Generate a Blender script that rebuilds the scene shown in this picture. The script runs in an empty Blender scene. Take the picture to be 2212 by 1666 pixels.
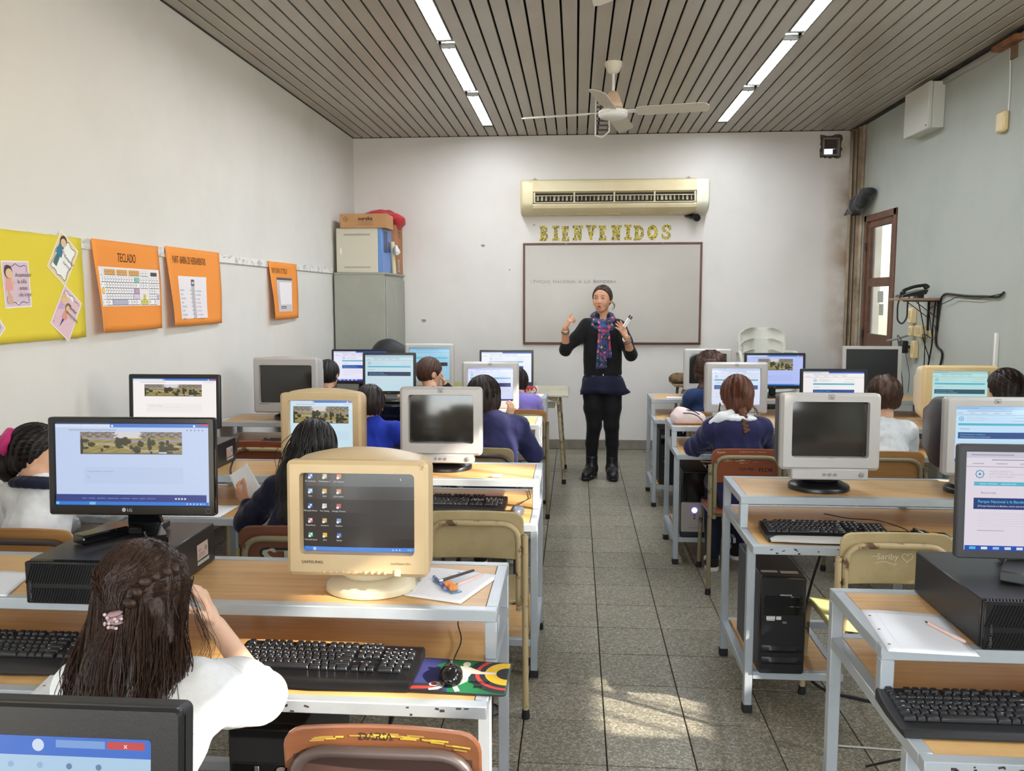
import bpy, math, random
import numpy as np
from mathutils import Vector, Matrix, Euler
random.seed(7); rng = np.random.default_rng(7)
PI = math.pi
SC = bpy.context.scene
COL = SC.collection

# ------------------------------------------------------------------ camera, world, sun, exposure
def setup_camera():
    f, yaw, pitch, roll = 1815.0, .0754, .1039, .0015
    cam = bpy.data.cameras.new('camera'); o = bpy.data.objects.new('camera', cam); COL.objects.link(o)
    cam.sensor_width = 36.0; cam.lens = f / 2212 * 36.0; cam.clip_start = .02
    F = Vector((-math.sin(yaw) * math.cos(pitch), math.cos(yaw) * math.cos(pitch), -math.sin(pitch)))
    R = Vector((math.cos(yaw), math.sin(yaw), 0)); D = F.cross(R)
    c, s = math.cos(roll), math.sin(roll)
    R2 = R * c + D * s; D2 = -R * s + D * c
    m = Matrix((R2, -D2, -F)).transposed().to_4x4(); m.translation = (0, 0, 1.57)
    o.matrix_world = m
    SC.camera = o
setup_camera()

SUN_EL = math.radians(27); SUN_AZ = Vector((-.90, .43, 0)).normalized()
W = bpy.data.worlds.new('sky'); SC.world = W; W.use_nodes = True
_nt = W.node_tree; _nt.nodes.clear()
_sky = _nt.nodes.new('ShaderNodeTexSky'); _sky.sky_type = 'NISHITA'; _sky.sun_disc = False
_sky.sun_elevation = SUN_EL; _sky.sun_rotation = math.atan2(-SUN_AZ.x, -SUN_AZ.y)
_bg = _nt.nodes.new('ShaderNodeBackground'); _bg.inputs[1].default_value = .55
_out = _nt.nodes.new('ShaderNodeOutputWorld')
_nt.links.new(_sky.outputs[0], _bg.inputs[0]); _nt.links.new(_bg.outputs[0], _out.inputs[0])
_s = bpy.data.lights.new('sun', 'SUN'); _s.energy = 9.0; _s.angle = math.radians(.9); _s.color = (1, .93, .82)
_so = bpy.data.objects.new('sun', _s); COL.objects.link(_so)
_dir = (SUN_AZ * math.cos(SUN_EL) + Vector((0, 0, -math.sin(SUN_EL))))
_so.rotation_euler = _dir.to_track_quat('-Z', 'Y').to_euler(); _so.location = (8, -3, 6)

def area(name, loc, direction, sx, sy, power, col=(1, 1, 1)):
    l = bpy.data.lights.new(name, 'AREA'); l.shape = 'RECTANGLE'; l.size = sx; l.size_y = sy; l.energy = power; l.color = col
    o = bpy.data.objects.new(name, l); COL.objects.link(o); o.location = loc
    o.rotation_euler = Vector(direction).to_track_quat('-Z', 'Y').to_euler(); return o
# daylight entering through the window openings of the right wall and the rear wall
area('daylight_right_lower', (2.78, 2.87, 1.41), (-1, 0, .0), 2.5, .30, 34, (.93, .97, 1))
area('daylight_right_upper', (2.78, 2.87, 2.54), (-1, 0, -.2), 2.5, .55, 74, (.93, .97, 1))
area('daylight_rear_window', (-.2, -2.05, 1.75), (0, 1, -.05), 3.6, 1.9, 98, (.95, .98, 1))
SC.view_settings.view_transform = 'Standard'; SC.view_settings.look = 'None'
SC.view_settings.gamma = 1.0; SC.view_settings.use_curve_mapping = False
SC.view_settings.exposure = .57
SC.cycles.max_bounces = 8; SC.cycles.diffuse_bounces = 5; SC.cycles.glossy_bounces = 3
SC.cycles.transmission_bounces = 4; SC.cycles.transparent_max_bounces = 6
SC.cycles.caustics_reflective = False; SC.cycles.caustics_refractive = False
SC.cycles.sample_clamp_indirect = 4.0
SC.cycles.use_denoising = True

# ------------------------------------------------------------------ materials
def lin(c):
    c = [x / 255.0 for x in c[:3]]
    return tuple((x / 12.92 if x <= .04045 else ((x + .055) / 1.055) ** 2.4) for x in c)
_M = {}
def mat(name, col, rough=.5, metal=0.0, var=None, bump=None, emit=0, spec=.5, coat=0, sheen=0, grain=None, trans=0, rnd=0):
    """col sRGB 0-255. var=(colour, noise scale, low, high): patches; grain=(colour, (sx,sy,sz), amount); bump=(scale, strength)"""
    if name in _M: return _M[name]
    m = bpy.data.materials.new(name); m.use_nodes = True; nt = m.node_tree; N = nt.nodes; L = nt.links
    b = N['Principled BSDF']
    def put(k, v):
        if k in b.inputs: b.inputs[k].default_value = v
    c = lin(col) + (1,)
    put('Base Color', c); put('Roughness', rough); put('Metallic', metal); put('Specular IOR Level', spec)
    if coat: put('Coat Weight', coat); put('Coat Roughness', .08)
    if sheen: put('Sheen Weight', sheen); put('Sheen Roughness', .4)
    if trans: put('Transmission Weight', trans)
    if emit: put('Emission Color', c); put('Emission Strength', emit)
    tc = None
    def coord():
        nonlocal tc
        if tc is None: tc = N.new('ShaderNodeTexCoord')
        return tc.outputs['Object']
    cur = None
    if grain:
        mp = N.new('ShaderNodeMapping'); mp.inputs['Scale'].default_value = grain[1]; L.new(coord(), mp.inputs[0])
        nz = N.new('ShaderNodeTexNoise'); nz.inputs['Scale'].default_value = 1.0; nz.inputs['Detail'].default_value = 4; nz.inputs['Distortion'].default_value = .6
        L.new(mp.outputs[0], nz.inputs[0])
        rp = N.new('ShaderNodeMapRange'); rp.inputs[1].default_value = .35; rp.inputs[2].default_value = .7; rp.inputs[4].default_value = grain[2]
        L.new(nz.outputs[0], rp.inputs[0])
        mx = N.new('ShaderNodeMix'); mx.data_type = 'RGBA'; mx.inputs[6].default_value = c; mx.inputs[7].default_value = lin(grain[0]) + (1,)
        L.new(rp.outputs[0], mx.inputs[0]); cur = mx.outputs[2]
    if var:
        nz = N.new('ShaderNodeTexNoise'); nz.inputs['Scale'].default_value = var[1]; nz.inputs['Detail'].default_value = 5; nz.inputs['Roughness'].default_value = .6
        L.new(coord(), nz.inputs[0])
        rp = N.new('ShaderNodeMapRange'); rp.inputs[1].default_value = var[2]; rp.inputs[2].default_value = var[3]; L.new(nz.outputs[0], rp.inputs[0])
        mx = N.new('ShaderNodeMix'); mx.data_type = 'RGBA'; mx.inputs[6].default_value = c; mx.inputs[7].default_value = lin(var[0]) + (1,)
        if cur is not None: L.new(cur, mx.inputs[6])
        L.new(rp.outputs[0], mx.inputs[0]); cur = mx.outputs[2]
    if rnd:
        oi = N.new('ShaderNodeObjectInfo'); hs = N.new('ShaderNodeHueSaturation')
        mr = N.new('ShaderNodeMapRange'); mr.inputs[3].default_value = 1 - rnd; mr.inputs[4].default_value = 1 + rnd
        L.new(oi.outputs['Random'], mr.inputs[0]); L.new(mr.outputs[0], hs.inputs['Value'])
        if cur is not None: L.new(cur, hs.inputs['Color'])
        else: hs.inputs['Color'].default_value = c
        cur = hs.outputs[0]
    if cur is not None: L.new(cur, b.inputs['Base Color'])
    if bump:
        nz = N.new('ShaderNodeTexNoise'); nz.inputs['Scale'].default_value = bump[0]; nz.inputs['Detail'].default_value = 4
        L.new(coord(), nz.inputs[0])
        bp = N.new('ShaderNodeBump'); bp.inputs['Strength'].default_value = bump[1]; bp.inputs['Distance'].default_value = .01
        L.new(nz.outputs[0], bp.inputs['Height']); L.new(bp.outputs[0], b.inputs['Normal'])
    _M[name] = m; return m

def attr_mat(name, emit=0, rough=.7):
    if name in _M: return _M[name]
    m = bpy.data.materials.new(name); m.use_nodes = True; nt = m.node_tree; b = nt.nodes['Principled BSDF']
    a = nt.nodes.new('ShaderNodeAttribute'); a.attribute_name = 'Col'
    b.inputs['Roughness'].default_value = rough
    if emit:
        b.inputs['Base Color'].default_value = (.01, .01, .01, 1); b.inputs['Roughness'].default_value = rough
        nt.links.new(a.outputs[0], b.inputs['Emission Color']); b.inputs['Emission Strength'].default_value = emit
    else: nt.links.new(a.outputs[0], b.inputs['Base Color'])
    _M[name] = m; return m

# ------------------------------------------------------------------ mesh builder
def rotm(rx=0, ry=0, rz=0): return Euler((rx, ry, rz)).to_matrix()
def frame_from(d, up=(0, 0, 1)):
    d = Vector(d).normalized(); u = Vector(up)
    if abs(d.dot(u)) > .98: u = Vector((0, 1, 0))
    x = u.cross(d).normalized(); y = d.cross(x); return x, y, d
_GL = {}
def glyph(ch):
    if ch not in _GL:
        def tri(s):
            cu = bpy.data.curves.new('t', 'FONT'); cu.body = s; cu.size = 1; cu.resolution_u = 3
            ob = bpy.data.objects.new('t', cu); COL.objects.link(ob)
            me = bpy.data.meshes.new_from_object(ob.evaluated_get(bpy.context.evaluated_depsgraph_get()))
            v = [(p.co.x, p.co.y) for p in me.vertices]; f = [tuple(p.vertices) for p in me.polygons]
            bpy.data.objects.remove(ob); bpy.data.curves.remove(cu); bpy.data.meshes.remove(me)
            return v, f
        v, f = tri(ch) if ch != ' ' else ([], [])
        a = max(p[0] for p in tri(ch + '|')[0]) - max(p[0] for p in tri('|')[0])
        _GL[ch] = (v, f, a)
    return _GL[ch]
for _c in "ABCDEFGHIJKLMNOPQRSTUVWXYZabcdefghijklmnopqrstuvwxyz0123456789 .,:-/|": glyph(_c)
def text_w(s, size, sp=1.0): return sum(glyph(c)[2] for c in s) * size * sp

class B:
    def __init__(s): s.v = []; s.f = []; s.m = []
    def add(s, vs, fs, mi=0):
        o = len(s.v); s.v += [tuple(p) for p in vs]; s.f += [tuple(i + o for i in f) for f in fs]; s.m += [mi] * len(fs); return s
    def box(s, c, size, R=None, bev=0, mi=0):
        hx, hy, hz = size[0] / 2, size[1] / 2, size[2] / 2; b = min(bev, hx * .9, hy * .9, hz * .9); H = (hx, hy, hz)
        vs = []; idx = {}; fs = []
        sg = [(x, y, z) for x in (-1, 1) for y in (-1, 1) for z in (-1, 1)]
        if b <= 0:
            vs = [(x * hx, y * hy, z * hz) for x, y, z in sg]
            fs = [(0, 1, 3, 2), (4, 6, 7, 5), (0, 4, 5, 1), (2, 3, 7, 6), (0, 2, 6, 4), (1, 5, 7, 3)]
        else:
            for q in sg:
                for a in range(3):
                    idx[q, a] = len(vs); vs.append(tuple(q[i] * (H[i] - (0 if i == a else b)) for i in range(3)))
            for a in range(3):
                u, w = [i for i in range(3) if i != a]
                for sa in (-1, 1):
                    r = []
                    for su, sw in ((-1, -1), (1, -1), (1, 1), (-1, 1)):
                        q = [0] * 3; q[a] = sa; q[u] = su; q[w] = sw; r.append(idx[tuple(q), a])
                    fs.append(tuple(r))
            for a in range(3):
                u, w = [i for i in range(3) if i != a]
                for su in (-1, 1):
                    for sw in (-1, 1):
                        q0 = [0] * 3; q0[a] = -1; q0[u] = su; q0[w] = sw; q1 = list(q0); q1[a] = 1
                        fs.append((idx[tuple(q0), u], idx[tuple(q1), u], idx[tuple(q1), w], idx[tuple(q0), w]))
            for q in sg: fs.append((idx[q, 0], idx[q, 1], idx[q, 2]))
            out = []
            for f in fs:
                p = [Vector(vs[i]) for i in f]; n = (p[1] - p[0]).cross(p[2] - p[0]); cc = sum(p, Vector()) / len(p)
                out.append(f if n.dot(cc) > 0 else f[::-1])
            fs = out
        c = Vector(c)
        vs = [(R @ Vector(p) if R else Vector(p)) + c for p in vs]
        return s.add(vs, fs, mi)
    def bar(s, p0, p1, w, h, up=(0, 0, 1), bev=.002, mi=0):
        p0, p1 = Vector(p0), Vector(p1); x, y, d = frame_from(p1 - p0, up)
        return s.box((p0 + p1) / 2, (w, h, (p1 - p0).length), Matrix((x, y, d)).transposed(), bev, mi)
    def loft(s, rings, cap=True, mi=0, closed=True):
        n = len(rings[0]); vs = [p for r in rings for p in r]; fs = []
        for i in range(len(rings) - 1):
            for j in range(n if closed else n - 1):
                k = (j + 1) % n; fs.append((i * n + j, i * n + k, (i + 1) * n + k, (i + 1) * n + j))
        if cap: fs.append(tuple(range(n))[::-1]); fs.append(tuple(range((len(rings) - 1) * n, len(rings) * n)))
        return s.add(vs, fs, mi)
    def tube(s, pts, r, n=8, cap=True, mi=0, closed=False):
        pts = [Vector(p) for p in pts]; rr = r if isinstance(r, (list, tuple)) else [r] * len(pts)
        rings = []; px = None
        for i, p in enumerate(pts):
            d = (pts[(i + 1) % len(pts)] - pts[i - 1]) if closed else (pts[min(i + 1, len(pts) - 1)] - pts[max(i - 1, 0)])
            if d.length < 1e-9: d = Vector((0, 0, 1))
            d.normalize()
            if px is None: x = frame_from(d)[0]
            else:
                x = px - d * px.dot(d)
                x = x.normalized() if x.length > 1e-6 else frame_from(d)[0]
            px = x; y = d.cross(x)
            rings.append([p + (x * math.cos(2 * PI * k / n) + y * math.sin(2 * PI * k / n)) * rr[i] for k in range(n)])
        if closed: rings.append(rings[0]); cap = False
        return s.loft(rings, cap, mi)
    def cyl(s, p0, p1, r0, r1=None, n=16, mi=0): return s.tube([p0, p1], [r0, r0 if r1 is None else r1], n, True, mi)
    def lathe(s, prof, c=(0, 0, 0), R=None, n=24, mi=0, sx=1, sy=1):
        c = Vector(c); rings = []
        for r, z in prof:
            ring = [Vector((r * sx * math.cos(2 * PI * k / n), r * sy * math.sin(2 * PI * k / n), z)) for k in range(n)]
            rings.append([(R @ p if R else p) + c for p in ring])
        return s.loft(rings, True, mi)
    def prism(s, poly, d0, d1, T=None, mi=0):
        """poly in local xy (counter-clockwise), extruded along local z from d0 to d1"""
        n = len(poly); T = T or Matrix.Identity(4)
        vs = [T @ Vector((x, y, d0)) for x, y in poly] + [T @ Vector((x, y, d1)) for x, y in poly]
        fs = [tuple(range(n))[::-1], tuple(range(n, 2 * n))] + [(i, (i + 1) % n, n + (i + 1) % n, n + i) for i in range(n)]
        return s.add(vs, fs, mi)
    def ball(s, c, r, n=12, m=8, R=None, mi=0):
        r = (r, r, r) if not isinstance(r, (tuple, list)) else r; c = Vector(c); rings = []
        for i in range(m + 1):
            t = PI * i / m; z = -math.cos(t); q = max(math.sin(t), 1e-3)
            ring = [Vector((q * math.cos(2 * PI * k / n) * r[0], q * math.sin(2 * PI * k / n) * r[1], z * r[2])) for k in range(n)]
            rings.append([(R @ p if R else p) + c for p in ring])
        return s.loft(rings, True, mi)
    def text(s, st, size, T, mi=0, sp=1.0, bold=False):
        x = 0
        for ch in st:
            v, f, a = glyph(ch)
            for dx in ((0, .03) if bold else (0,)):
                s.add([T @ Vector((x + (p[0] * sp + dx) * size, p[1] * size, dx * .001)) for p in v], f, mi)
            x += a * size * sp
        return s
    def xf(s, M):
        s.v = [tuple(M @ Vector(p)) for p in s.v]; return s

def rrect(w, h, r, n=5, cx=0, cy=0):
    r = min(r, w / 2 - 1e-5, h / 2 - 1e-5); o = []
    for ax, ay, a0 in ((w / 2 - r, h / 2 - r, 0), (-w / 2 + r, h / 2 - r, PI / 2), (-w / 2 + r, -h / 2 + r, PI), (w / 2 - r, -h / 2 + r, 1.5 * PI)):
        for k in range(n): a = a0 + PI / 2 * k / (n - 1); o.append((cx + ax + r * math.cos(a), cy + ay + r * math.sin(a)))
    return o
def fillet(pts, r, n=5, closed=False):
    """polyline with rounded corners"""
    P = [Vector(p) for p in pts]; out = []; N = len(P)
    for i in range(N):
        if not closed and i in (0, N - 1): out.append(P[i]); continue
        a, b, c = P[i - 1], P[i], P[(i + 1) % N]; u = (a - b); w = (c - b); d = min(r, u.length * .49, w.length * .49)
        p0 = b + u.normalized() * d; p1 = b + w.normalized() * d
        for k in range(n + 1): t = k / n; out.append(p0 * (1 - t) ** 2 + b * 2 * t * (1 - t) + p1 * t * t)
    return out

def mesh_from(name, b, mats, smooth=40):
    me = bpy.data.meshes.new(name); me.from_pydata(b.v, [], b.f)
    for m in (mats if isinstance(mats, (list, tuple)) else [mats]): me.materials.append(m)
    if any(b.m): me.polygons.foreach_set('material_index', b.m)
    if smooth:
        me.polygons.foreach_set('use_smooth', [True] * len(me.polygons)); me.set_sharp_from_angle(angle=math.radians(smooth))
    me.update(); return me
def link(name, me, parent=None, loc=(0, 0, 0), rot=(0, 0, 0)):
    o = bpy.data.objects.new(name, me); COL.objects.link(o); o.location = loc; o.rotation_euler = rot
    if parent is not None: o.parent = parent
    return o
def obj(name, b, mats, parent=None, loc=(0, 0, 0), rot=(0, 0, 0), smooth=40):
    return link(name, mesh_from(name, b, mats, smooth), parent, loc, rot)
def tag(o, label, cat, group=None):
    o['label'] = label; o['category'] = cat
    if group: o['group'] = group
    return o
def thing(name, label, cat, loc=(0, 0, 0), rz=0, group=None, rot=None):
    o = link(name, None, None, loc, rot or (0, 0, rz)); o.empty_display_size = .1; return tag(o, label, cat, group)
def struct(o): o['kind'] = 'structure'; return o
def stuff(o): o['kind'] = 'stuff'; return o
def dup(root, loc, rz, label=None, group=None, parent=None):
    r = root.copy(); COL.objects.link(r)
    if parent is None:
        r.location = loc; r.rotation_euler = (0, 0, rz)
        if label: r['label'] = label
        if group: r['group'] = group
    else: r.parent = parent
    for ch in list(root.children): dup(ch, None, None, parent=r)
    return r

class Print:
    """flat coloured print or screen picture: shapes stacked in thin layers; f(u, v, d) maps to 3-D (u right, v up, d out)"""
    def __init__(s, f, step=.00012, cell=None): s.f = f; s.v = []; s.fc = []; s.c = []; s.d = 0; s.step = step; s.cell = cell
    def _add(s, vs, fs, col):
        o = len(s.v); s.v += [tuple(s.f(u, v, s.d)) for u, v in vs]; s.fc += [tuple(i + o for i in f) for f in fs]
        s.c += [lin(col)] * len(fs); s.d += s.step
    def at(s, d): s.d = d
    def rect(s, x0, y0, x1, y1, col, nx=None, ny=None):
        if s.cell: nx = nx or max(1, math.ceil(abs(x1 - x0) / s.cell)); ny = ny or max(1, math.ceil(abs(y1 - y0) / s.cell))
        nx = nx or 1; ny = ny or 1
        vs = [(x0 + (x1 - x0) * i / nx, y0 + (y1 - y0) * j / ny) for j in range(ny + 1) for i in range(nx + 1)]
        s._add(vs, [(j * (nx + 1) + i, j * (nx + 1) + i + 1, (j + 1) * (nx + 1) + i + 1, (j + 1) * (nx + 1) + i) for j in range(ny) for i in range(nx)], col)
    def poly(s, pts, col): s._add(pts, [tuple(range(len(pts)))], col)
    def disc(s, x, y, rx, ry, col, n=16): s.poly([(x + rx * math.cos(2 * PI * k / n), y + ry * math.sin(2 * PI * k / n)) for k in range(n)], col)
    def ring(s, x, y, r0, r1, col, n=24, pts=None):
        vs = []
        for k in range(n):
            a = 2 * PI * k / n; vs += [(x + r0 * math.cos(a), y + r0 * math.sin(a)), (x + r1 * math.cos(a), y + r1 * math.sin(a))]
        s._add(vs, [(2 * k, 2 * k + 1, (2 * k + 3) % (2 * n), (2 * k + 2) % (2 * n)) for k in range(n)], col)
    def line(s, pts, w, col):
        vs = []; 
        for i, p in enumerate(pts):
            a = Vector(pts[max(i - 1, 0)]); b = Vector(pts[min(i + 1, len(pts) - 1)]); d = (b - a); d = d.normalized() if d.length else Vector((1, 0)); n = Vector((-d.y, d.x)) * w / 2
            p = Vector(p); vs += [p + n, p - n]
        s._add(vs, [(2 * i, 2 * i + 1, 2 * i + 3, 2 * i + 2) for i in range(len(pts) - 1)], col)
    def frame(s, x0, y0, x1, y1, w, col): s.line([(x0, y0), (x1, y0), (x1, y1), (x0, y1), (x0, y0)], w, col)
    def text(s, x, y, st, size, col, sp=1.0, al=0, bold=0):
        w = text_w(st, size, sp); x -= w * al; vs = []; fs = []
        for ch in st:
            v, f, a = glyph(ch)
            for dx in ((0, bold / 2, bold) if bold else (0,)):
                o = len(vs); vs += [(x + (p[0] + dx) * size * sp, y + p[1] * size) for p in v]; fs += [tuple(i + o for i in q) for q in f]
            x += a * size * sp
        if vs: s._add(vs, fs, col)
    def grid(s, x0, y0, x1, y1, nx, ny, fn):
        vs = [(x0 + (x1 - x0) * i / nx, y0 + (y1 - y0) * j / ny) for j in range(ny + 1) for i in range(nx + 1)]
        o = len(s.v); s.v += [tuple(s.f(u, v, s.d)) for u, v in vs]
        for j in range(ny):
            for i in range(nx):
                s.fc.append(tuple(o + k for k in (j * (nx + 1) + i, j * (nx + 1) + i + 1, (j + 1) * (nx + 1) + i + 1, (j + 1) * (nx + 1) + i)))
                s.c.append(lin(fn((i + .5) / nx, (j + .5) / ny)))
        s.d += s.step
    def obj(s, name, m, parent=None, loc=(0, 0, 0), rot=(0, 0, 0)):
        me = bpy.data.meshes.new(name); me.from_pydata(s.v, [], s.fc); me.materials.append(m)
        a = me.color_attributes.new('Col', 'FLOAT_COLOR', 'CORNER')
        cols = np.array([c + (1,) for c, f in zip(s.c, s.fc) for _ in f], dtype=np.float32); a.data.foreach_set('color', cols.ravel())
        me.update(); return link(name, me, parent, loc, rot)
# ------------------------------------------------------------------ soft shapes: signed distance field + surface nets
def wob(x, y, z, seed, fr):
    q = np.random.default_rng(seed); s = 0
    for i in range(7):
        d = q.normal(size=3); d /= np.linalg.norm(d); f = fr * (0.7 + 1.3 * i / 6); s = s + np.sin((x * d[0] + y * d[1] + z * d[2]) * f + q.uniform(0, 6.28)) / (1 + .5 * i)
    return s / 2.6
class SDF:
    def __init__(s, lo, hi, h):
        s.lo = np.array(lo, float); s.h = h; s.n = np.ceil((np.array(hi, float) - s.lo) / h).astype(int) + 1
        s.D = np.full(s.n, .06, np.float32)
    def _reg(s, lo, hi, m):
        a = np.clip(np.floor((np.array(lo) - m - s.lo) / s.h).astype(int), 0, s.n - 1); b = np.clip(np.ceil((np.array(hi) + m - s.lo) / s.h).astype(int) + 1, 1, s.n)
        sl = tuple(slice(i, max(i + 1, j)) for i, j in zip(a, b))
        g = [(s.lo[k] + s.h * np.arange(sl[k].start, sl[k].stop)).astype(np.float32) for k in range(3)]
        return sl, g[0][:, None, None], g[1][None, :, None], g[2][None, None, :]
    def _un(s, sl, d, k, sub=False):
        A = s.D[sl]
        if sub:
            h = np.maximum(k - np.abs(A + d), 0) / k; s.D[sl] = np.maximum(A, -d) + h * h * k * .25
        else:
            h = np.maximum(k - np.abs(A - d), 0) / k; s.D[sl] = np.minimum(A, d) - h * h * k * .25
    def cap(s, a, b, ra, rb=None, k=.015, flat=None, sub=False):
        """tapered capsule; flat=(axis, factor) squashes it along an axis"""
        rb = ra if rb is None else rb; a, b = np.array(a, float), np.array(b, float); R = max(ra, rb)
        sl, X, Y, Z = s._reg(np.minimum(a, b) - R, np.maximum(a, b) + R, k + .012)
        ab = b - a; L = max(ab @ ab, 1e-12); px, py, pz = X - a[0], Y - a[1], Z - a[2]
        t = np.clip((px * ab[0] + py * ab[1] + pz * ab[2]) / L, 0, 1); qx, qy, qz = px - t * ab[0], py - t * ab[1], pz - t * ab[2]
        d2 = qx * qx + qy * qy + qz * qz; f = 1
        if flat:
            n = np.array(flat[0], float); n /= np.linalg.norm(n); f = flat[1]; c = qx * n[0] + qy * n[1] + qz * n[2]; d2 = d2 + (f * f - 1) * c * c
        s._un(sl, np.sqrt(d2) - (ra + (rb - ra) * t), k, sub); return s
    def ell(s, c, r, R=None, k=.015, sub=False):
        c = np.array(c, float); r = np.array(r if isinstance(r, (list, tuple, np.ndarray)) else (r,) * 3, float); M = max(r)
        e = r if R is None else np.full(3, M)
        sl, X, Y, Z = s._reg(c - e, c + e, k + .012); p = [X - c[0], Y - c[1], Z - c[2]]
        if R is not None:
            R = np.array(R); p = [p[0] * R[0, i] + p[1] * R[1, i] + p[2] * R[2, i] for i in range(3)]
        k0 = np.sqrt(sum((p[i] / r[i]) ** 2 for i in range(3))); k1 = np.sqrt(sum((p[i] / r[i] ** 2) ** 2 for i in range(3))) + 1e-6
        s._un(sl, k0 * (k0 - 1) / k1, k, sub); return s
    def chain(s, pts, rs, k=.015, flat=None):
        for i in range(len(pts) - 1): s.cap(pts[i], pts[i + 1], rs[i], rs[i + 1], k, flat)
        return s
    def cut(s, p, n, k=.006):
        """remove the side that n points to"""
        p = np.array(p, float); n = np.array(n, float); n /= np.linalg.norm(n); sl, X, Y, Z = s._reg(s.lo, s.lo + s.h * s.n, 0)
        d = (X - p[0]) * n[0] + (Y - p[1]) * n[1] + (Z - p[2]) * n[2]; A = s.D; h = np.maximum(k - np.abs(A - d), 0) / k
        s.D = (np.maximum(A, d) + h * h * k * .25).astype(np.float32); return s
    def disp(s, fn):
        sl, X, Y, Z = s._reg(s.lo, s.lo + s.h * s.n, 0); s.D = (s.D + fn(X, Y, Z)).astype(np.float32); return s
    def mesh(s):
        D = s.D; S = D < 0; nx, ny, nz = D.shape; c = np.zeros((nx - 1, ny - 1, nz - 1), np.int8); off = [(i, j, k) for i in (0, 1) for j in (0, 1) for k in (0, 1)]
        for o in off: c += S[o[0]:nx - 1 + o[0], o[1]:ny - 1 + o[1], o[2]:nz - 1 + o[2]]
        act = (c > 0) & (c < 8); ijk = np.argwhere(act); idx = np.full(act.shape, -1, np.int32); idx[act] = np.arange(len(ijk))
        acc = np.zeros((len(ijk), 3)); cnt = np.zeros(len(ijk))
        for a in off:
            for ax in range(3):
                if a[ax]: continue
                b = list(a); b[ax] = 1; da = D[tuple((ijk + a).T)]; db = D[tuple((ijk + b).T)]; m = (da < 0) != (db < 0)
                t = np.where(m, da / np.where(m, da - db, 1), 0); p = np.array(a, float)[None] + np.zeros((len(ijk), 3)); p[:, ax] = t
                acc += p * m[:, None]; cnt += m
        V = s.lo + s.h * (ijk + acc / cnt[:, None]); F = []
        for ax in range(3):
            u, w = [(1, 2), (2, 0), (0, 1)][ax]; sl0 = [slice(1, -1)] * 3; sl1 = [slice(1, -1)] * 3; sl0[ax] = slice(0, -1); sl1[ax] = slice(1, None)
            A, Bv = S[tuple(sl0)], S[tuple(sl1)]; e = np.argwhere(A != Bv)
            if not len(e): continue
            up = A[tuple(e.T)]; base = e + 1; base[:, ax] -= 1; q = []
            for du, dw in ((-1, -1), (0, -1), (0, 0), (-1, 0)):
                o = base.copy(); o[:, u] += du; o[:, w] += dw; q.append(idx[tuple(o.T)])
            q = np.stack(q, 1); q[~up] = q[~up][:, ::-1]; F.append(q)
        return V, (np.concatenate(F) if F else np.zeros((0, 4), int))
    def obj(s, name, m, parent=None, base=(0, 0, 0), matfn=None):
        V, F = s.mesh(); V = V - np.array(base); me = bpy.data.meshes.new(name); me.vertices.add(len(V)); me.vertices.foreach_set('co', V.astype(np.float32).ravel())
        me.loops.add(F.size); me.loops.foreach_set('vertex_index', F.astype(np.int32).ravel()); me.polygons.add(len(F))
        me.polygons.foreach_set('loop_start', np.arange(0, F.size, 4, dtype=np.int32)); me.polygons.foreach_set('use_smooth', np.ones(len(F), bool))
        for q in (m if isinstance(m, (list, tuple)) else [m]): me.materials.append(q)
        if matfn is not None: me.polygons.foreach_set('material_index', matfn(V[F].mean(1) + np.array(base)).astype(np.int32))
        me.update(calc_edges=True); me.validate(); return link(name, me, parent, (0, 0, 0) if parent is not None else base)
# ------------------------------------------------------------------ room shell
XL, XR, YB, YF, ZC = -2.29, 2.72, 8.70, -2.2, 3.205
def stained(name, col, stain, axis_fn):
    """plaster paint with faint mottling and brown damp stain towards the back right corner"""
    m = mat(name, col, .85, var=(tuple(max(0, c - 9) for c in col), 1.3, .45, .75), bump=(60, .05), spec=.25)
    nt = m.node_tree; N = nt.nodes; L = nt.links; b = N['Principled BSDF']; src = b.inputs['Base Color'].links[0].from_socket
    g = N.new('ShaderNodeNewGeometry'); sp = N.new('ShaderNodeSeparateXYZ'); L.new(g.outputs['Position'], sp.inputs[0])
    nz = N.new('ShaderNodeTexNoise'); nz.inputs['Scale'].default_value = 3.5; nz.inputs['Detail'].default_value = 6; L.new(g.outputs['Position'], nz.inputs[0])
    a, lo, hi = axis_fn
    mr = N.new('ShaderNodeMapRange'); mr.inputs[1].default_value = lo; mr.inputs[2].default_value = hi; L.new(sp.outputs[a], mr.inputs[0])
    mu = N.new('ShaderNodeMath'); mu.operation = 'MULTIPLY'; L.new(mr.outputs[0], mu.inputs[0])
    m2 = N.new('ShaderNodeMapRange'); m2.inputs[1].default_value = .3; m2.inputs[2].default_value = .65; L.new(nz.outputs[0], m2.inputs[0]); L.new(m2.outputs[0], mu.inputs[1])
    mx = N.new('ShaderNodeMix'); mx.data_type = 'RGBA'; mx.inputs[7].default_value = lin(stain) + (1,); L.new(src, mx.inputs[6]); L.new(mu.outputs[0], mx.inputs[0])
    L.new(mx.outputs[2], b.inputs['Base Color']); return m
M_wall = mat('white_plaster', (221, 218, 211), .85, var=((212, 209, 201), 1.2, .45, .75), bump=(60, .05), spec=.25)
M_wallb = stained('white_plaster_stained_back', (226, 221, 214), (150, 122, 88), (0, 2.45, 2.72))
M_wallr = stained('white_plaster_stained_right', (176, 180, 171), (118, 98, 74), (1, 7.95, 8.7))

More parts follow.
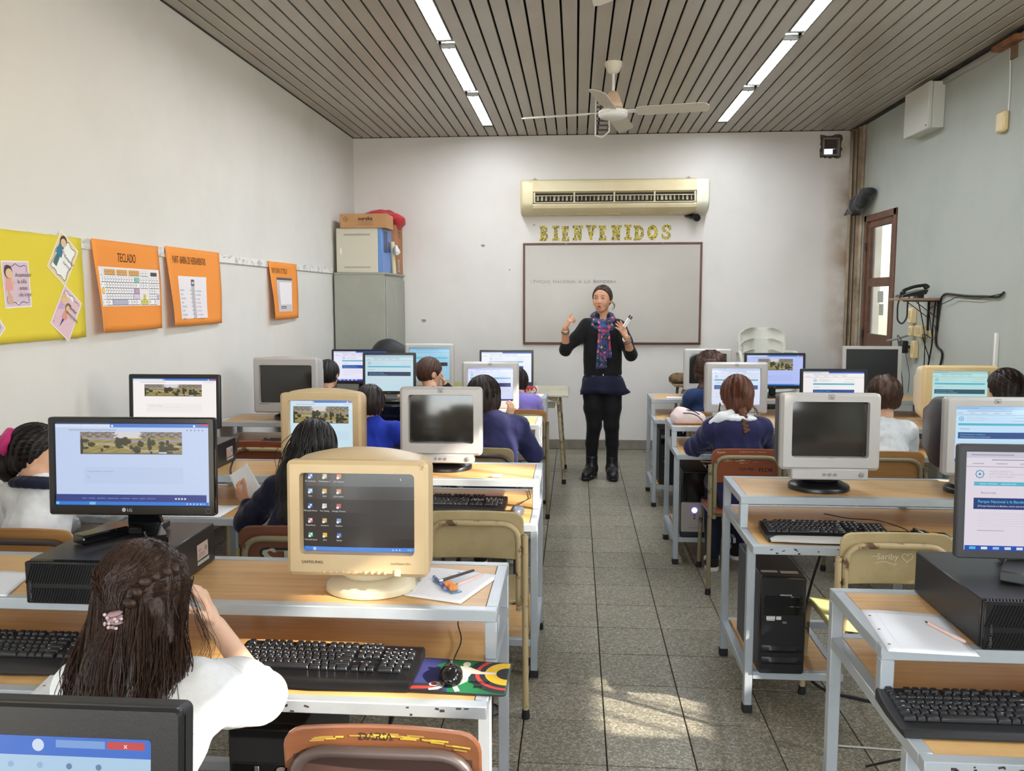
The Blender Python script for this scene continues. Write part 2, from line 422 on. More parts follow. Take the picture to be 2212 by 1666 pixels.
# floor: dark bed with terrazzo tiles laid on it
M_bed = mat('floor_joint', (52, 49, 43), .9)
def terrazzo():
    m = bpy.data.materials.new('terrazzo'); m.use_nodes = True; nt = m.node_tree; N = nt.nodes; L = nt.links; b = N['Principled BSDF']
    g = N.new('ShaderNodeNewGeometry'); oi = N.new('ShaderNodeObjectInfo')
    mp = N.new('ShaderNodeVectorMath'); mp.operation = 'MULTIPLY'; mp.inputs[1].default_value = (1, 1.25, 1); L.new(g.outputs['Position'], mp.inputs[0])
    v = N.new('ShaderNodeTexVoronoi'); v.inputs['Scale'].default_value = 150; L.new(mp.outputs[0], v.inputs[0])
    cr = N.new('ShaderNodeValToRGB'); e = cr.color_ramp.elements
    e[0].position = 0; e[0].color = lin((112, 107, 93)) + (1,); e[1].position = 1; e[1].color = lin((186, 180, 161)) + (1,)
    for p, c in ((.3, (128, 122, 106)), (.62, (146, 139, 121)), (.82, (165, 158, 139))): q = cr.color_ramp.elements.new(p); q.color = lin(c) + (1,)
    sp = N.new('ShaderNodeSeparateColor'); L.new(v.outputs['Color'], sp.inputs[0]); L.new(sp.outputs[0], cr.inputs[0])
    nz = N.new('ShaderNodeTexNoise'); nz.inputs['Scale'].default_value = 2.2; nz.inputs['Detail'].default_value = 3; L.new(g.outputs['Position'], nz.inputs[0])
    hs = N.new('ShaderNodeHueSaturation'); L.new(cr.outputs[0], hs.inputs['Color'])
    a = N.new('ShaderNodeMath'); a.operation = 'MULTIPLY_ADD'; a.inputs[1].default_value = .26; a.inputs[2].default_value = .62; L.new(nz.outputs[0], a.inputs[0])
    c = N.new('ShaderNodeMath'); c.operation = 'MULTIPLY_ADD'; c.inputs[1].default_value = .16; L.new(oi.outputs['Random'], c.inputs[0]); L.new(a.outputs[0], c.inputs[2])
    L.new(c.outputs[0], hs.inputs['Value']); L.new(hs.outputs[0], b.inputs['Base Color']); b.inputs['Roughness'].default_value = .42
    b.inputs['Specular IOR Level'].default_value = .35
    return m
M_terr = terrazzo()
b = B(); b.box(((XL + XR) / 2, (YB + YF) / 2, -.06), (XR - XL + .4, YB - YF + .4, .1)); floor = struct(obj('floor', b, M_bed, smooth=0))
T = .3
tb = B(); tb.box((0, 0, -.006), (T - .0045, T - .0045, .012), bev=.0012); tile_me = mesh_from('tile', tb, M_terr, 0)
rest = B()
for i in range(-8, 9):
    for j in range(-31, 6):
        x0, x1 = .116 + i * T, .116 + (i + 1) * T; y0, y1 = 6.903 + j * T, 6.903 + (j + 1) * T
        X0, X1, Y0, Y1 = max(x0, XL), min(x1, XR), max(y0, YF), min(y1, YB)
        if X1 - X0 < .02 or Y1 - Y0 < .02: continue
        full = X1 - X0 > T - 1e-6 and Y1 - Y0 > T - 1e-6
        if full and -3 <= i <= 5 and y0 > 1.7: link('tile', tile_me, floor, ((x0 + x1) / 2, (y0 + y1) / 2, 0))
        else: rest.box(((X0 + X1) / 2, (Y0 + Y1) / 2, -.006), (X1 - X0 - .0045, Y1 - Y0 - .0045, .012))
stuff(obj('outer_tiles', rest, M_terr, floor, smooth=0))

# ceiling: dark void with painted metal slats, two channels left open for the lights
M_void = mat('ceiling_void', (38, 35, 30), .9)
M_slat = mat('ceiling_slat_paint', (170, 162, 149), .32, var=((160, 151, 138), .8, .4, .7), spec=.6, rnd=.03)
b = B(); b.box(((XL + XR) / 2, (YB + YF) / 2, ZC + .09), (XR - XL + .4, YB - YF + .4, .06)); ceil = struct(obj('ceiling', b, M_void, smooth=0))
P = .1; LX = (-.845, 1.355)
def slat_mesh(y0, y1, w):
    s = B(); h = w / 2; prof = [(-h, .022), (-h, .004), (-h + .004, 0), (h - .004, 0), (h, .004), (h, .022)]
    s.loft([[Vector((x, y, z)) for x, z in prof] for y in (y0, y1)], cap=False, closed=False); return mesh_from('slat', s, M_slat, 30)
full_s = slat_mesh(YF, YB - .012, P - .013); end_s = slat_mesh(8.235, YB - .012, P - .013)
for k in range(50):
    x = -2.245 + P * k; chan = any(abs(x - q) < .04 for q in LX)
    o = link('slat', end_s if chan else full_s, ceil, (x, 0, ZC + random.uniform(-.001, .001)))

# walls
b = B(); b.box((XL - .08, (YB + YF) / 2, 1.65), (.16, YB - YF, 3.4)); struct(obj('wall_left', b, M_wall, smooth=0))
def wall_holes(axis, c0, c1, a0, a1, z0, z1, holes, sills):
    """wall slab with rectangular openings; axis 'x': slab spans y, axis 'y': slab spans x"""
    b = B(); aa = sorted({a0, a1, *[h[0] for h in holes], *[h[1] for h in holes]}); zz = sorted({z0, z1, *[h[2] for h in holes], *[h[3] for h in holes]})
    for i in range(len(aa) - 1):
        for j in range(len(zz) - 1):
            am, zm = (aa[i] + aa[i + 1]) / 2, (zz[j] + zz[j + 1]) / 2
            if any(h[0] < am < h[1] and h[2] < zm < h[3] for h in holes): continue
            cc, sz = (c0 + c1) / 2, abs(c1 - c0)
            if axis == 'x': b.box((cc, am, zm), (sz, aa[i + 1] - aa[i], zz[j + 1] - zz[j]))
            else: b.box((am, cc, zm), (aa[i + 1] - aa[i], sz, zz[j + 1] - zz[j]))
    return b
DOOR = (7.465, 8.26, 0, 2.33)
WIN = [(1.6, 4.15, 1.25, 1.58), (1.6, 4.15, 2.24, 2.85), (-.55, .52, 1.9, 2.82)]
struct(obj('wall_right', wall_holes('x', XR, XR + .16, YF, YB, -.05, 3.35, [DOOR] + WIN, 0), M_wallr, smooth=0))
HOLE = (2.425, 2.585, 2.965, 3.135)
struct(obj('wall_back', wall_holes('y', YB, YB + .16, XL - .16, XR + .16, -.05, 3.35, [HOLE], 0), M_wallb, smooth=0))
RW = (-2.0, 1.6, .95, 2.7)
struct(obj('wall_rear', wall_holes('y', YF - .16, YF, XL - .16, XR + .16, -.05, 3.35, [RW], 0), M_wall, smooth=0))

# skirting
M_skirt = mat('stone_skirting', (138, 130, 116), .6, var=((116, 108, 95), 6, .4, .7))
b = B(); b.box(((XL + XR) / 2, YB - .012, .05), (XR - XL, .024, .1), bev=.004); struct(obj('baseboard_back', b, M_skirt))
b = B(); b.box((XL + .01, (YB + YF) / 2, .05), (.02, YB - YF - .06, .1), bev=.004); struct(obj('baseboard_left', b, M_skirt))
b = B(); b.box((XR - .01, (7.44 + YF) / 2, .05), (.02, 7.44 - YF, .1), bev=.004); struct(obj('baseboard_right', b, M_skirt))
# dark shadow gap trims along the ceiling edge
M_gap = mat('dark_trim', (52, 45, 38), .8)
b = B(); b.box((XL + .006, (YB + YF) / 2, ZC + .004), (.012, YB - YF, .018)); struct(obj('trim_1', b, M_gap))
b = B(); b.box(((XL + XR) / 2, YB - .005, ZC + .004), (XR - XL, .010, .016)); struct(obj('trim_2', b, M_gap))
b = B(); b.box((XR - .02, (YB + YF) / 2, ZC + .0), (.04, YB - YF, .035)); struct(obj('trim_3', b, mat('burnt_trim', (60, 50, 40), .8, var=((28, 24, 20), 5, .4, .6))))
b = B(); b.box((XR - .012, 5.9, ZC - .055), (.024, 1.5, .03), bev=.004); struct(obj('trim_4', b, mat('grey_conduit', (168, 164, 156), .6)))

# plaster rail on the left wall where the posters hang
M_rail = mat('peeling_rail', (228, 226, 220), .8, var=((176, 172, 166), 16, .52, .68))
b = B(); b.box((XL + .006, 5.4, 1.824), (.012, 4.85, .05), bev=.003); struct(obj('trim_5', b, M_rail))
b = B()
for k in range(26):
    y = 3.1 + k * .185 + random.uniform(-.05, .05); b.box((XL + .0135, y, 1.835 + random.uniform(-.018, .012)), (.003, random.uniform(.02, .07), random.uniform(.004, .012)), rotm(random.uniform(-.5, .5)), .001)
stuff(obj('paper_scraps', b, mat('paper_scrap', (196, 193, 187), .9), bpy.data.objects['trim_5']))
# vertical casing strips in the back right corner
M_case = mat('casing_brown', (176, 158, 132), .7, var=((120, 98, 72), 4, .42, .7))
for k, (y, w, d) in enumerate(((8.37, .05, .02), (8.47, .09, .035), (8.60, .09, .05))):
    b = B(); b.box((XR - d / 2, y, 1.6), (d, w, 3.18), bev=.006); struct(obj('trim_%d' % (6 + k), b, M_case))
for k, y in enumerate((8.415, 8.535)):
    b = B(); b.tube([(XR - .05, y, .1), (XR - .048, y + .004, 1.6), (XR - .05, y, 3.17)], .007, 6); struct(obj('trim_%d' % (9 + k), b, mat('brown_cable', (72, 56, 42), .6)))

# ------------------------------------------------------------------ ceiling lights
M_hous = mat('light_housing', (196, 196, 190), .4, metal=.2)
M_tube = mat('lit_tube', (238, 245, 255), .4, emit=54.0)
M_tubel = M_tube
def ceiling_light(x, y0, y1, label):
    t = thing('ceiling_light', label, 'light', (x, (y0 + y1) / 2, ZC + .03), 0, 'fluorescent ceiling lights'); L = y1 - y0
    b = B(); b.box((0, 0, .022), (.096, L, .03), bev=.003)
    for s in (-1, 1): b.box((s * .046, 0, -.012), (.006, L, .044), bev=.002)
    obj('housing', b, M_hous, t)
    b = B(); b.box((0, 0, -.018), (.074, L - .07, .016), bev=.006); obj('diffuser', b, M_tube, t)
    for s in (-1, 1):
        b = B(); b.box((0, s * (L / 2 - .017), -.016), (.086, .034, .03), bev=.003); e = obj('end_cap', b, M_hous, t)
        b = B(); b.ball((.004, s * (L / 2 - .02), -.033), (.008, .008, .004), 8, 6); obj('screw', b, mat('chrome', (220, 220, 220), .2, metal=1), e)
    return t
for x, nm in ((LX[0], 'left'), (LX[1], 'right')):
    for (a, c), w in (((6.985, 8.20), 'farthest from the camera, nearest the whiteboard wall'), ((5.66, 6.84), 'second from the whiteboard wall'), ((4.2, 5.53), 'third from the whiteboard wall')):
        ceiling_light(x, a, c, 'lit fluorescent ceiling light in the %s row, %s' % (nm, w))

# ------------------------------------------------------------------ windows, door, exhaust opening
M_wood = mat('brown_frame_wood', (112, 74, 52), .5, var=((84, 54, 38), 9, .4, .7), grain=((92, 58, 40), (40, 40, 3), .5))
M_bar = mat('window_bar', (120, 122, 124), .5)
M_glass = mat('clear_glass', (235, 242, 245), .02, trans=1, spec=.5)
def window(n, y0, y1, z0, z1, nb, nh):
    """steel framed window with bars, set in the right wall"""
    b = B(); x = XR + .08
    for yy in (y0 + .02, y1 - .02): b.box((x, yy, (z0 + z1) / 2), (.05, .04, z1 - z0))
    for zz in (z0 + .02, z1 - .02): b.box((x, (y0 + y1) / 2, zz), (.05, y1 - y0, .04))
    w = struct(obj('window_%d' % n, b, M_bar))
    for k in range(1, nb): y = y0 + (y1 - y0) * k / nb; q = B(); q.box((x, y, (z0 + z1) / 2), (.02, .018, z1 - z0 - .08)); obj('bar', q, M_bar, w)
    for k in range(1, nh): z = z0 + (z1 - z0) * k / nh; q = B(); q.box((x, (y0 + y1) / 2, z), (.03, y1 - y0 - .08, .022)); obj('crossbar', q, M_bar, w)
window(2, *WIN[0], 14, 1); window(3, *WIN[2], 5, 2); window(5, *WIN[1], 14, 1)
b = B(); y = YF - .08
for xx in (RW[0] + .02, RW[1] - .02): b.box((xx, y, (RW[2] + RW[3]) / 2), (.04, .05, RW[3] - RW[2]))
for zz in (RW[2] + .02, RW[3] - .02): b.box(((RW[0] + RW[1]) / 2, y, zz), (RW[1] - RW[0], .05, .04))
w4 = struct(obj('window_4', b, M_bar))
for k in range(1, 9): q = B(); q.box((RW[0] + (RW[1] - RW[0]) * k / 9, y, (RW[2] + RW[3]) / 2), (.03, .03, RW[3] - RW[2])); obj('bar', q, M_bar, w4)
# curtains half drawn over the big right window leave gaps for the sun
M_curt = mat('teal_curtain', (120, 168, 168), .9, sheen=.3)
def curtain(y0, y1, z0, z1, label, x=XR - .05):
    t = []; n = max(8, int((y1 - y0) / .025))
    for k in range(n + 1): t.append((x + .022 * math.sin(k * 1.35), y0 + (y1 - y0) * k / n))
    b = B(); b.loft([[Vector((p[0] + .012 * (i - 1) * math.sin(3 * p[1]), p[1], z)) for p in t] for i, z in enumerate((z1, (z0 + z1) / 2, z0))], False, closed=False)
    tag(obj('curtain', b, M_curt), label, 'curtain', 'curtains on the side window')
curtain(2.42, 3.075, .95, 2.95, 'teal curtain hanging at the middle of the side window')
curtain(3.11, 3.5, .95, 2.95, 'teal curtain gathered at the far part of the side window')
curtain(3.5, 4.2, .95, 2.2, 'short teal curtain at the far end of the side window')
b = B(); b.tube([(XR - .05, 1.5, 2.96), (XR - .05, 4.3, 2.96)], .01, 8); tag(obj('curtain_rod', b, M_bar), 'thin grey metal rod above the teal curtains of the side window', 'rod')

# door_1: the wooden door at the back right
b = B(); y0, y1, z1 = DOOR[0], DOOR[1], DOOR[3]; x = XR + .03
for yy in (y0 + .03, y1 - .03): b.box((x, yy, z1 / 2), (.09, .06, z1), bev=.004)
b.box((x, (y0 + y1) / 2, z1 - .03), (.09, y1 - y0, .06), bev=.004)
dr = struct(obj('door_1', b, M_wood))
b = B(); x = XR + .02
ya, yb = y0 + .065, y1 - .065; LZ = .03
for yy in (ya + .035, yb - .035): b.box((x, yy, LZ + 1.11), (.04, .07, 2.22), bev=.003)
for zz, h in ((2.245, .07), (1.708, .08), (1.17, .13), (.1, .2)): b.box((x, (ya + yb) / 2, zz), (.038, yb - ya - .14, h), bev=.003)
b.box((x + .005, (ya + yb) / 2, .65), (.02, yb - ya - .14, .92)); leaf = obj('door_leaf', b, M_wood, dr)
for z0_, z1_ in ((1.235, 1.668), (1.748, 2.21)):
    b = B(); b.box((x, (ya + yb) / 2, (z0_ + z1_) / 2), (.004, yb - ya - .14, z1_ - z0_)); obj('pane', b, M_glass, leaf)
M_out = mat('outside_white_slat', (232, 230, 232), .7); M_outg = mat('outside_grey_slat', (104, 106, 112), .6)
for k in range(5):
    b = B(); yy = ya + .13 + k * .115; b.box((XR + .3, yy, 1.6), (.03, .075, 1.5)); o = obj('outside_board', b, M_outg if k % 2 == 0 else M_out, leaf)
b = B(); b.box((XR + .014, 7.83, 1.575), (.003, .13, .10)); obj('note', b, mat('old_note', (178, 180, 170), .8), leaf)
b = B(); b.box((XR + .014, 7.80, 1.46), (.003, .1, .1)); obj('note', b, mat('old_note', (178, 180, 170), .8), leaf)
for zz in (1.19, 2.0): b = B(); b.cyl((XR - .012, y1 - .063, zz), (XR - .012, y1 - .063, zz + .08), .009, n=8); obj('hinge', b, mat('dark_iron', (60, 52, 46), .5, metal=.5), leaf)

# exhaust opening high on the back wall: broken plaster, grey frame, louvre
M_broken = mat('broken_plaster', (66, 54, 46), .95, var=((112, 96, 80), 20, .4, .65), bump=(40, .6))
hx, hz = (HOLE[0] + HOLE[1]) / 2, (HOLE[2] + HOLE[3]) / 2
t = thing('exhaust_opening', 'small square exhaust opening with daylight, high in the back wall corner', 'vent', (hx, YB, hz))
b = B(); n = 40; inner = []; outer = []
for k in range(n):
    a = 2 * PI * k / n; c, s = math.cos(a), math.sin(a); q = 1 / max(abs(c), abs(s)); inner.append((.081 * q * c, .086 * q * s)); rr = 1 + .18 * random.random(); outer.append((.094 * q * c * rr - .004, .100 * q * s * rr))
vs = [Vector((p[0], -.001, p[1])) for p in inner] + [Vector((p[0], -.007, p[1])) for p in outer]
b.add(vs, [(k, (k + 1) % n, n + (k + 1) % n, n + k) for k in range(n)]); obj('plaster_edge', b, M_broken, t)
b = B()
for s in (-1, 1): b.box((s * .074, .03, 0), (.012, .075, .168), bev=.002); b.box((0, .03, s * .079), (.16, .075, .012), bev=.002)
obj('frame', b, mat('vent_frame', (150, 142, 136), .6), t)
for k in range(7): b = B(); b.box((.0, .05, .066 - k * .012), (.136, .004, .016), rotm(.5)); obj('louvre', b, mat('vent_louvre', (84, 72, 66), .6), t)
for k in range(9): b = B(); b.box((.048, .05, -.02 - k * .0065), (.04, .003, .009), rotm(.4)); obj('louvre', b, mat('vent_louvre', (84, 72, 66), .6), t)

# marks on the back wall
for (mx_, mz_, r, lb) in ((-.955, 2.105, .02, 'grey scrape of chipped paint left of the whiteboard top'), (-.68, 1.857, .009, 'small dark wall plug hole left of the whiteboard'), (-.428, 2.31, .010, 'small dark wall plug beside the first letter of the welcome sign'), (-1.58, 1.335, .024, 'chipped paint flake by the metal cabinet')):
    b = B(); b.loft([[Vector((mx_ + r * q * math.cos(a) * (1 + .3 * math.sin(3 * a)), YB - .002 - .002 * (1 - q), mz_ + r * .7 * q * math.sin(a))) for a in [2 * PI * k / 14 for k in range(14)]] for q in (1, .4)])
    tag(obj('wall_mark', b, mat('wall_mark', (150, 147, 143), .9)), lb, 'mark')
# ------------------------------------------------------------------ computer benches
M_wood1 = mat('oak_laminate', (216, 172, 112), .38, grain=((186, 136, 80), (2.2, 42, 42), .75), var=((222, 184, 126), 2.0, .45, .7), spec=.4)
M_tubeg = mat('silver_tube_paint', (178, 184, 188), .34, metal=.25, var=((166, 172, 177), 5, .45, .7))
M_rub = mat('black_rubber', (24, 23, 23), .7)
M_chip = mat('chipped_paint', (58, 44, 40), .8)
def bench(x0, x1, yb, label, end, cpu=True):
    """two-level computer bench along x; end = -1: aisle end at x0, 1: aisle end at x1"""
    L = x1 - x0; t = thing('computer_bench', label, 'bench', ((x0 + x1) / 2, yb, 0), 0, 'two-level computer benches')
    h = L / 2; w = .03; D1, D2, FL = .385, .63, .515; Z1, Z2 = .80, .675
    b = B()
    for y in (-w / 2, -D1 + w / 2): b.bar((-h, y, Z1 - w / 2), (h, y, Z1 - w / 2), w, w)
    for x in (-h + w / 2, h - w / 2): b.bar((x, -w, Z1 - w / 2), (x, -D1 + w, Z1 - w / 2), w, w)
    obj('top_frame', b, M_tubeg, t)
    b = B(); b.box((0, -D1 / 2, Z1 - .011), (L - 2 * w - .002, D1 - 2 * w - .002, .018), bev=.001); obj('top_panel', b, M_wood1, t)
    b = B()
    for y in (-w / 2, -D2 + w / 2): b.bar((-h + w if y > -.1 else -h, y, Z2 - w / 2), (h - w if y > -.1 else h, y, Z2 - w / 2), w, w)
    for x in (-h + w / 2, h - w / 2): b.bar((x, -w, Z2 - w / 2), (x, -D2 + w, Z2 - w / 2), w, w)
    sf = obj('shelf_frame', b, M_tubeg, t)
    b = B(); b.box((0, -D2 / 2, Z2 - .011), (L - 2 * w - .002, D2 - 2 * w - .002, .018), bev=.001); obj('keyboard_shelf', b, M_wood1, t)
    b = B()
    for k in range(14):
        b.box((end * (h - .04 - abs(random.gauss(0, .35))), -D2 - .0004, Z2 - .006 - random.random() ** 2 * .02), (random.uniform(.003, .012), .0012, random.uniform(.002, .006)), rotm(0, random.uniform(-.4, .4)), .0003)
    stuff(obj('paint_chips', b, M_chip, sf))
    for x in (-h + w / 2, h - w / 2):
        b = B(); b.bar((x, -D1 + w / 2, Z2), (x, -D1 + w / 2, Z1 - w), w, w, (0, 1, 0)); obj('post', b, M_tubeg, t)
    legs = [(-h + w / 2, -w / 2, Z1 - w), (h - w / 2, -w / 2, Z1 - w), (-h + w / 2, -FL - w / 2, Z2 - w), (h - w / 2, -FL - w / 2, Z2 - w)]
    for q in (.75, 1.5): legs.append((-end * q + end * h, -w / 2, Z1 - w))
    for x, y, z in legs:
        b = B(); b.bar((x, y, .012), (x, y, z), w, w, (0, 1, 0)); lg = obj('leg', b, M_tubeg, t)
        b = B(); b.box((x, y, .016), (w + .006, w + .006, .032), bev=.003); obj('rubber_foot', b, M_rub, lg)
    for x in (-h + w / 2, h - w / 2):
        b = B(); b.bar((x, -w, .15), (x, -FL, .15), w, w); obj('side_rail', b, M_tubeg, t)
    b = B(); b.bar((-h + w, -w / 2, .15), (h - w, -w / 2, .15), w, w); obj('back_rail', b, M_tubeg, t)
    if cpu:
        xa = end * (h - w); xb = end * (h - w - .32)
        b = B(); b.bar((xa, -FL - w / 2, .15), (xb, -FL - w / 2, .15), w, w); b.bar((xb, -w, .15), (xb, -FL - w, .15), w, w); obj('tower_shelf_frame', b, M_tubeg, t)
        b = B(); b.box(((xa + xb) / 2, -FL / 2 - w / 2, .158), (.30, FL - w, .014)); obj('tower_shelf', b, M_wood1, t)
    return t
XWL, XWR = XL + .03, XR - .03
bench(XWL, -.19, 2.385, 'computer bench under the beige monitor with desktop icons, nearest left', 1)
bench(XWL, -.148, 3.885, 'computer bench on the left, second from the camera, behind the girl holding paper', 1)
bench(XWL, -.213, 5.45, 'computer bench on the left, third from the camera, by the boy in royal blue', 1)
bench(XWL, -.222, 6.835, 'computer bench on the left, farthest from the camera, before the teacher table', 1)
bench(XWL, -.30, .92, 'computer bench at the very front left under the cropped dark monitor', 1, False)
bench(.68, XWR, 2.23, 'computer bench nearest on the right with a loose sheet and pen', -1, False)
bench(.645, XWR, 3.648, 'computer bench on the right with the silver edged keyboard', -1)
bench(.582, XWR, 5.44, 'computer bench on the right with the pink pencil pouch', -1)
bench(.582, XWR, 6.82, 'computer bench on the right, farthest from the camera, near the whiteboard', -1)

# ------------------------------------------------------------------ school chairs
M_cream = mat('cream_chipped_paint', (178, 158, 118), .45, var=((96, 70, 48), 16, .58, .64), bump=(30, .1))
M_dark = mat('brown_chipped_paint', (70, 58, 54), .4, var=((186, 168, 140), 13, .60, .68))
M_olive = mat('olive_chipped_paint', (132, 120, 92), .5, var=((70, 54, 38), 15, .58, .66))
M_ply = {'cream': mat('cream_board', (180, 162, 120), .5, var=((160, 140, 98), 6, .45, .72)),
         'tan': mat('tan_board', (178, 130, 76), .42, grain=((150, 100, 54), (3, 30, 40), .6)),
         'rust': mat('rust_board', (140, 72, 42), .5, grain=((120, 58, 34), (4, 20, 30), .6)),
         'copper': mat('copper_board', (122, 76, 48), .35, grain=((94, 56, 34), (4, 20, 30), .6)),
         'green': mat('pale_green_board', (206, 206, 142), .4, var=((186, 188, 120), 4, .4, .7)),
         'brown': mat('brown_board', (112, 66, 44), .5, grain=((84, 46, 30), (4, 20, 30), .6))}
def curved(b, w, h, r, th, T, cv, n=5):
    """rounded board bent about its vertical axis; T maps (x, z) -> point"""
    o = rrect(w, h, r, n); pts = []
    for i in range(len(o)):
        a, c = o[i], o[(i + 1) % len(o)]; L = math.dist(a, c); m = max(1, int(L / .03))
        pts += [(a[0] + (c[0] - a[0]) * k / m, a[1] + (c[1] - a[1]) * k / m) for k in range(m)]
    def P(x, z, d): return T(x, z, d + cv * (1 - (2 * x / w) ** 2))
    N = len(pts); rings = []
    for d, ins in ((0, .004), (th * .2, 0), (th * .8, 0), (th, .004)):
        rings.append([P(x * (1 - ins / w * 2), z * (1 - ins / h * 2), d) for x, z in pts])
    b.loft(rings, cap=False)
    for d, flip in ((0, True), (th, False)):
        # filled by concentric strips so the board stays smoothly bent
        ks = [1, .75, .5, .25, .02]; ins = .004
        rr = [[P(x * (1 - ins / w * 2) * q_(q, x), z * (1 - ins / h * 2) * q, d) for x, z in pts] for q in ks for q_ in [lambda q, x: q]]
        b.loft(rr[::-1] if flip else rr, cap=False)
        b.add(rr[-1], [tuple(range(N))[::-1] if flip else tuple(range(N))])
    return b
def chair(x, y, label, board, frame, rz=0, seat=None, group='school chairs at the benches', W=.37):
    """(x, y): point on the floor below the middle of the backrest; the chair faces +y"""
    t = thing('school_chair', label, 'chair', (x, y, 0), rz, group); h = W / 2 - .018
    b = B(); curved(b, W, .185, .035, .010, lambda X, Z, d: Vector((X, -.016 + d * -1 + .02, .685 + Z)) + Vector((0, -.10 * Z, 0)), -.022); obj('backrest', b, M_ply[board], t)
    b = B(); curved(b, .37, .36, .05, .010, lambda X, Z, d: Vector((X, .21 + Z, .425 + d + .02 * (Z / .18) ** 2 * (1 if Z > 0 else .2) * -1)), -.012); obj('seat', b, M_ply[seat or board], t)
    b = B(); b.tube(fillet([(-h, .03, .40), (-h, -.012, .44), (-h, -.012, .735), (h, -.012, .735), (h, -.012, .44), (h, .03, .40)], .07, 7), .0115, 10); obj('back_frame', b, frame, t)
    b = B()
    for s in (-1, 1): b.tube(fillet([(s * h, -.02, .412), (s * h, .36, .412)], .02), .0105, 8)
    for yy in (.08, .33): b.tube([(-h, yy, .40), (h, yy, .40)], .009, 8)
    obj('seat_frame', b, frame, t)
    for s in (-1, 1):
        b = B(); b.tube(fillet([(s * (h + .024), -.012, .695), (s * (h + .024), -.02, .40), (s * (h + .028), -.045, .01)], .05), .0115, 10)
        b.lathe([(.0115, 0), (.0085, .0), (.0085, -.012)], (s * (h + .024), -.012, .6955), n=10); lg = obj('leg', b, frame, t)
        b = B(); b.lathe([(.015, .0), (.016, .01), (.0135, .034)], (s * (h + .028), -.045, 0), n=10); obj('rubber_foot', b, M_rub, lg)
        b = B(); b.tube(fillet([(s * h, .10, .405), (s * h, .365, .402), (s * (h + .004), .40, .36), (s * (h + .01), .42, .01)], .05), .0115, 10); lg = obj('leg', b, frame, t)
        b = B(); b.lathe([(.015, .0), (.016, .01), (.0135, .034)], (s * (h + .01), .42, 0), n=10); obj('rubber_foot', b, M_rub, lg)
    return t
def writing(t, items, W=.37):
    """painted or scratched writing on the outside of a chair back: (text, x, z, size, colour)"""
    P = Print(lambda u, v, d: (u, .003 - .013 - d - .10 * (v - .685) - .022 * (-(1 - (2 * u / W) ** 2)) - .0012, v), cell=.03)
    P.f = lambda u, v, d: (u, .004 - .010 + .022 * (1 - (2 * u / W) ** 2) - .10 * (v - .685) - .0012 - d, v)
    for it in items:
        if callable(it): it(P)
        else: P.text(it[1], it[2], it[0], it[3], it[4], al=.5, sp=it[5] if len(it) > 5 else 1, bold=it[6] if len(it) > 6 else 0)
    stuff(P.obj('back_writing', attr_mat('print_ink'), t))
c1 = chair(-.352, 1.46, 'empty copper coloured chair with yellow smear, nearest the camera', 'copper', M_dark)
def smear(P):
    P.rect(-.168, .597, .168, .725, (66, 42, 33))  # darker field across the board below the tube, behind the lettering
    for k in range(34):
        P.at(.0002); x = random.uniform(-.13, .15); z = .757 + random.gauss(0, .004) - .012 * max(0, abs(x) - .1) / .05; P.rect(x - random.uniform(.006, .02), z - .0018, x + random.uniform(.006, .02), z + .0018, random.choice([(168, 142, 40), (182, 156, 50), (150, 118, 50)]))
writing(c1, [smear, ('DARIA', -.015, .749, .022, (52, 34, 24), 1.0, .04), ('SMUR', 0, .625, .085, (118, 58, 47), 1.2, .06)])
chair(-.372, 3.05, 'empty cream chair pushed under the bench with the grey mouse', 'cream', M_cream)
c3 = chair(1.085, 2.86, 'empty cream chair with a scratched heart and a green seat', 'cream', M_cream, seat='green')
def heart(P):
    o = [(.045 + .0011 * 16 * math.sin(a) ** 3, .690 + .0011 * (13 * math.cos(a) - 5 * math.cos(2 * a) - 2 * math.cos(3 * a) - math.cos(4 * a))) for a in [2 * PI * k / 28 for k in range(29)]]
    P.line(o, .0022, (226, 216, 190)); P.line([(-.06, .668), (-.03, .674), (.0, .664), (.012, .668), (.004, .658)], .002, (226, 216, 190)); P.line([(-.075, .690), (-.062, .694), (-.055, .690)], .002, (226, 216, 190))
writing(c3, [('Sariby', -.02, .682, .030, (226, 216, 190)), heart])
c4 = chair(.905, 4.44, 'rust coloured chair with scribbles behind the girl with the braid', 'rust', M_olive)
def scrape(P):
    for k in range(26):
        P.at(.0001); x = random.gauss(-.05, .05); z = .713 + random.gauss(0, .006); P.rect(x - .012, z - .0016, x + random.uniform(.006, .02), z + .0016, random.choice([(196, 150, 104), (206, 168, 122), (178, 120, 78)]))
writing(c4, [scrape, ('FLOR', .10, .655, .030, (44, 26, 20), 1, .06), ('OSA MIA', -.0, .66, .02, (60, 34, 26), 1, .06), ('Karen', -.135, .754, .018, (214, 190, 160)), ('DE JESUS CAMILA Y MARTINA', .03, .757, .0105, (206, 160, 116))])
chair(1.612, 4.42, 'tan wooden chair behind the boy in the white shirt', 'tan', M_olive)
c6 = chair(-.985, 2.80, 'dark brown chair painted with large pale letters, under the girl holding paper', 'brown', M_olive)
def graf(P):
    for it in (('STEF', 0, .612, .125, (40, 34, 22), 1.0, .06), ('STEF', 0, .622, .105, (176, 174, 156), 1.08, .07)): P.text(it[1], it[2], it[0], it[3], it[4], al=.5, sp=it[5], bold=it[6])
writing(c6, [graf])
c7 = chair(-1.895, 2.70, 'tan wooden chair behind the girl leaning her head on her hand', 'tan', M_dark)
chair(-.505, 4.38, 'cream chair behind the boy in the navy sweater', 'cream', M_dark)
chair(-1.74, 4.50, 'brown wooden chair pushed in below the grey monitor with a dark screen', 'rust', M_cream)
chair(-1.17, 4.36, 'wooden chair under the boy in royal blue', 'tan', M_olive)
chair(-.385, 5.92, 'orange tan chair under the child in the fluffy lilac jacket', 'tan', M_olive)
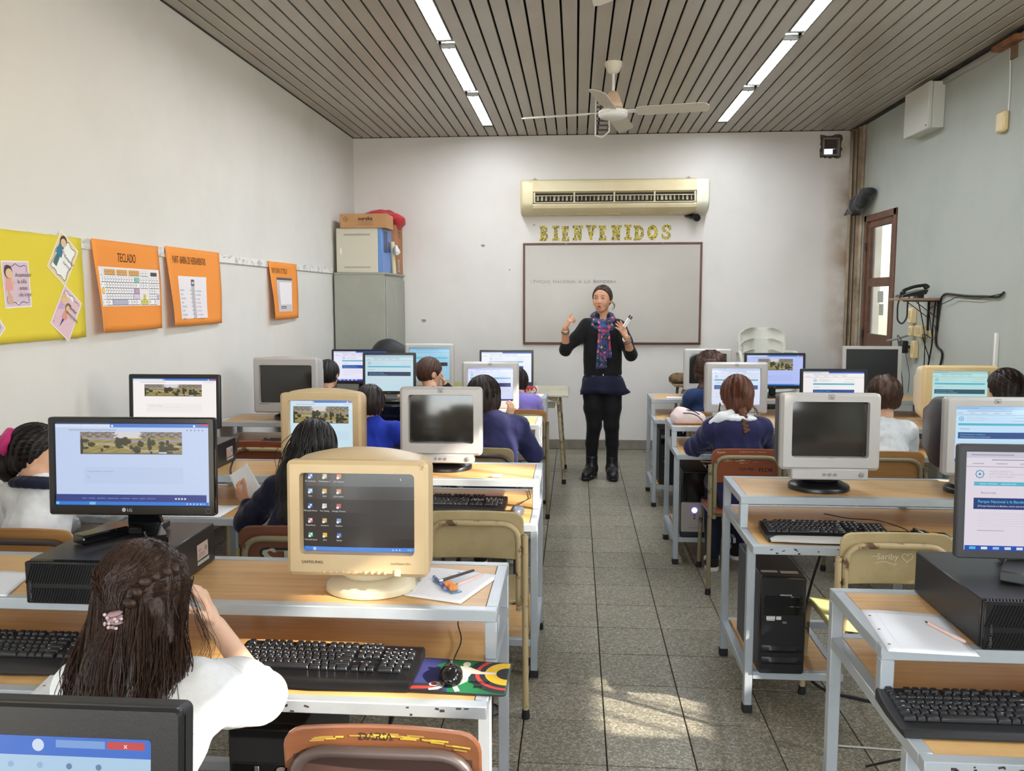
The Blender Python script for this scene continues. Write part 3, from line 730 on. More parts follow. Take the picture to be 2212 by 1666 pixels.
chair(-1.03, 5.95, 'wooden chair under the boy resting his chin on his hand', 'tan', M_olive)
chair(-1.84, 5.95, 'wooden chair under the short haired boy beside the far left wall', 'brown', M_olive)
chair(.98, 5.90, 'wooden chair under the curly haired child', 'tan', M_olive)
chair(2.30, 4.35, 'wooden chair by the side wall, under the child cut off at the edge', 'tan', M_olive)
chair(-1.02, 7.88, 'pale green chair turned towards the class behind the far monitors', 'green', M_cream, rz=PI)
chair(-.86, 1.08, 'wooden chair under the girl with the long loose ponytail', 'tan', M_olive)

# stacked white plastic armchairs at the back wall
M_plast = mat('white_plastic', (214, 212, 200), .4, spec=.4)
def plastic_chair(z, y, label):
    t = thing('plastic_chair', label, 'chair', (1.80, y, z), 0, 'stacked white plastic chairs'); b = B()
    W = .225; seat = .42; top = .86
    def edge(v): return W * (.86 + .14 * math.sin(min(1, v) * PI * .6)) * (1 if v < .8 else math.sqrt(max(.06, 1 - ((v - .8) / .215) ** 2 * .9)))
    def pt(u, v, d=0): return Vector((u * edge(v), .20 - .075 * (1 - u * u) * -1 + .08 * v + d - .075, seat + (top - seat) * v))
    N, Mv = 20, 22; f = []; vs = [pt(-1 + 2 * i / N, j / Mv) for j in range(Mv + 1) for i in range(N + 1)]
    def slot(u, v): return (.08 < v < .74) and ((abs(u) < .27) or (.47 < abs(u) < .86)) and (v * 100) % 14 > 11
    for j in range(Mv):
        for i in range(N):
            u, v = -1 + 2 * (i + .5) / N, (j + .5) / Mv
            f.append((j * (N + 1) + i, j * (N + 1) + i + 1, (j + 1) * (N + 1) + i + 1, (j + 1) * (N + 1) + i))
    b.add(vs, f); bo = obj('backrest', b, M_plast, t); sm = bo.modifiers.new('thick', 'SOLIDIFY'); sm.thickness = .006
    for c, wd in ((0, .30), (-.66, .19), (.66, .19)):
        for k in range(5):
            v0 = .12 + k * .13 - (0 if c == 0 else .02); b = B(); n = 6
            r0 = [pt(c - wd * (1 if c == 0 else .9) + 2 * wd * (1 if c == 0 else .9) * i / n, v0, .004) for i in range(n + 1)]
            r1 = [p + Vector((0, .012, .055)) for p in r0]; r2 = [p + Vector((0, -.012, .0)) for p in r0]
            b.loft([r1, [p + Vector((0, -.018, -.0)) for p in r1], r2], cap=False, closed=False); obj('louvre', b, M_plast, bo)
    b = B(); b.loft([[Vector((x, y_, seat + .006 * z_ - .02 * (1 - (x / .22) ** 2))) for x in np.linspace(-.2, .2, 9)] for y_, z_ in ((.2, 0), (0, -1), (-.2, 0), (-.23, -3))], False, closed=False); s_ = obj('seat', b, M_plast, t); s_.modifiers.new('thick', 'SOLIDIFY').thickness = .008
    for s in (-1, 1):
        b = B(); b.tube(fillet([(s * .21, .26, seat + .2), (s * .26, -.1, seat + .22), (s * .26, -.2, seat + .16), (s * .25, -.22, 0)], .08), .018, 8); obj('arm', b, M_plast, t)
        b = B(); b.bar((s * .19, .19, seat - .01), (s * .22, .25, 0), .03, .04); obj('leg', b, M_plast, t)
        b = B(); b.tube([(s * (.22 - .05 * 0), .30, top - .15), (s * .2, .22, seat)], .008, 6); obj('rim', b, M_plast, t)
for k in range(5): plastic_chair(.105 * k, 8.02 + .02 * k, 'white plastic armchair, ' + ('topmost of the stack by the back wall' if k == 4 else '%s from the floor in the stack by the back wall' % ('first', 'second', 'third', 'fourth')[k]))

# ------------------------------------------------------------------ teacher table and the little table at the back
M_tabt = mat('worn_table_top', (196, 188, 164), .5, var=((176, 166, 140), 7, .45, .7))
def school_table(x0, x1, y0, y1, z, label, frame, top):
    t = thing('school_table', label, 'table', ((x0 + x1) / 2, (y0 + y1) / 2, 0)); w, d = (x1 - x0) / 2, (y1 - y0) / 2
    b = B(); b.box((0, 0, z - .010), (2 * w, 2 * d, .02), bev=.004); obj('tabletop', b, top, t)
    b = B()
    for s in (-1, 1): b.tube([(s * (w - .10), -d + .05, z - .032), (s * (w - .10), d - .05, z - .032)], .012, 8)
    for yy in (-d + .05, d - .05): b.tube([(-w + .1, yy, z - .032), (w - .1, yy, z - .032)], .012, 8)
    obj('under_frame', b, frame, t)
    for s in (-1, 1):
        for yy, e in ((-d + .05, -.0), (d - .05, .0)):
            b = B(); b.tube(fillet([(s * (w - .16), yy, z - .035), (s * (w - .085), yy, z - .05), (s * (w - .035), yy + e, .012)], .09), .0145, 10); lg = obj('leg', b, frame, t)
            b = B(); b.lathe([(.018, 0), (.019, .015), (.016, .04)], (s * (w - .035), yy + e, 0), n=10); obj('rubber_foot', b, M_rub, lg)
    b = B(); b.box((0, .05, z - .14), (2 * w - .24, .3, .012)); b.box((0, -.1, z - .115), (2 * w - .24, .012, .05)); obj('book_tray', b, top, t)
    return t
school_table(-.80, -.055, 6.965, 7.70, .765, 'teacher table with splayed cream legs behind the far left bench', mat('cream_tube', (176, 162, 128), .45, var=((120, 100, 74), 14, .55, .65)), M_tabt)
school_table(.93, 1.50, 7.95, 8.45, .755, 'small dark table against the back wall behind the curly haired child', M_olive, mat('brown_table_top', (136, 112, 84), .5, var=((110, 88, 64), 6, .4, .7)))

# ------------------------------------------------------------------ metal cabinet and what stands on it
M_cab = mat('green_grey_steel', (158, 158, 146), .45, var=((148, 148, 136), 3, .4, .7))
t = thing('metal_cabinet', 'tall green grey steel cabinet in the back left corner', 'cabinet', (-2.02, 8.25, 0))
b = B(); b.box((-.008, 0, .905), (.484, .86, 1.79), bev=.003); obj('body', b, M_cab, t)
b = B(); b.box((0, 0, 1.80), (.50, .87, .02), bev=.004); obj('top_plate', b, M_cab, t)
for s in (-1, 1):
    b = B(); b.box((.242, s * .21, .90), (.016, .40, 1.70), bev=.003); d = obj('door', b, M_cab, t)
b = B(); b.bar((.256, -.03, .95), (.256, -.03, 1.07), .012, .02); obj('handle', b, mat('dark_handle', (60, 60, 58), .4, metal=.6), d)
M_beige = mat('beige_steel', (206, 200, 180), .45)
t = thing('computer_case', 'beige side lying computer case with blue edge on top of the cabinet', 'computer', (-2.03, 8.06, 1.81))
b = B(); b.box((-.02, 0, .207), (.40, .42, .412), bev=.004); obj('case', b, M_beige, t)
b = B(); b.box((.198, 0, .207), (.04, .425, .415), bev=.006); obj('front_panel', b, mat('blue_plastic', (96, 136, 196), .4), t)
b = B(); b.box((.2185, -.06, .29), (.004, .15, .2), bev=.001); b.box((.2185, .1, .25), (.004, .1, .1), bev=.001); obj('drive_bay', b, mat('navy_plastic', (42, 60, 100), .4), t)
b = B()
for z0 in (.045, .05, .055, .345, .35, .355, .36): b.box((-.02, -.2105, z0), (.25, .002, .0025))
stuff(obj('vent_slots', b, mat('slot_grey', (150, 146, 132), .7), t))
b = B(); b.box((-.175, -.2106, .2), (.012, .002, .055)); obj('sticker', b, mat('white_sticker', (240, 240, 236), .6), t)
M_card = mat('cardboard', (188, 142, 98), .8, var=((176, 130, 88), 4, .4, .7)); M_inkb = mat('black_print', (58, 42, 34), .7)
t = thing('cardboard_box', 'flat brown cardboard box printed eureka on top of the beige case', 'box', (-1.985, 7.985, 2.222))
b = B(); b.box((0, 0, .066), (.44, .30, .132), bev=.003); obj('box_body', b, M_card, t)
P = Print(lambda u, v, d: (u, -.1512 - d, v))
P.text(.02, .072, 'eureka', .05, (52, 40, 34), al=.5, bold=.03); P.ring(-.165, .082, .019, .022, (70, 52, 42)); P.text(-.165, .075, 'e', .03, (60, 44, 36), al=.5, bold=.03)
for z, w in ((.058, .16), (.03, .17)): P.rect(.02 - w / 2, z, .02 + w / 2, z + .0025, (96, 70, 54))
P.text(.02, .040, 'NATURAL Y ARTESANAL', .011, (90, 66, 50), al=.5); P.obj('printing', attr_mat('print_ink'), t)
t = thing('cardboard_box', 'tall worn cardboard box standing behind the beige case on the cabinet', 'box', (-1.98, 8.475, 1.811))
b = B(); b.box((0, 0, .24), (.40, .33, .48), bev=.004); obj('box_body', b, mat('cardboard_red', (178, 122, 82), .8, var=((150, 100, 66), 5, .42, .7)), t)
P = Print(lambda u, v, d: (.2012 + d, u, v))
for k, (s_, z) in enumerate((('Gomas', .40), ('Tintas', .36), ('papel', .26), ('cartulina', .23))): P.text(.0, z, s_, .045 if k < 2 else .028, (78, 48, 36), al=.5)
P.rect(-.08, .02, .0, .14, (214, 206, 192)); 
for k in range(7): P.rect(-.074 + k * .010, .03, -.070 + k * .010, .13, (90, 84, 78))
P.ring(-.13, .40, .02, .024, (90, 60, 44)); P.obj('printing', attr_mat('print_ink'), t)
def crumple(name, label, cat, c, r, m, seed, amp=.25, h=.012, extra=()):
    S = SDF(np.array(c) - np.array(r) * 1.5, np.array(c) + np.array(r) * 1.5, h); S.ell(c, r)
    for e in extra: S.ell(e[0], e[1], k=.04)
    S.disp(lambda x, y, z: amp * min(r) * (1.1 * np.abs(wob(x, y, z, seed, 1.5 / min(r))) + .45 * wob(x, y, z, seed + 1, 4.2 / min(r)) - .5)); return tag(S.obj(name, m, base=c), label, cat)
# ------------------------------------------------------------------ screens
M_scr = attr_mat('lit_screen', .62, .25); M_ink = attr_mat('print_ink', 0, .8)
M_offs = mat('dark_crt_glass', (44, 42, 38), .12, spec=.7); M_black = mat('black_plastic', (22, 22, 24), .32, bump=(300, .03)); M_gloss = mat('gloss_black', (12, 12, 13), .12)
M_blackm = mat('matt_black', (34, 34, 36), .5); M_dgrey = mat('dark_grey_plastic', (58, 58, 60), .45)
M_silver = mat('silver_plastic', (178, 174, 170), .35, metal=.05); M_silverd = mat('grey_plastic', (134, 130, 127), .4); M_lgrey = mat('light_grey_plastic', (188, 186, 180), .4)
M_bei = mat('beige_plastic', (202, 176, 134), .42, var=((194, 167, 125), 5, .45, .7)); M_bei2 = mat('pale_beige_plastic', (206, 194, 164), .42)
M_white = mat('white_plastic_part', (232, 230, 224), .4)
_q = np.random.default_rng(5); _trees = [(_q.random(), _q.uniform(.08, .60), _q.uniform(.012, .05), _q.uniform(.05, .2)) for _ in range(34)]
def park(s, t):
    """park seen from above: lawn, paths, dark trees, buildings behind"""
    n = math.sin(s * 41 + 3 * math.sin(t * 17)) * .35 + math.sin(s * 93 + t * 61 + 2 * math.sin(s * 31)) * .3 + math.sin(t * 37 - s * 57) * .25 + math.sin(s * 211 + 9 * t) * math.sin(t * 83 + 40 * s) * .35
    for x, y, rx, ry in _trees:
        if ((s - x) / rx) ** 2 + ((t - y) / ry) ** 2 < 1 + .45 * n: k = 1 + .5 * n + .5 * (t - y) / ry; return (34 + 16 * k, 34 + 15 * k, 20 + 7 * k)
    if t < .06: return (112, 104, 100)
    if t > .74 + .03 * math.sin(s * 9):
        v = math.sin(s * 70 + 5 * math.sin(t * 30)) + n
        return (214, 210, 212) if .34 < s + n * .04 < .60 else (84 + 20 * n, 76 + 18 * n, 52) if v > .25 else (150 + 24 * n, 138 + 22 * n, 136 + 22 * n)
    r_ = t - .62 - .07 * math.sin(s * 6 + .5)
    if abs(r_) < .06: return (150 + 12 * n, 144 + 12 * n, 150 + 12 * n)
    if abs(t - .30 - .16 * math.sin(s * 7)) < .05: return (176 + 12 * n, 158 + 12 * n, 128 + 10 * n)
    return (148 + 30 * n, 134 + 26 * n, 72 + 18 * n)
def logo(P, x, y, r, col):
    o = []; 
    for k in range(17): a = PI * k / 8; q = r * (1 if k % 2 == 0 else .80); o.append((x + q * math.cos(a), y + q * math.sin(a)))
    P.line(o, r * .22, col); P.disc(x, y, r * .3, r * .3, col)
def page(P, w, h, tint=(240, 240, 246), tabs=(196, 206, 226), task=None, wide=False, big=False, bar2=(40, 60, 120)):
    c = tint; P.rect(0, 0, w, h, c); g = (150, 156, 170); m = w * (.16 if wide else .05); W = w - 2 * m; t0 = h
    if wide: P.rect(w * .42, h * .955, w, h, (44, 76, 178)); P.rect(0, h * .955, w * .42, h, tabs)
    else: P.rect(0, h * .94, w, h, tabs)
    P.rect(.03 * w, h * .965, .30 * w, h * .975, g); P.rect(.16 * w, h * .915, .72 * w, h * .925, g)
    for k in range(5): P.rect((.04 + k * .15) * w, h * .876, (.11 + k * .15) * w, h * .886, (170, 176, 186))
    P.rect(0, h * .848, w, h * .852, (96, 104, 116))
    r = h * .042; ly = h * .775; logo(P, m + r * 1.3, ly, r, (60, 150, 180)); tx = m + r * 3.4
    if big:
        for k, st in enumerate(('MONUMENTO', 'HISTORICO NACIONAL', 'A LA BANDERA')): P.text(tx, ly + h * (.018 - .027 * k), st, h * .028, (190, 186, 192), sp=1.25)
    else:
        for k in range(3): P.rect(tx, ly + h * (.025 - .026 * k), tx + W * (.24, .33, .26)[k], ly + h * (.032 - .026 * k), (196, 200, 208))
    P.rect(m + W * .78, ly + .02 * h, m + W, ly + .026 * h, (170, 174, 184)); P.rect(m + W * .74, ly - .04 * h, m + W, ly - .033 * h, (170, 174, 184))
    P.rect(m, h * .658, m + W, h * .698, (84, 180, 204))
    if big: P.text(m + W * .04, h * .671, 'INICIO Y HISTORIA      ARQUITECTURA', h * .018, (224, 244, 250), sp=1.1)
    if big: P.text(m + W * .05, h * .575, 'Recorrido', h * .036, (150, 150, 158), bold=.02)
    else: P.rect(m + W * .02, h * .59, m + W * .16, h * .60, (160, 166, 176))
    P.rect(m, h * .42, m + W, h * .535, bar2); fs = h * (.040 if big else .036)
    P.text(m + W * .03, h * .485, 'Parque Nacional a la Bandera', fs, (96, 196, 232), bold=.02)
    P.text(m + W * .03, h * .445, 'El Parque Nacional a la Bandera, marco natural del Monumento', fs * .56, (226, 234, 244))
    for k in range(6): P.rect(m + W * .03, h * (.37 - .024 * k), m + W * (.97 if k < 5 else .55), h * (.3735 - .024 * k), (206, 204, 212))
    P.rect(m + W * .03, h * .20, m + W * .22, h * .206, (160, 160, 170))
    if task:
        P.rect(0, 0, w, h * .05, task)
        for k in range(6): P.rect(w * (.03 + .075 * k), h * .012, w * (.07 + .075 * k), h * .038, ((80, 190, 240), (226, 232, 240), (150, 190, 236), (214, 222, 238), (222, 226, 230), (190, 206, 240))[k])
def photo_page(P, w, h, tint, bx, task=True, foot=True, tabs=(150, 176, 214)):
    P.rect(0, 0, w, h, tint); P.rect(0, h * .955, w, h, (70, 120, 206)); P.rect(0, h * .952, w * .36, h * .992, (214, 222, 240)); P.rect(w * .17, h * .952, w * .172, h * .992, (170, 180, 200))
    P.rect(w * .94, h * .975, w, h * .995, (196, 60, 54)); P.disc(w * .375, h * .973, h * .014, h * .014, (226, 236, 250)); P.disc(w * .91, h * .973, h * .014, h * .014, (226, 236, 250))
    P.rect(w * .09, h * .918, w * .40, h * .926, (140, 150, 170)); 
    for k in range(5): P.rect(w * (.86 + .025 * k), h * .915, w * (.868 + .025 * k), h * .93, (120, 132, 156))
    P.grid(bx[0] * w, bx[1] * h, bx[2] * w, bx[3] * h, 190, 46, park)
    P.rect(w * .68, bx[1] * h + .012 * h, w * .73, bx[1] * h + .03 * h, (200, 206, 224))
    a = (bx[0] + .02) * w; b_ = bx[1] * h
    P.rect(a, b_ - .36 * h, bx[2] * w, b_ - .16 * h, tuple(max(0, c - 5) for c in tint))
    P.text(a + .02 * w, b_ - .22 * h, '> Parque Nacional a la Bandera', h * .026, (120, 160, 210)); P.rect(a + .02 * w, b_ - .245 * h, a + w * .42, b_ - .242 * h, (190, 200, 220)); P.text(a + .02 * w, b_ - .29 * h, 'Volver', h * .018, (130, 140, 160))
    if foot:
        P.rect(0, h * .04, w * .985, h * .13, (34, 48, 132))
        P.text(w * .17, h * .075, 'INICIO  -  HISTORIA  -  RECORRIDO  -  ARQUITECTURA  -  ACTIVIDADES  -  MUSEOS  -  EQUIPO  -  CONTACTO', h * .0185, (150, 176, 226))
        for k in range(4): P.rect(w * (.78 + .02 * k), h * .073, w * (.792 + .02 * k), h * .091, (226, 234, 246))
    if task:
        P.rect(0, 0, w, h * .042, (26, 120, 214)); P.rect(0, h * .004, w * .02, h * .038, (90, 206, 246)); P.rect(w * .22, h * .004, w * .26, h * .038, (120, 190, 240))
        for k in range(5): P.disc(w * (.86 + .022 * k), h * .02, h * .009, h * .009, (214, 226, 244))
        P.text(w * .955, h * .014, '10:36', h * .02, (230, 238, 250))
def desktop(P, w, h):
    P.rect(0, 0, w, h, (52, 46, 42)); P.rect(0, 0, w, h * .055, (84, 142, 226)); P.rect(0, 0, w * .07, h * .055, (60, 130, 226)); P.rect(w * .085, .008 * h, w * .11, .046 * h, (190, 214, 246))
    nm = (('Pc normal Sp', 'NotPatatoes 7', 'JClic Reports'), ('Paint', '2024', 'JClic Author'), ('Microsoft Word', 'Tux Typing', 'Google Chrome'), ('PowerPoint', 'Scratch 2', 'Papelera'), ('Microsoft Excel', 'JClic', 'Equipo'))
    cs = (((70, 130, 220), (214, 190, 150), (230, 140, 40)), ((150, 190, 236), (232, 190, 90), (226, 150, 50)), ((60, 120, 206), (220, 226, 236), (226, 90, 70)), ((200, 140, 140), (206, 180, 110), (120, 170, 226)), ((80, 190, 150), (226, 186, 60), (60, 120, 220)))
    d0 = P.d
    for r in range(5):
        for c in range(3):
            P.at(d0); x = w * (.065 + .13 * c); y = h * (.945 - .187 * r); s = h * .028
            P.rect(x - s, y - s * .5, x + s, y + s * 1.4, cs[r][c]); P.rect(x - s * 1.1, y - s * .8, x, y + s * .2, (236, 240, 246)); P.disc(x + s * .3, y + s * .7, s * .4, s * .4, (255, 255, 255) if c == 0 else cs[(r + 2) % 5][c])
            P.text(x, y - h * .062, nm[r][c], h * .026, (226, 230, 236), al=.5)
    P.poly([(w * .87, h * .945), (w * .882, h * .915), (w * .873, h * .918)], (240, 240, 240)); P.text(w * .93, h * .02, '10:36', h * .026, (214, 228, 246))
    for k in range(3): P.rect(w * (.80 + .03 * k), h * .018, w * (.81 + .03 * k), h * .038, (206, 222, 246))
def browser_top(P, w, h):
    P.rect(0, 0, w, h, (172, 204, 232)); P.rect(0, h * .90, w, h, (50, 108, 206)); P.rect(w * .89, h * .945, w * .985, h * .985, (200, 64, 66)); P.rect(w * .76, h * .945, w * .885, h * .985, (120, 160, 220)); P.text(w * .932, h * .953, 'x', h * .04, (244, 226, 226), bold=.04)
    P.disc(w * .715, h * .955, h * .033, h * .033, (206, 222, 244))
    for k in range(5): P.disc(w * (.57 + .075 * k), h * .85, h * .016, h * .016, (98, 128, 168) if k > 2 else (148, 178, 212)); 
    P.rect(w * .70, h * .755, w * .90, h * .768, (126, 156, 206)); P.text(w * .945, h * .75, 'x', h * .035, (90, 110, 140)); P.rect(0, h * .70, w, h * .704, (90, 120, 170))
    P.rect(0, 0, w, h * .70, (226, 234, 244)); logo(P, w * .2, h * .55, h * .05, (60, 150, 180)); P.rect(w * .1, h * .36, w * .9, h * .41, (84, 180, 204)); P.rect(w * .1, h * .1, w * .9, h * .26, (40, 60, 120))
    for k in range(9): P.rect(w * (.05 + .065 * k), h * .80, w * (.09 + .065 * k), h * .81, (140, 168, 204))

def rg(b, w, h, r, y, cz, n=6, cx=0): return [Vector((cx + p[0], y, cz + p[1])) for p in rrect(w, h, r, n)]
def bezel(b, ow, oh, orad, iw, ih, irad, cz, icz, y0, y1, lip, rec, n=6, icx=0):
    """front frame: outer edge at y0, front at y1 (nearer the viewer), opening recessed by rec"""
    b.loft([rg(b, ow, oh, orad, y0, cz, n), rg(b, ow, oh, orad, y1 + lip, cz, n), rg(b, ow - 2 * lip, oh - 2 * lip, max(.001, orad - lip), y1, cz, n),
            rg(b, iw + .006, ih + .006, irad + .003, y1, icz, n, icx), rg(b, iw, ih, irad, y1 + rec, icz, n, icx)], cap=False)
    return b
def lcd(label, x, y, zb, w, h, side, top, bot, fn, body, rz=0, tilt=.06, stand='oval', zd=.80, logo_=None, lc=(170, 170, 174), th=.045, emit=1.0, group='flat screens on the benches', cap=None):
    """(x, y): middle of the front face; zb: height of the panel's lower edge; zd: height the foot stands on"""
    t = thing('flat_monitor', label, 'monitor', (x, y, zd), rz, group); zc = zb - zd + h / 2; m = Matrix.Rotation(-tilt, 3, 'X')
    def X(b_):
        b_.v = [tuple(m @ Vector((p[0], p[1], p[2] - zc)) + Vector((0, 0, zc))) for p in b_.v]; return b_
    b = B(); b.loft([rg(b, w * .55, h * .6, .02, th, zc), rg(b, w * .9, h * .9, .02, th * .55, zc), rg(b, w, h, .008, th * .45, zc), rg(b, w, h, .008, .008, zc)]); obj('rear_shell', X(b), M_blackm if body in (M_black, M_gloss) else body, t)
    iw, ih = w - 2 * side, h - top - bot; icz = zc + (bot - top) / 2
    b = B(); bezel(b, w, h, .008, iw, ih, .002, zc, icz, .010, 0, .003, .006); bz = obj('bezel', X(b), body, t)
    f = lambda u, v, d: m @ Vector((u - iw / 2, .0055 - d, icz - ih / 2 + v - zc)) + Vector((0, 0, zc))
    P = Print(f); fn(P, iw, ih); P.obj('screen', attr_mat('lit_screen_%.2f' % emit, emit * .62, .3) if emit != 1 else M_scr, t)
    if logo_:
        P = Print(lambda u, v, d: m @ Vector((u, -.0008 - d, v - zc)) + Vector((0, 0, zc))); s = bot * .42; zz = zc - h / 2 + bot * .34; P.text(0, zz, logo_, s, lc, al=.5, bold=.03); P.obj('logo', M_ink, t)
    if cap:
        P = Print(lambda u, v, d: m @ Vector((u, -.0008 - d, v - zc)) + Vector((0, 0, zc))); cap(P, w, h, zc); P.obj('print', M_ink, t)
    zl = zc - h / 2
    if stand == 'oval':
        b = B(); b.lathe([(.115, 0), (.118, .006), (.11, .012), (.03, .020), (.01, .022)], (0, .05, 0), n=28, sy=.75); obj('foot', b, body, t)
        b = B(); b.loft([[Vector((p[0], .055 + p[1], z)) for p in rrect(ww, dd, .01, 4)] for z, ww, dd in ((.012, .085, .03), (zl * .4, .055, .026), (zl + .05, .05, .03))]); obj('neck', b, body, t)
    elif stand == 'vee':
        b = B()
        for s in (-1, 1): b.box((s * .075, -.035, .014), (.055, .13, .026), rotm(0, 0, s * .55), .004)
        b.box((0, .05, .012), (.12, .09, .022), bev=.004); obj('foot', b, body, t)
        b = B(); b.loft([[Vector((p[0], yy + p[1], z)) for p in rrect(ww, .02, .006, 4)] for z, ww, yy in ((.02, .10, .07), (zl + .08, .06, .035))]); obj('neck', b, body, t)
    elif stand == 'post':
        b = B(); b.box((0, .055, .01), (.26, .19, .018), bev=.007); obj('foot', b, body, t)
        b = B(); b.box((0, .07, (zl + .12) / 2), (.075, .03, zl + .1), bev=.006); obj('neck', b, M_lgrey, t)
    elif stand == 'wide':
        b = B(); b.loft([[Vector((p[0], .05 + p[1], z)) for p in rrect(ww, dd, .05, 6)] for z, ww, dd in ((0, .25, .19), (.008, .25, .19), (.014, .235, .175))]); obj('foot', b, body, t)
        b = B(); b.box((0, .075, (zl + .1) / 2 + .006), (.05, .026, zl + .09), bev=.006); obj('neck', b, body, t)
    return t
def crt(label, x, y, zb, w, h, dep, side, top, bot, fn, front, rear, rz=0, tilt=.03, chin=None, base='oval', basem=None, logo_=None, model=None, arch=0, zd=.80, rad=.016, buttons=None, rearrad=.05, vents=False, lz=None, group='tube monitors on the benches', emit=1.0, ztop=None):
    t = thing('tube_monitor', label, 'monitor', (x, y, zd), rz, group); zc = zb - zd + h / 2; m = Matrix.Rotation(-tilt, 3, 'X'); piv = Vector((0, .12, zc))
    def X(b_):
        b_.v = [tuple(m @ (Vector(p) - piv) + piv) for p in b_.v]; return b_
    def arc(ww, hh, yy, up, cz):
        return [Vector((p[0], yy, cz + p[1] + (up * max(0, 1 - (2 * p[0] / ww) ** 2) if p[1] > 0 else -up * .3 * max(0, 1 - (2 * p[0] / ww) ** 2)))) for p in rrect(ww, hh, .03, 9)]
    b = B(); fd = .06
    n = 9
    def densify(r):
        o = []
        for i in range(len(r)):
            a, c = r[i], r[(i + 1) % len(r)]; k = max(1, int((c - a).length / .03))
            o += [a.lerp(c, j / k) for j in range(k)]
        return o
    base_r = rrect(1, 1, .08, 5); pts = []
    for i in range(len(base_r)):
        a, c = base_r[i], base_r[(i + 1) % len(base_r)]; k = max(1, int(math.dist(a, c) / .09)); pts += [(a[0] + (c[0] - a[0]) * j / k, a[1] + (c[1] - a[1]) * j / k) for j in range(k)]
    def sec(ww, hh, yy, up, cz):
        return [Vector((p[0] * ww, yy, cz + p[1] * hh + (up * (1 - (2 * p[0]) ** 2) * (1 if p[1] > 0 else -.25)))) for p in pts]
    secs = [(w - .004, h - .004, fd * .55, 0, 0), (w - .006, h - .006, fd + .02, arch, 0), (w * .93, h * .93, dep * .42, arch * .9, 0), (w * .74, h * .74, dep * .72, arch * .5, -.006), (w * .62, h * .60, dep * .97, 0, -.012), (w * .58, h * .56, dep, 0, -.012)]
    b.loft([sec(a, c, d, e, zc + f_) for a, c, d, e, f_ in secs]); sh = obj('rear_shell', X(b), rear, t)
    if vents:
        vb = B()
        for i in range(12):
            for j in range(16):
                if (i * 7 + j * 3) % 16 < 13: vb.box((w / 2 * (.994 - .064 * min(1, (.02 + i * .011) / .088) - .19 * max(0, .10 + i * .011 - .168) / .12) - .0015, .10 + i * .011, zc + .08 - j * .011 - i * .002), (.006, .0045, .0045), rotm(0, 0, .15))
        stuff(obj('vent_holes', X(vb), mat('vent_hole', (96, 88, 74), .8), sh))
    iw, ih = w - 2 * side, h - top - bot; icz = zc + (bot - top) / 2
    b = B(); bezel(b, w, h, rad, iw, ih, .008, zc, icz, fd * .6, 0, rad * .7, .022); bz = obj('bezel', X(b), front, t)
    def f(u, v, d):
        a, c = 2 * u / iw - 1, 2 * v / ih - 1; return m @ (Vector((u - iw / 2, .0185 + .010 * (a * a + c * c) * .5 - d - .001, icz - ih / 2 + v)) - piv) + piv
    if fn is None:
        b = B(); N = 10; vs = [f(iw * i / N, ih * j / N, 0) for j in range(N + 1) for i in range(N + 1)]
        b.add(vs, [(j * (N + 1) + i, j * (N + 1) + i + 1, (j + 1) * (N + 1) + i + 1, (j + 1) * (N + 1) + i) for j in range(N) for i in range(N)]); obj('screen', b, M_offs, t, smooth=80)
    else:
        P = Print(f, cell=iw / 8); fn(P, iw, ih); P.obj('screen', attr_mat('lit_screen_%.2f' % emit, emit * .62, .3) if emit != 1 else M_scr, t)
    P = Print(lambda u, v, d: m @ (Vector((u, -.0008 - d, v)) - piv) + piv); any_ = False
    if logo_ == 'hp':
        P.frame(-.011, zc + h / 2 - top * .6, .011, zc + h / 2 - top * .6 + .015, .002, (90, 88, 90)); P.text(0, zc + h / 2 - top * .6 + .0035, 'hp', .012, (90, 88, 90), al=.5, bold=.05); any_ = True
    elif logo_: P.text(*logo_, al=0, bold=.06); any_ = True
    if model: P.text(model[0], model[1], model[2], model[3], model[4], al=.5); any_ = True
    if any_: P.obj('logo', M_ink, t)
    zl = zc - h / 2
    if chin:
        b = B(); b.box((0, .025, zl - chin[1] / 2 + .006), (chin[0], .055, chin[1]), bev=.005); ch = obj('control_strip', X(b), front, t)
        b = B()
        for q in (-.021, 0, .021): b.lathe([(.006, 0), (.006, .003), (.0045, .0035)], (q - .0, -.0025, zl - chin[1] / 2 + .006), rotm(PI / 2), 10)
        b.box((0, -.0035, zl - chin[1] / 2 + .006), (.042, .001, .002)); obj('button', X(b), M_silverd, ch)
        b = B(); b.lathe([(.0095, 0), (.0095, .004), (.007, .0055)], (chin[0] * .41, -.0025, zl - chin[1] / 2 + .006), rotm(PI / 2), 16); obj('power_button', X(b), M_silverd, ch)
    if buttons: buttons(t, zc, X)
    if base:
        bm = basem or front; r = .12
        b = B(); b.lathe([(r, 0), (r, .012), (r * .96, .020), (r * .70, .034), (r * .45, .045), (r * .3, .05)], (0, .135, 0), n=36, sy=.88); obj('foot', b, bm, t)
        b = B(); zt = zl + (.02 if not chin else .01)
        b.lathe([(.075, .04), (.085, max(.05, zt * .6)), (.10, zt + .02)], (0, .135, 0), n=24); obj('neck', b, bm, t)
    return t
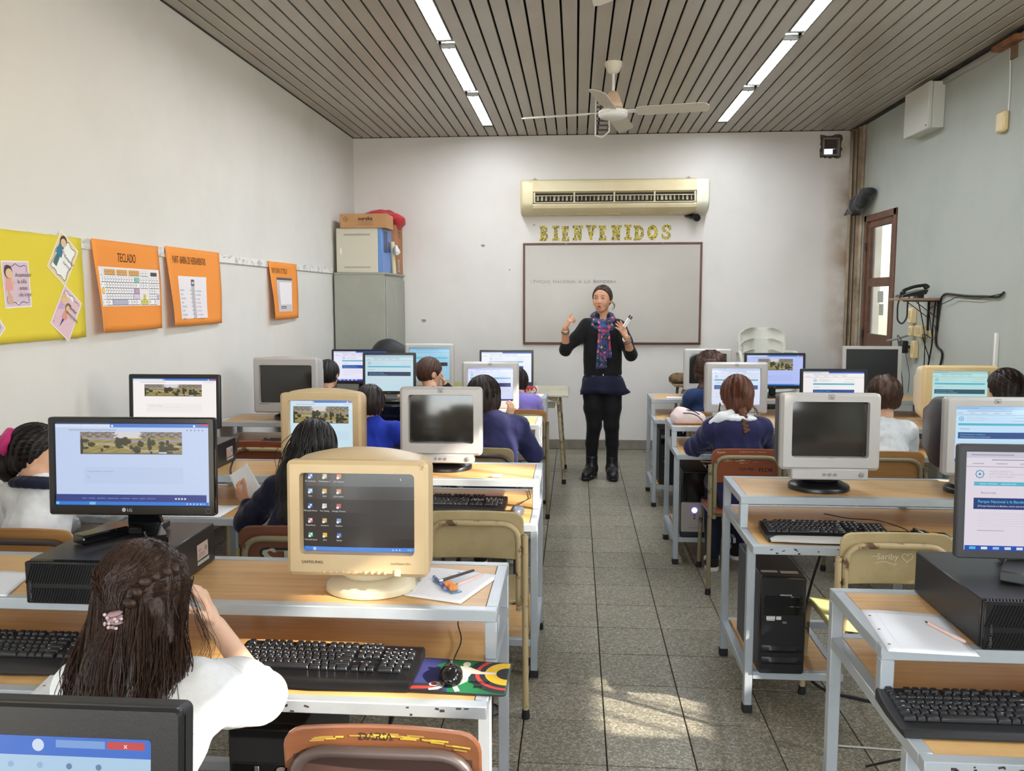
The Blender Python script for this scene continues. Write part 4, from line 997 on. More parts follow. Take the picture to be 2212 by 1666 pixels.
# ---- left side monitors
def samsung_btn(t, zc, X):
    for k in range(8):
        q = (-.094 + .0165 * k) if k < 4 else (.012 + .0165 * (k - 4)); b = B(); b.lathe([(.0048, 0), (.0048, .002), (.0035, .003)], (q + .0 + .01, -.0005, zc - .1345), rotm(PI / 2), 12); obj('button', X(b), M_bei, t)
    b = B()
    for s in (-1, 1): b.lathe([(.0095, 0), (.0095, .003), (.007, .004)], (-.003 - .0 + s * .0085 - .012, -.0005, zc - .1345), rotm(PI / 2), 14, sy=.45)
    obj('rocker', X(b), M_bei, t)
    b = B(); b.box((.103, -.001, zc - .1345), (.017, .005, .0175), bev=.002); obj('power_button', X(b), M_bei2, t)
crt('beige tube monitor with desktop icons on a dark background', -.543, 2.02, .868, .360, .292, .36, .037, .034, .058, desktop, M_bei, M_bei, arch=.030, tilt=.05, rad=.014, basem=M_bei2, buttons=samsung_btn)
_t = bpy.data.objects['tube_monitor']
_p = Print(lambda u, v, d: Matrix.Rotation(-.05, 3, 'X') @ (Vector((u, -.0012 - d, v)) - Vector((0, .12, .214))) + Vector((0, .12, .214)))
_p.text(-.142, .100, 'SAMSUNG', .0105, (128, 112, 90), bold=.06, sp=1.15); _p.text(.086, .101, 'SyncMaster 551v', .0075, (140, 122, 98), bold=.03)
_p.line([(.158, .352), (.166, .346), (.170, .350), (.165, .340), (.160, .343)], .0022, (168, 136, 100)); _p.obj('logo', M_ink, _t)
crt('silver tube monitor with dark screen on black foot, beside the small grey mouse', -.585, 3.60, .880, .362, .300, .37, .040, .037, .055, None, M_silver, M_silverd, chin=(.29, .040), basem=M_black, logo_='hp', model=(0, .137, 'hp 5500', .007, (110, 108, 108)))
crt('beige tube monitor showing a park photo behind the dark haired girl', -1.122, 3.60, .845, .365, .305, .37, .040, .035, .06, lambda P, w, h: photo_page(P, w, h, (206, 232, 244), (.05, .52, .93, .88), False, False), M_bei, M_bei, arch=.022, basem=M_bei2)
crt('light grey tube monitor with a dark screen near the left wall', -1.82, 5.14, .845, .415, .350, .40, .040, .050, .065, None, M_silver, M_silver, arch=.010, basem=M_black, logo_=(-.17, .10, 'SyncMaster', .014, (130, 128, 126)))
crt('silver tube monitor with a web page, left side third bench by the purple jacket', -.53, 5.20, .870, .356, .300, .36, .036, .036, .055, lambda P, w, h: page(P, w, h, (220, 226, 252), (170, 180, 230), (40, 60, 160), bar2=(44, 52, 110)), M_silver, M_silver, chin=(.28, .038), basem=M_silver, logo_='hp')
crt('grey framed tube monitor with a pale blue page on the far left bench', -1.16, 6.60, .862, .390, .345, .34, .034, .034, .060, lambda P, w, h: page(P, w, h, (150, 204, 232), (110, 170, 210), None, bar2=(60, 50, 66)), M_lgrey, M_lgrey, basem=M_black)
crt('cream tube monitor with perforated side at the left end of the nearest bench', -1.93, 2.03, .885, .38, .31, .40, .04, .04, .06, None, M_bei2, M_bei2, arch=.02, basem=M_bei2, vents=True, rearrad=.1)
def energy(P, w, h, zc):
    P.frame(w / 2 - .025, zc - h / 2 + .008, w / 2 - .012, zc - h / 2 + .020, .0015, (90, 92, 94)); P.disc(-.022, zc - h / 2 + .0155, .0058, .0058, (150, 150, 152)); P.text(-.0135, zc - h / 2 + .011, 'LG', .012, (170, 170, 172), bold=.06)
lcd('black glossy wide monitor with a park photo page on the left desktop computer', -1.222, 2.20, .972, .470, .272, .019, .018, .028, lambda P, w, h: photo_page(P, w, h, (192, 208, 240), (.165, .625, .83, .90)), M_gloss, stand='vee', zd=.912, cap=energy, rz=.03)
lcd('black wide monitor with white park photo page, second bench by the left wall', -1.825, 3.68, .978, .428, .248, .018, .020, .026, lambda P, w, h: photo_page(P, w, h, (246, 240, 238), (.14, .60, .83, .87), False, False), M_black, stand='oval', zd=.912, rz=.0, emit=1.05)
lcd('black square monitor on a black desktop computer, left third bench', -1.17, 5.20, .967, .338, .262, .016, .016, .020, lambda P, w, h: page(P, w, h, (196, 222, 234), (170, 200, 214), None, bar2=(18, 40, 84)), M_black, stand='post', zd=.912, logo_='DELL')
lcd('black wide monitor with white page on the far left bench beside the wall', -1.72, 6.60, .885, .462, .277, .016, .016, .026, lambda P, w, h: page(P, w, h, (236, 236, 255), (210, 214, 250), (40, 60, 200), wide=True, bar2=(36, 84, 170)), M_black, stand='oval', logo_='AOC', lc=(190, 60, 50))
lcd('black wide monitor with white page at the aisle end of the far left bench', -.545, 6.62, .876, .428, .284, .016, .018, .030, lambda P, w, h: page(P, w, h, (236, 240, 255), (206, 216, 246), None, wide=True), M_black, stand='oval')
lcd('black thick framed monitor cut off by the lower left picture edge', -.632, .76, .900, .484, .262, .034, .034, .034, browser_top, M_black, stand='oval', tilt=.10, th=.06)
vb = B()
for k in range(70): vb.box((-.235 + k * .0068, .030, .3583), (.0026, .014, .0012), rotm(-.1, 0, .3))
stuff(obj('top_vents', vb, mat('vent_dark', (8, 8, 8), .7), [o for o in bpy.data.objects if o.name.startswith('flat_monitor')][-1], smooth=0))
# ---- right side monitors
crt('silver tube monitor with a dark greenish screen, right second bench aisle end', .988, 3.30, .898, .378, .300, .38, .046, .036, .052, None, M_silver, M_dgrey, chin=(.292, .044), basem=M_black, logo_='hp', model=(0, .145, 'hp 7500', .007, (110, 108, 108)))
crt('silver tube monitor with a blue page and dark rear, right second bench', 1.595, 3.28, .888, .378, .300, .40, .042, .036, .052, lambda P, w, h: page(P, w, h, (196, 228, 252), (160, 200, 240), (30, 70, 150), bar2=(50, 84, 140)), M_silver, M_black, chin=(.292, .044), basem=M_black, logo_='hp')
crt('silver tube monitor facing the girl with the braid', .985, 5.20, .858, .376, .315, .37, .042, .038, .055, lambda P, w, h: page(P, w, h, (226, 232, 252), (196, 212, 246), None, bar2=(70, 100, 150)), M_silver, M_silverd, chin=(.29, .036), basem=M_silver, logo_='hp')
crt('yellowed cream tube monitor with a pale green page near the side wall', 2.255, 5.08, .850, .416, .318, .42, .052, .034, .055, lambda P, w, h: page(P, w, h, (186, 226, 226), (160, 206, 206), None, bar2=(60, 90, 108)), mat('yellowed_plastic', (222, 192, 140), .45), mat('yellowed_pale', (224, 206, 170), .45), basem=M_black, rz=-.05)
crt('light grey tube monitor with dark screen behind the curly haired child', 1.022, 6.56, .852, .362, .322, .36, .042, .040, .052, None, M_lgrey, M_silverd, basem=M_lgrey)
lcd('black wide monitor with a black and white photo on the far right bench', 1.538, 6.60, .869, .460, .276, .018, .018, .026, lambda P, w, h: (photo_page(P, w, h, (186, 200, 255), (.20, .50, .82, .88), True, False)), M_black, stand='wide', logo_='CX', emit=.95)
lcd('silver framed monitor with a dark reflecting screen beside the wooden door', 2.265, 6.60, .838, .432, .362, .028, .026, .032, lambda P, w, h: P.rect(0, 0, w, h, (10, 10, 10)), M_lgrey, stand='oval', emit=.2, rz=-.06)
lcd('black wide monitor with a web page beside the boy in the white shirt', 1.565, 5.20, .862, .396, .278, .018, .018, .026, lambda P, w, h: page(P, w, h, (246, 242, 242), (206, 214, 236), None, wide=True, bar2=(40, 74, 146)), M_black, stand='wide')
lcd('dark grey square monitor with the large web page heading, nearest on the right', 1.118, 2.05, .944, .400, .276, .020, .018, .020, lambda P, w, h: page(P, w * 1.0, h, (226, 218, 230), (204, 198, 214), (24, 74, 176), big=True, bar2=(26, 52, 118)), M_dgrey, stand='vee', zd=.912, tilt=.05, rz=-.02)

# ------------------------------------------------------------------ computer cases
def desk_pc(label, x0, x1, y0, y1, z, h=.11, txt=True, sticker=True):
    w, d = x1 - x0, y1 - y0; t = thing('desktop_computer', label, 'computer', ((x0 + x1) / 2, y0, z), 0, 'flat black desktop computers')
    b = B(); b.box((0, d / 2 + .01, h / 2), (w, d - .02, h), bev=.003); obj('case', b, mat('black_steel', (46, 44, 44), .36, metal=.2), t)
    b = B(); b.box((0, .006, h / 2), (w, .012, h - .002), bev=.003); fp = obj('front_panel', b, M_black, t)
    n = int(w / .0075)
    b = B()
    for k in range(n): b.box((-w / 2 + .012 + k * (w - .02) / n, -.0012, h * .72), (.003, .003, h * .48), rotm(0, .35, 0))
    for k in range(n): b.box((-w / 2 + .012 + k * (w - .02) / n, -.0012, h * .22), (.003, .003, h * .34), rotm(0, .35, 0))
    for k in range(n): b.box((-w / 2 + .012 + k * (w - .02) / n, .012, h - .0005), (.003, .018, .002), rotm(0, 0, -.4))
    stuff(obj('grille', b, M_gloss, fp, smooth=0))
    if txt:
        P = Print(lambda u, v, d_: (-w / 2 + .018 - v, -.0032 - d_, .006 + u)); P.text(0, 0, 'ThinkCentre', .0105, (170, 170, 170), bold=.03); P.obj('lettering', M_ink, fp)
    if sticker:
        P = Print(lambda u, v, d_: (w / 2 + .0004 + d_, d * .70 + u, v)); P.rect(0, .03, .07, .075, (214, 196, 186)); P.rect(.0, .016, .075, .026, (200, 200, 200)); P.text(.008, .055, 'Intel', .010, (120, 110, 104)); P.rect(.008, .045, .045, .047, (140, 130, 124)); P.rect(.008, .038, .05, .040, (140, 130, 124)); P.disc(.055, .055, .008, .008, (160, 150, 140)); P.obj('sticker', M_ink, t)
    return t
desk_pc('flat black computer under the glossy wide monitor, left near bench', -1.385, -1.062, 1.965, 2.355, .80)
desk_pc('flat black computer beneath the white page monitor, second bench by the left wall', -1.97, -1.62, 3.50, 3.865, .80)
desk_pc('flat black computer under the square black monitor on the left third bench', -1.345, -1.0, 5.06, 5.42, .80, txt=False, sticker=False)
desk_pc('flat black computer beneath the large heading page, on the right near bench', .892, 1.225, 1.842, 2.215, .80)
def tower(label, x, y0, z, w, h, d, front, face, group='computer towers on bench shelves'):
    t = thing('computer_tower', label, 'computer', (x, y0, z), 0, group)
    b = B(); b.box((0, d / 2 + .012, h / 2), (w, d - .024, h), bev=.003); obj('case', b, mat('dark_case_steel', (52, 56, 62), .45, metal=.2), t)
    b = B(); b.box((0, .012, h / 2), (w + .002, .026, h), bev=.007); fp = obj('front_panel', b, front, t); face(t, fp, w, h, d); return t
def face_a(t, fp, w, h, d):
    for z in (h * .76, h * .66): q = B(); q.box((0, -.0015, z), (w * .84, .006, .034), bev=.002); obj('drive_bay', q, M_gloss, fp)
    for z in (.055, .10): q = B(); q.loft([[Vector((u, -.002 - .010 * (1 - (2 * u / w) ** 2) * e, z + zz)) for u in np.linspace(-w * .45, w * .45, 9)] for zz, e in ((-.016, 0), (-.004, 1), (.012, 0))], False, closed=False); obj('ridge', q, M_black, fp)
    P = Print(lambda u, v, d_: (u, -.0022 - d_, v)); P.rect(-.012, h * .81, .03, h * .825, (150, 150, 148)); P.text(.009, h * .813, 'COMPAQ', .008, (60, 60, 60), al=.5); P.frame(.0, h * .53, .014, h * .545, .0015, (140, 150, 160)); P.text(.007, h * .534, 'hp', .010, (150, 160, 170), al=.5)
    P.rect(-.06, h * .565, -.028, h * .60, (196, 196, 190)); P.rect(-.024, h * .565, -.006, h * .60, (206, 190, 186)); P.rect(-.058, h * .555, -.03, h * .562, (220, 220, 220)); P.obj('label', M_ink, fp)
    P = Print(lambda u, v, d_: (u, v, h + .0006 + d_)); P.rect(-.07, .05, -.01, .075, (190, 190, 188)); P.rect(.0, .04, .065, .07, (188, 186, 184)); P.obj('label', M_ink, t)
tower('black computer tower on the right second bench shelf', .775, 3.085, .166, .165, .375, .43, M_black, face_a)
M_glow = mat('blue_power_light', (120, 110, 255), .3, emit=6)
def face_b(t, fp, w, h, d):
    q = B(); q.box((0, -.001, h * .76), (w * .88, .005, h * .42), bev=.002); obj('drive_bay', q, M_gloss, fp)
    q = B(); q.box((0, -.003, h * .31), (w * .98, .014, h * .44), bev=.004); g = obj('lower_panel', q, mat('silver_grey_panel', (156, 148, 142), .4), fp)
    q = B(); q.lathe([(.016, 0), (.016, .003), (.012, .006), (.004, .007)], (.0, -.0095, h * .42), rotm(PI / 2), 20); obj('power_button', q, M_glow, g)
    for z in (.345, .30): q = B(); q.lathe([(.006, 0), (.006, .003), (.003, .004)], (0, -.0095, h * z), rotm(PI / 2), 12); obj('button', q, M_dgrey, g)
    P = Print(lambda u, v, d_: (u, -.0105 - d_, v)); P.text(0, h * .15, 'PERFORMANCE', .008, (70, 66, 64), al=.5); P.obj('label', M_ink, fp)
tower('tower with a glowing blue power button below the pink pouch bench', .70, 4.885, .166, .155, .40, .40, M_black, face_b)
def face_c(t, fp, w, h, d):
    q = B(); q.box((0, -.001, h * .78), (w * .88, .005, .04), bev=.002); obj('drive_bay', q, M_gloss, fp)
    P = Print(lambda u, v, d_: (u, -.0022 - d_, v)); P.rect(-.075, h * .85, -.01, h * .90, (150, 152, 150)); P.text(-.07, h * .862, 'Master', .018, (30, 30, 30), bold=.04); P.disc(-.04, h * .42, .012, .008, (170, 172, 172)); P.obj('label', M_ink, fp)
tower('black tower with a small white label on the farthest right bench shelf', .72, 6.30, .166, .17, .42, .40, M_black, face_c)
def face_d(t, fp, w, h, d):
    q = B(); q.box((0, -.001, h * .80), (w * .88, .006, .045), bev=.002); db = obj('drive_bay', q, M_gloss, fp)
    q = B(); q.box((-.02, -.005, h * .80), (.012, .003, .03), bev=.001); obj('drive_bay', q, M_dgrey, fp)
    P = Print(lambda u, v, d_: (u, -.005 - d_, v)); P.disc(-.012, h * .70, .004, .004, (120, 120, 122)); P.text(-.004, h * .695, 'LG', .010, (130, 130, 132)); P.text(.035, h * .695, 'DVD', .008, (110, 110, 112)); P.obj('label', M_ink, fp)
tower('black tower in shadow beneath the nearest left bench', -.735, 1.86, .0, .18, .55, .42, M_black, face_d)

# ------------------------------------------------------------------ keyboards
_km = {}
def key_mesh(wu, m):
    k = (round(wu, 2), m.name)
    if k not in _km:
        b = B(); w0 = .019 * wu - .0012; d0 = .0178; r = []
        for z, i in ((0, 0), (.0035, .0006), (.0075, .0022), (.0082, .0032)): r.append([Vector((p[0], p[1] + (.0006 if z > .005 else 0), z)) for p in rrect(w0 - 2 * i, d0 - 2 * i, .0016, 2)])
        b.loft(r); _km[k] = mesh_from('key', b, m, 35)
    return _km[k]
ROWS = [(0, [(0, 1), (2, 1), (3, 1), (4, 1), (5, 1), (6.5, 1), (7.5, 1), (8.5, 1), (9.5, 1), (11, 1), (12, 1), (13, 1), (14, 1), (15.4, 1), (16.4, 1), (17.4, 1)]),
        (1.25, [(i, 1) for i in range(13)] + [(13, 2), (15.4, 1), (16.4, 1), (17.4, 1), (18.8, 1), (19.8, 1), (20.8, 1), (21.8, 1)]),
        (2.25, [(0, 1.5)] + [(1.5 + i, 1) for i in range(12)] + [(13.5, 1.5), (15.4, 1), (16.4, 1), (17.4, 1), (18.8, 1), (19.8, 1), (20.8, 1), (21.8, 1)]),
        (3.25, [(0, 1.75)] + [(1.75 + i, 1) for i in range(11)] + [(12.75, 2.25), (18.8, 1), (19.8, 1), (20.8, 1)]),
        (4.25, [(0, 1.25)] + [(1.25 + i, 1) for i in range(11)] + [(12.25, 2.75), (16.4, 1), (18.8, 1), (19.8, 1), (20.8, 1), (21.8, 1)]),
        (5.25, [(0, 1.5), (1.5, 1), (2.5, 1.5), (4, 6), (10, 1.5), (11.5, 1), (12.5, 1), (13.5, 1.5), (15.4, 1), (16.4, 1), (17.4, 1), (18.8, 2), (20.8, 1)])]
LEG = ["~F1F2F3", "1234567890-=", "QWERTYUIOP", "ASDFGHJKL", "ZXCVBNM,.-"]
M_key = mat('black_key', (30, 31, 34), .28, spec=.6); M_key2 = mat('matt_key', (36, 36, 38), .45)
def keyboard(label, x, y, z, rz=0, individual=True, palm=.0, palmm=None, keym=None, legends=True, top_buttons=False):
    """(x, y): middle of the keyboard's front edge"""
    t = thing('keyboard', label, 'keyboard', (x, y, z), rz, 'keyboards on the benches'); W = .46; D = .150; keym = keym or M_key; u = .019
    P0 = palm + .012; sl = .11
    def zt(yy): return .013 + sl * max(0, yy - P0)
    b = B(); secs = []
    for yy, wz in ((0, .004), (.006, .011), (palm * .5 + .006, .014), (P0 - .004, .0135), (P0, .012), (P0 + D * .5, zt(P0 + D * .5) - .001), (P0 + D - .012, zt(P0 + D - .012)), (P0 + D, zt(P0 + D) - .004)):
        bulge = .004 * math.sin(PI * yy / (P0 + D)); cv = -.012 * (1 if yy < P0 * .8 else 0) * (palm > .02)
        secs.append([Vector((a, yy + cv * (1 - (2 * a / W) ** 2), c)) for a, c in ((-W / 2 - bulge, 0), (-W / 2 - bulge, wz * .8), (-W / 2 + .004, wz), (-W / 4, wz), (0, wz), (W / 4, wz), (W / 2 - .004, wz), (W / 2 + bulge, wz * .8), (W / 2 + bulge, 0), (0, 0))])
    b.loft(secs); obj('body', b, M_blackm if keym is M_key2 else M_black, t)
    if palmm:
        b = B(); n = 14; rr = []
        for yy, zz in ((-.014, .006), (-.010, .014), (.006, .019), (palm * .75, .017), (palm * .85, .010)):
            rr.append([Vector((a, yy - .014 * (1 - (2 * a / (W * .98)) ** 2) * (1 if yy < palm * .6 else 0) + .0, zz * (1 - abs(2 * a / W) ** 12 * .5))) for a in np.linspace(-W * .49, W * .49, n)])
        b.loft(rr, False, closed=False); obj('palm_rest', b, palmm, t)
    jo = B(); lg = Print(lambda a, c, d: (a, c, zt(c) + .0086 + d)); k = 0
    ang = math.atan(sl)
    for ri, (ro, ks) in enumerate(ROWS):
        yy = P0 + D - .016 - ro * u * 1.0 - .004
        if ri == 0: yy -= .0
        li = 0
        for (kx, kw) in ks:
            xx = -W / 2 + .013 + (kx + kw / 2) * u
            if individual: link('key', key_mesh(kw, keym), t, (xx, yy, zt(yy)), (ang, 0, 0))
            else:
                w0 = u * kw - .0012
                jo.loft([[Vector((xx + p[0], yy + p[1], zt(yy + p[1]) + zz)) for p in ((-w0 / 2 + i, -.0088 + i), (w0 / 2 - i, -.0088 + i), (w0 / 2 - i, .0088 - i), (-w0 / 2 + i, .0088 - i))] for zz, i in ((0, 0), (.008, .002))])
            if legends and kw == 1 and kx < 15:
                st = LEG[ri - 1] if ri else "12345678"
                if 1 <= ri <= 4 and li < len(LEG[ri]): lg.text(xx - .0045, yy + .0005, LEG[ri][li], .0055, (200, 204, 206))
                li += 1
            if legends and (kw > 1 and kw < 5 or kx > 15): lg.rect(xx - .0045, yy + .001, xx + .001, yy + .0035, (176, 180, 182))
    if not individual: stuff(obj('keys', jo, keym, t, smooth=0))
    if legends and lg.v: stuff(lg.obj('key_legends', M_ink, t))
    if top_buttons:
        for k in range(8):
            q = B(); xx = -.13 + k * .03 + (.02 if k > 3 else 0); q.ball((xx, P0 + D - .002, zt(P0 + D) - .001), (.007, .004, .003), 10, 6); obj('media_button', q, M_silver, t)
    return t
keyboard('black keyboard with shiny keys beside the sports mouse pad', -.605, 1.815, .6755, -.025, True, .030)
keyboard('black keyboard left of the girl with the ponytail', -1.345, 1.84, .6755, .0, True, .022, keym=M_key2)
keyboard('black keyboard at the aisle of the second left bench, by the grey mouse', -.525, 3.43, .6755, -.015, True, .028)
keyboard('black keyboard with a silver palm rest on the right second bench', .945, 3.075, .6755, -.02, True, .042, M_silver, top_buttons=True)
keyboard('matt black keyboard overhanging the nearest right bench', .905, 1.685, .6755, .0, True, .010, keym=M_key2)
keyboard('black keyboard at the right third bench by the girl with the braid', .93, 4.84, .6755, 0, False)
keyboard('black keyboard below the grey monitor by the left wall', -1.70, 4.86, .6755, 0, False)
keyboard('black keyboard in front of the girl holding paper', -1.15, 3.31, .6755, 0, False)
keyboard('black keyboard on the far right bench behind the pink pouch', .95, 6.26, .6755, 0, False)
keyboard('black keyboard on the left third bench before the square monitor', -1.17, 4.86, .6755, 0, False)

# ------------------------------------------------------------------ mice and pads
def mouse(label, x, y, z, rz, m, cord, s=1.0):
    t = thing('computer_mouse', label, 'mouse', (x, y, z), rz, 'computer mice'); b = B(); rings = []
    for zz, q in ((0, .92), (.006, 1), (.014, .98), (.023, .86), (.030, .62), (.034, .32), (.035, .05)):
        ring = []
        for k in range(24):
            a = 2 * PI * k / 24; ca, sa = math.cos(a), math.sin(a); w = .029 * (1 + .08 * sa * -1); yy = .052 * sa
            ring.append(Vector((w * ca * q * s, (yy * q - .008 * (zz / .035)) * s, zz * s * (1 - .12 * max(0, sa)))))
        rings.append(ring)
    b.loft(rings); obj('shell', b, m, t, smooth=60)
    b = B(); b.tube([(0, .048 * s, .016 * s), (0, .030 * s, .0265 * s), (0, .012 * s, .0325 * s)], .0012, 6); obj('button_seam', b, M_gloss, t)
    b = B(); b.lathe([(.006, -.003), (.0065, 0), (.006, .003)], (0, .026 * s, .0275 * s), rotm(0, PI / 2), 12); obj('wheel', b, M_dgrey, t)
    if cord: b = B(); b.tube(fillet([(0, .05 * s, .010)] + cord, .04, 5), .0019, 6); obj('cord', b, M_blackm, t)
    return t
mouse('shiny black mouse on the sports mouse pad', -.287, 1.88, .679, .10, M_gloss, [(.005, .11, .006), (.02, .2, .008), (.0, .33, .01), (.03, .44, .004), (.09, .50, -.1)])
mouse('small grey mouse on the left second bench', -.236, 3.43, .6755, -.1, mat('grey_mouse', (98, 102, 110), .3), [(-.02, .10, .006), (.03, .16, .03), (.02, .24, .004), (-.02, .42, .003)])
mouse('black mouse on the mouse pad of the right second bench', 1.278, 3.15, .679, .35, M_gloss, [(.03, .12, .006), (-.02, .2, .02), (-.08, .30, .004), (-.12, .4, .002)])
mouse('black mouse on the far left bench near the lilac jacket', -.335, 6.36, .6755, 0, M_gloss, [(-.02, .1, .006), (-.05, .2, .004)])
mouse('black mouse by the arm of the boy in the navy sweater', -.275, 4.92, .6755, 0, M_gloss, [(-.02, .1, .006), (-.04, .2, .004)])
def pad(label, pts, z, design):
    cx = sum(p[0] for p in pts) / 4; cy = sum(p[1] for p in pts) / 4; t = thing('mouse_pad', label, 'mouse pad', (cx, cy, z), 0)
    q = [Vector((p[0] - cx, p[1] - cy, 0)) for p in pts]; e = fillet([tuple(p) for p in q], .012, 4, True)
    b = B(); b.prism([(p.x, p.y) for p in e], 0, .003); obj('foam', b, M_blackm, t)
    def f(u, v, d): a = q[0].lerp(q[1], u); c = q[3].lerp(q[2], u); r = a.lerp(c, v); return (r.x, r.y, .0032 + d)
    P = Print(f, .00006, cell=.2); design(P); P.obj('print', M_ink, t); return t
GR, YE, RE, NV, WH, BK = (20, 112, 62), (228, 184, 48), (196, 62, 56), (52, 54, 110), (222, 214, 196), (40, 42, 46)
def sport(P):
    P.rect(.01, .02, .99, .98, GR); P.poly([(.01, .02), (.42, .02), (.34, .5), (.2, .8), (.36, .98), (.01, .98)], NV); P.poly([(.01, .02), (.4, .02), (.28, .26), (.01, .22)], BK); P.poly([(.01, .05), (.3, .1), (.36, .18), (.01, .14)], RE)
    for r, c in ((.40, BK), (.33, RE), (.29, BK), (.235, YE), (.12, BK)):
        P.poly([(.985 + r * 1.05 * math.cos(a), .64 + r * 1.5 * math.sin(a)) for a in np.linspace(PI * .5, PI * 1.5, 20) if .02 < .64 + r * 1.5 * math.sin(a) < .985] + [(.985, max(.03, .64 - r * 1.5)), (.985, min(.98, .64 + r * 1.5))], c)
    P.disc(.52, .86, .042, .08, WH)
    P.poly([(.46, .80), (.56, .78), (.70, .66), (.86, .66), (.86, .60), (.68, .58), (.60, .58), (.585, .48), (.47, .46), (.42, .62)], WH); P.poly([(.45, .50), (.58, .52), (.585, .34), (.50, .20), (.545, .06), (.50, .03), (.44, .20), (.50, .34), (.42, .36), (.30, .14), (.22, .10), (.24, .04), (.32, .07), (.42, .24)], WH)
    P.text(.60, .30, 'WORLD CUP', .10, (26, 60, 40), sp=.36, bold=.05); P.text(.66, .17, '2010', .10, (26, 60, 40), sp=.45, bold=.05); P.disc(.27, .22, .06, .07, (196, 196, 196)); P.disc(.26, .22, .03, .05, (170, 60, 60))
pad('green and yellow sports mouse pad jutting over the bench corner', [(-.385, 1.812), (-.152, 1.803), (-.150, 1.972), (-.375, 1.992)], .6755, sport)
def sport2(P):
    P.rect(.01, .02, .99, .98, WH); P.rect(.01, .5, .45, .98, BK); P.ring(.2, .74, .08, .13, YE); P.poly([(.3, .02), (.55, .05), (.5, .5), (.2, .4)], GR); P.poly([(.05, .02), (.5, .02), (.45, .16), (.1, .12)], (44, 80, 140)); P.poly([(.6, .05), (.98, .05), (.98, .5), (.68, .4)], GR); P.poly([(.55, .98), (.98, .98), (.98, .6), (.62, .7)], BK); P.disc(.75, .86, .1, .1, YE); P.poly([(.7, .6), (.98, .42), (.98, .5), (.72, .66)], (150, 96, 60))
pad('faded mouse pad with green and yellow print under the black mouse', [(1.185, 3.07), (1.40, 3.05), (1.41, 3.24), (1.20, 3.25)], .6755, sport2)
# ------------------------------------------------------------------ fan
M_fan = mat('cream_fan', (226, 216, 192), .4); M_fanw = mat('white_fan', (228, 226, 216), .4); M_fanb = mat('fan_blade', (206, 198, 182), .45)
def fan(x, y, label, rz):
    t = thing('ceiling_fan', label, 'fan', (x, y, ZC), 0, 'ceiling fans')
    b = B(); b.lathe([(.062, 0), (.064, -.012), (.058, -.03), (.040, -.068), (.026, -.076), (.012, -.078)], n=28); obj('canopy', b, M_fan, t)
    b = B(); b.cyl((0, 0, -.07), (0, 0, -.215), .0105, n=14); obj('rod', b, M_fanw, t)
    b = B(); b.lathe([(.012, -.195), (.022, -.20), (.030, -.205), (.046, -.235), (.058, -.275), (.064, -.285), (.062, -.292), (.068, -.297), (.066, -.304), (.071, -.312), (.066, -.318), (.052, -.324)], n=32); obj('motor_cup', b, mat('tan_fan', (206, 176, 142), .4), t)
    b = B(); b.lathe([(.05, -.322), (.098, -.330), (.104, -.338), (.103, -.348), (.098, -.351), (.104, -.356), (.100, -.368), (.078, -.382), (.04, -.392), (.005, -.394)], n=36); obj('hub', b, M_fanw, t)
    for k in range(4):
        a = (rz + (0, 1.74, PI, 4.88)[k]) if len(label) > 70 and 0 else rz + k * PI / 2; R = rotm(0, 0, a) @ rotm(.42 * (1 if k != 9 else 1)); b = B(); prof = []
        o = [(.15, -.052), (.20, -.062), (.55, -.064), (.585, -.052), (.60, -.02), (.60, .03), (.58, .058), (.20, .058), (.15, .048)]
        c = Vector((0, 0, -.342)); R1 = rotm(0, 0, a); R2 = rotm(-.30)
        def q(u, v, w): return R1 @ (Vector((u * 1.1, 0, 0)) + R2 @ Vector((0, v, w - .25 * v * v * 4 * .2))) + c
        b.loft([[q(u, v, w) for u, v in o] for w in (-.0015, .0015)]); bl = obj('blade', b, M_fanb, t)
        b = B(); b.loft([[q(u, v, w) for u, v in ((.09, -.018), (.17, -.026), (.23, -.018), (.23, .018), (.17, .026), (.09, .018))] for w in (.002, .006)]); obj('blade_arm', b, M_fanw, bl)
    return t
fan(.253, 6.10, 'cream ceiling fan with four blades in front of the whiteboard wall', -.20)
fan(.06, 3.22, 'second ceiling fan, only a blade tip showing at the top picture edge', math.atan2(.655, .067))
# white wire frame hanging behind the fan
t = thing('hanging_frame', 'small white rectangular frame hanging from the slats behind the fan', 'frame', (.205, 7.0, ZC))
b = B()
for pts in ([(-.055, 0, -.045), (-.055, 0, -.33), (.0, 0, -.345), (.055, 0, -.30), (.055, 0, -.035)],): b.tube(fillet([Vector(p) for p in pts], .01), .006, 6)
b.bar((-.055, 0, -.04), (.055, 0, -.035), .012, .012); obj('frame_bars', b, M_fanw, t)
b = B(); b.cyl((0, 0, 0), (0, 0, -.04), .003, n=6); obj('hanger', b, M_fanw, t)
b = B()
for k in range(7): b.box((0, .002, -.07 - .036 * k), (.09, .003, .014))
obj('slots', b, M_dgrey, t)

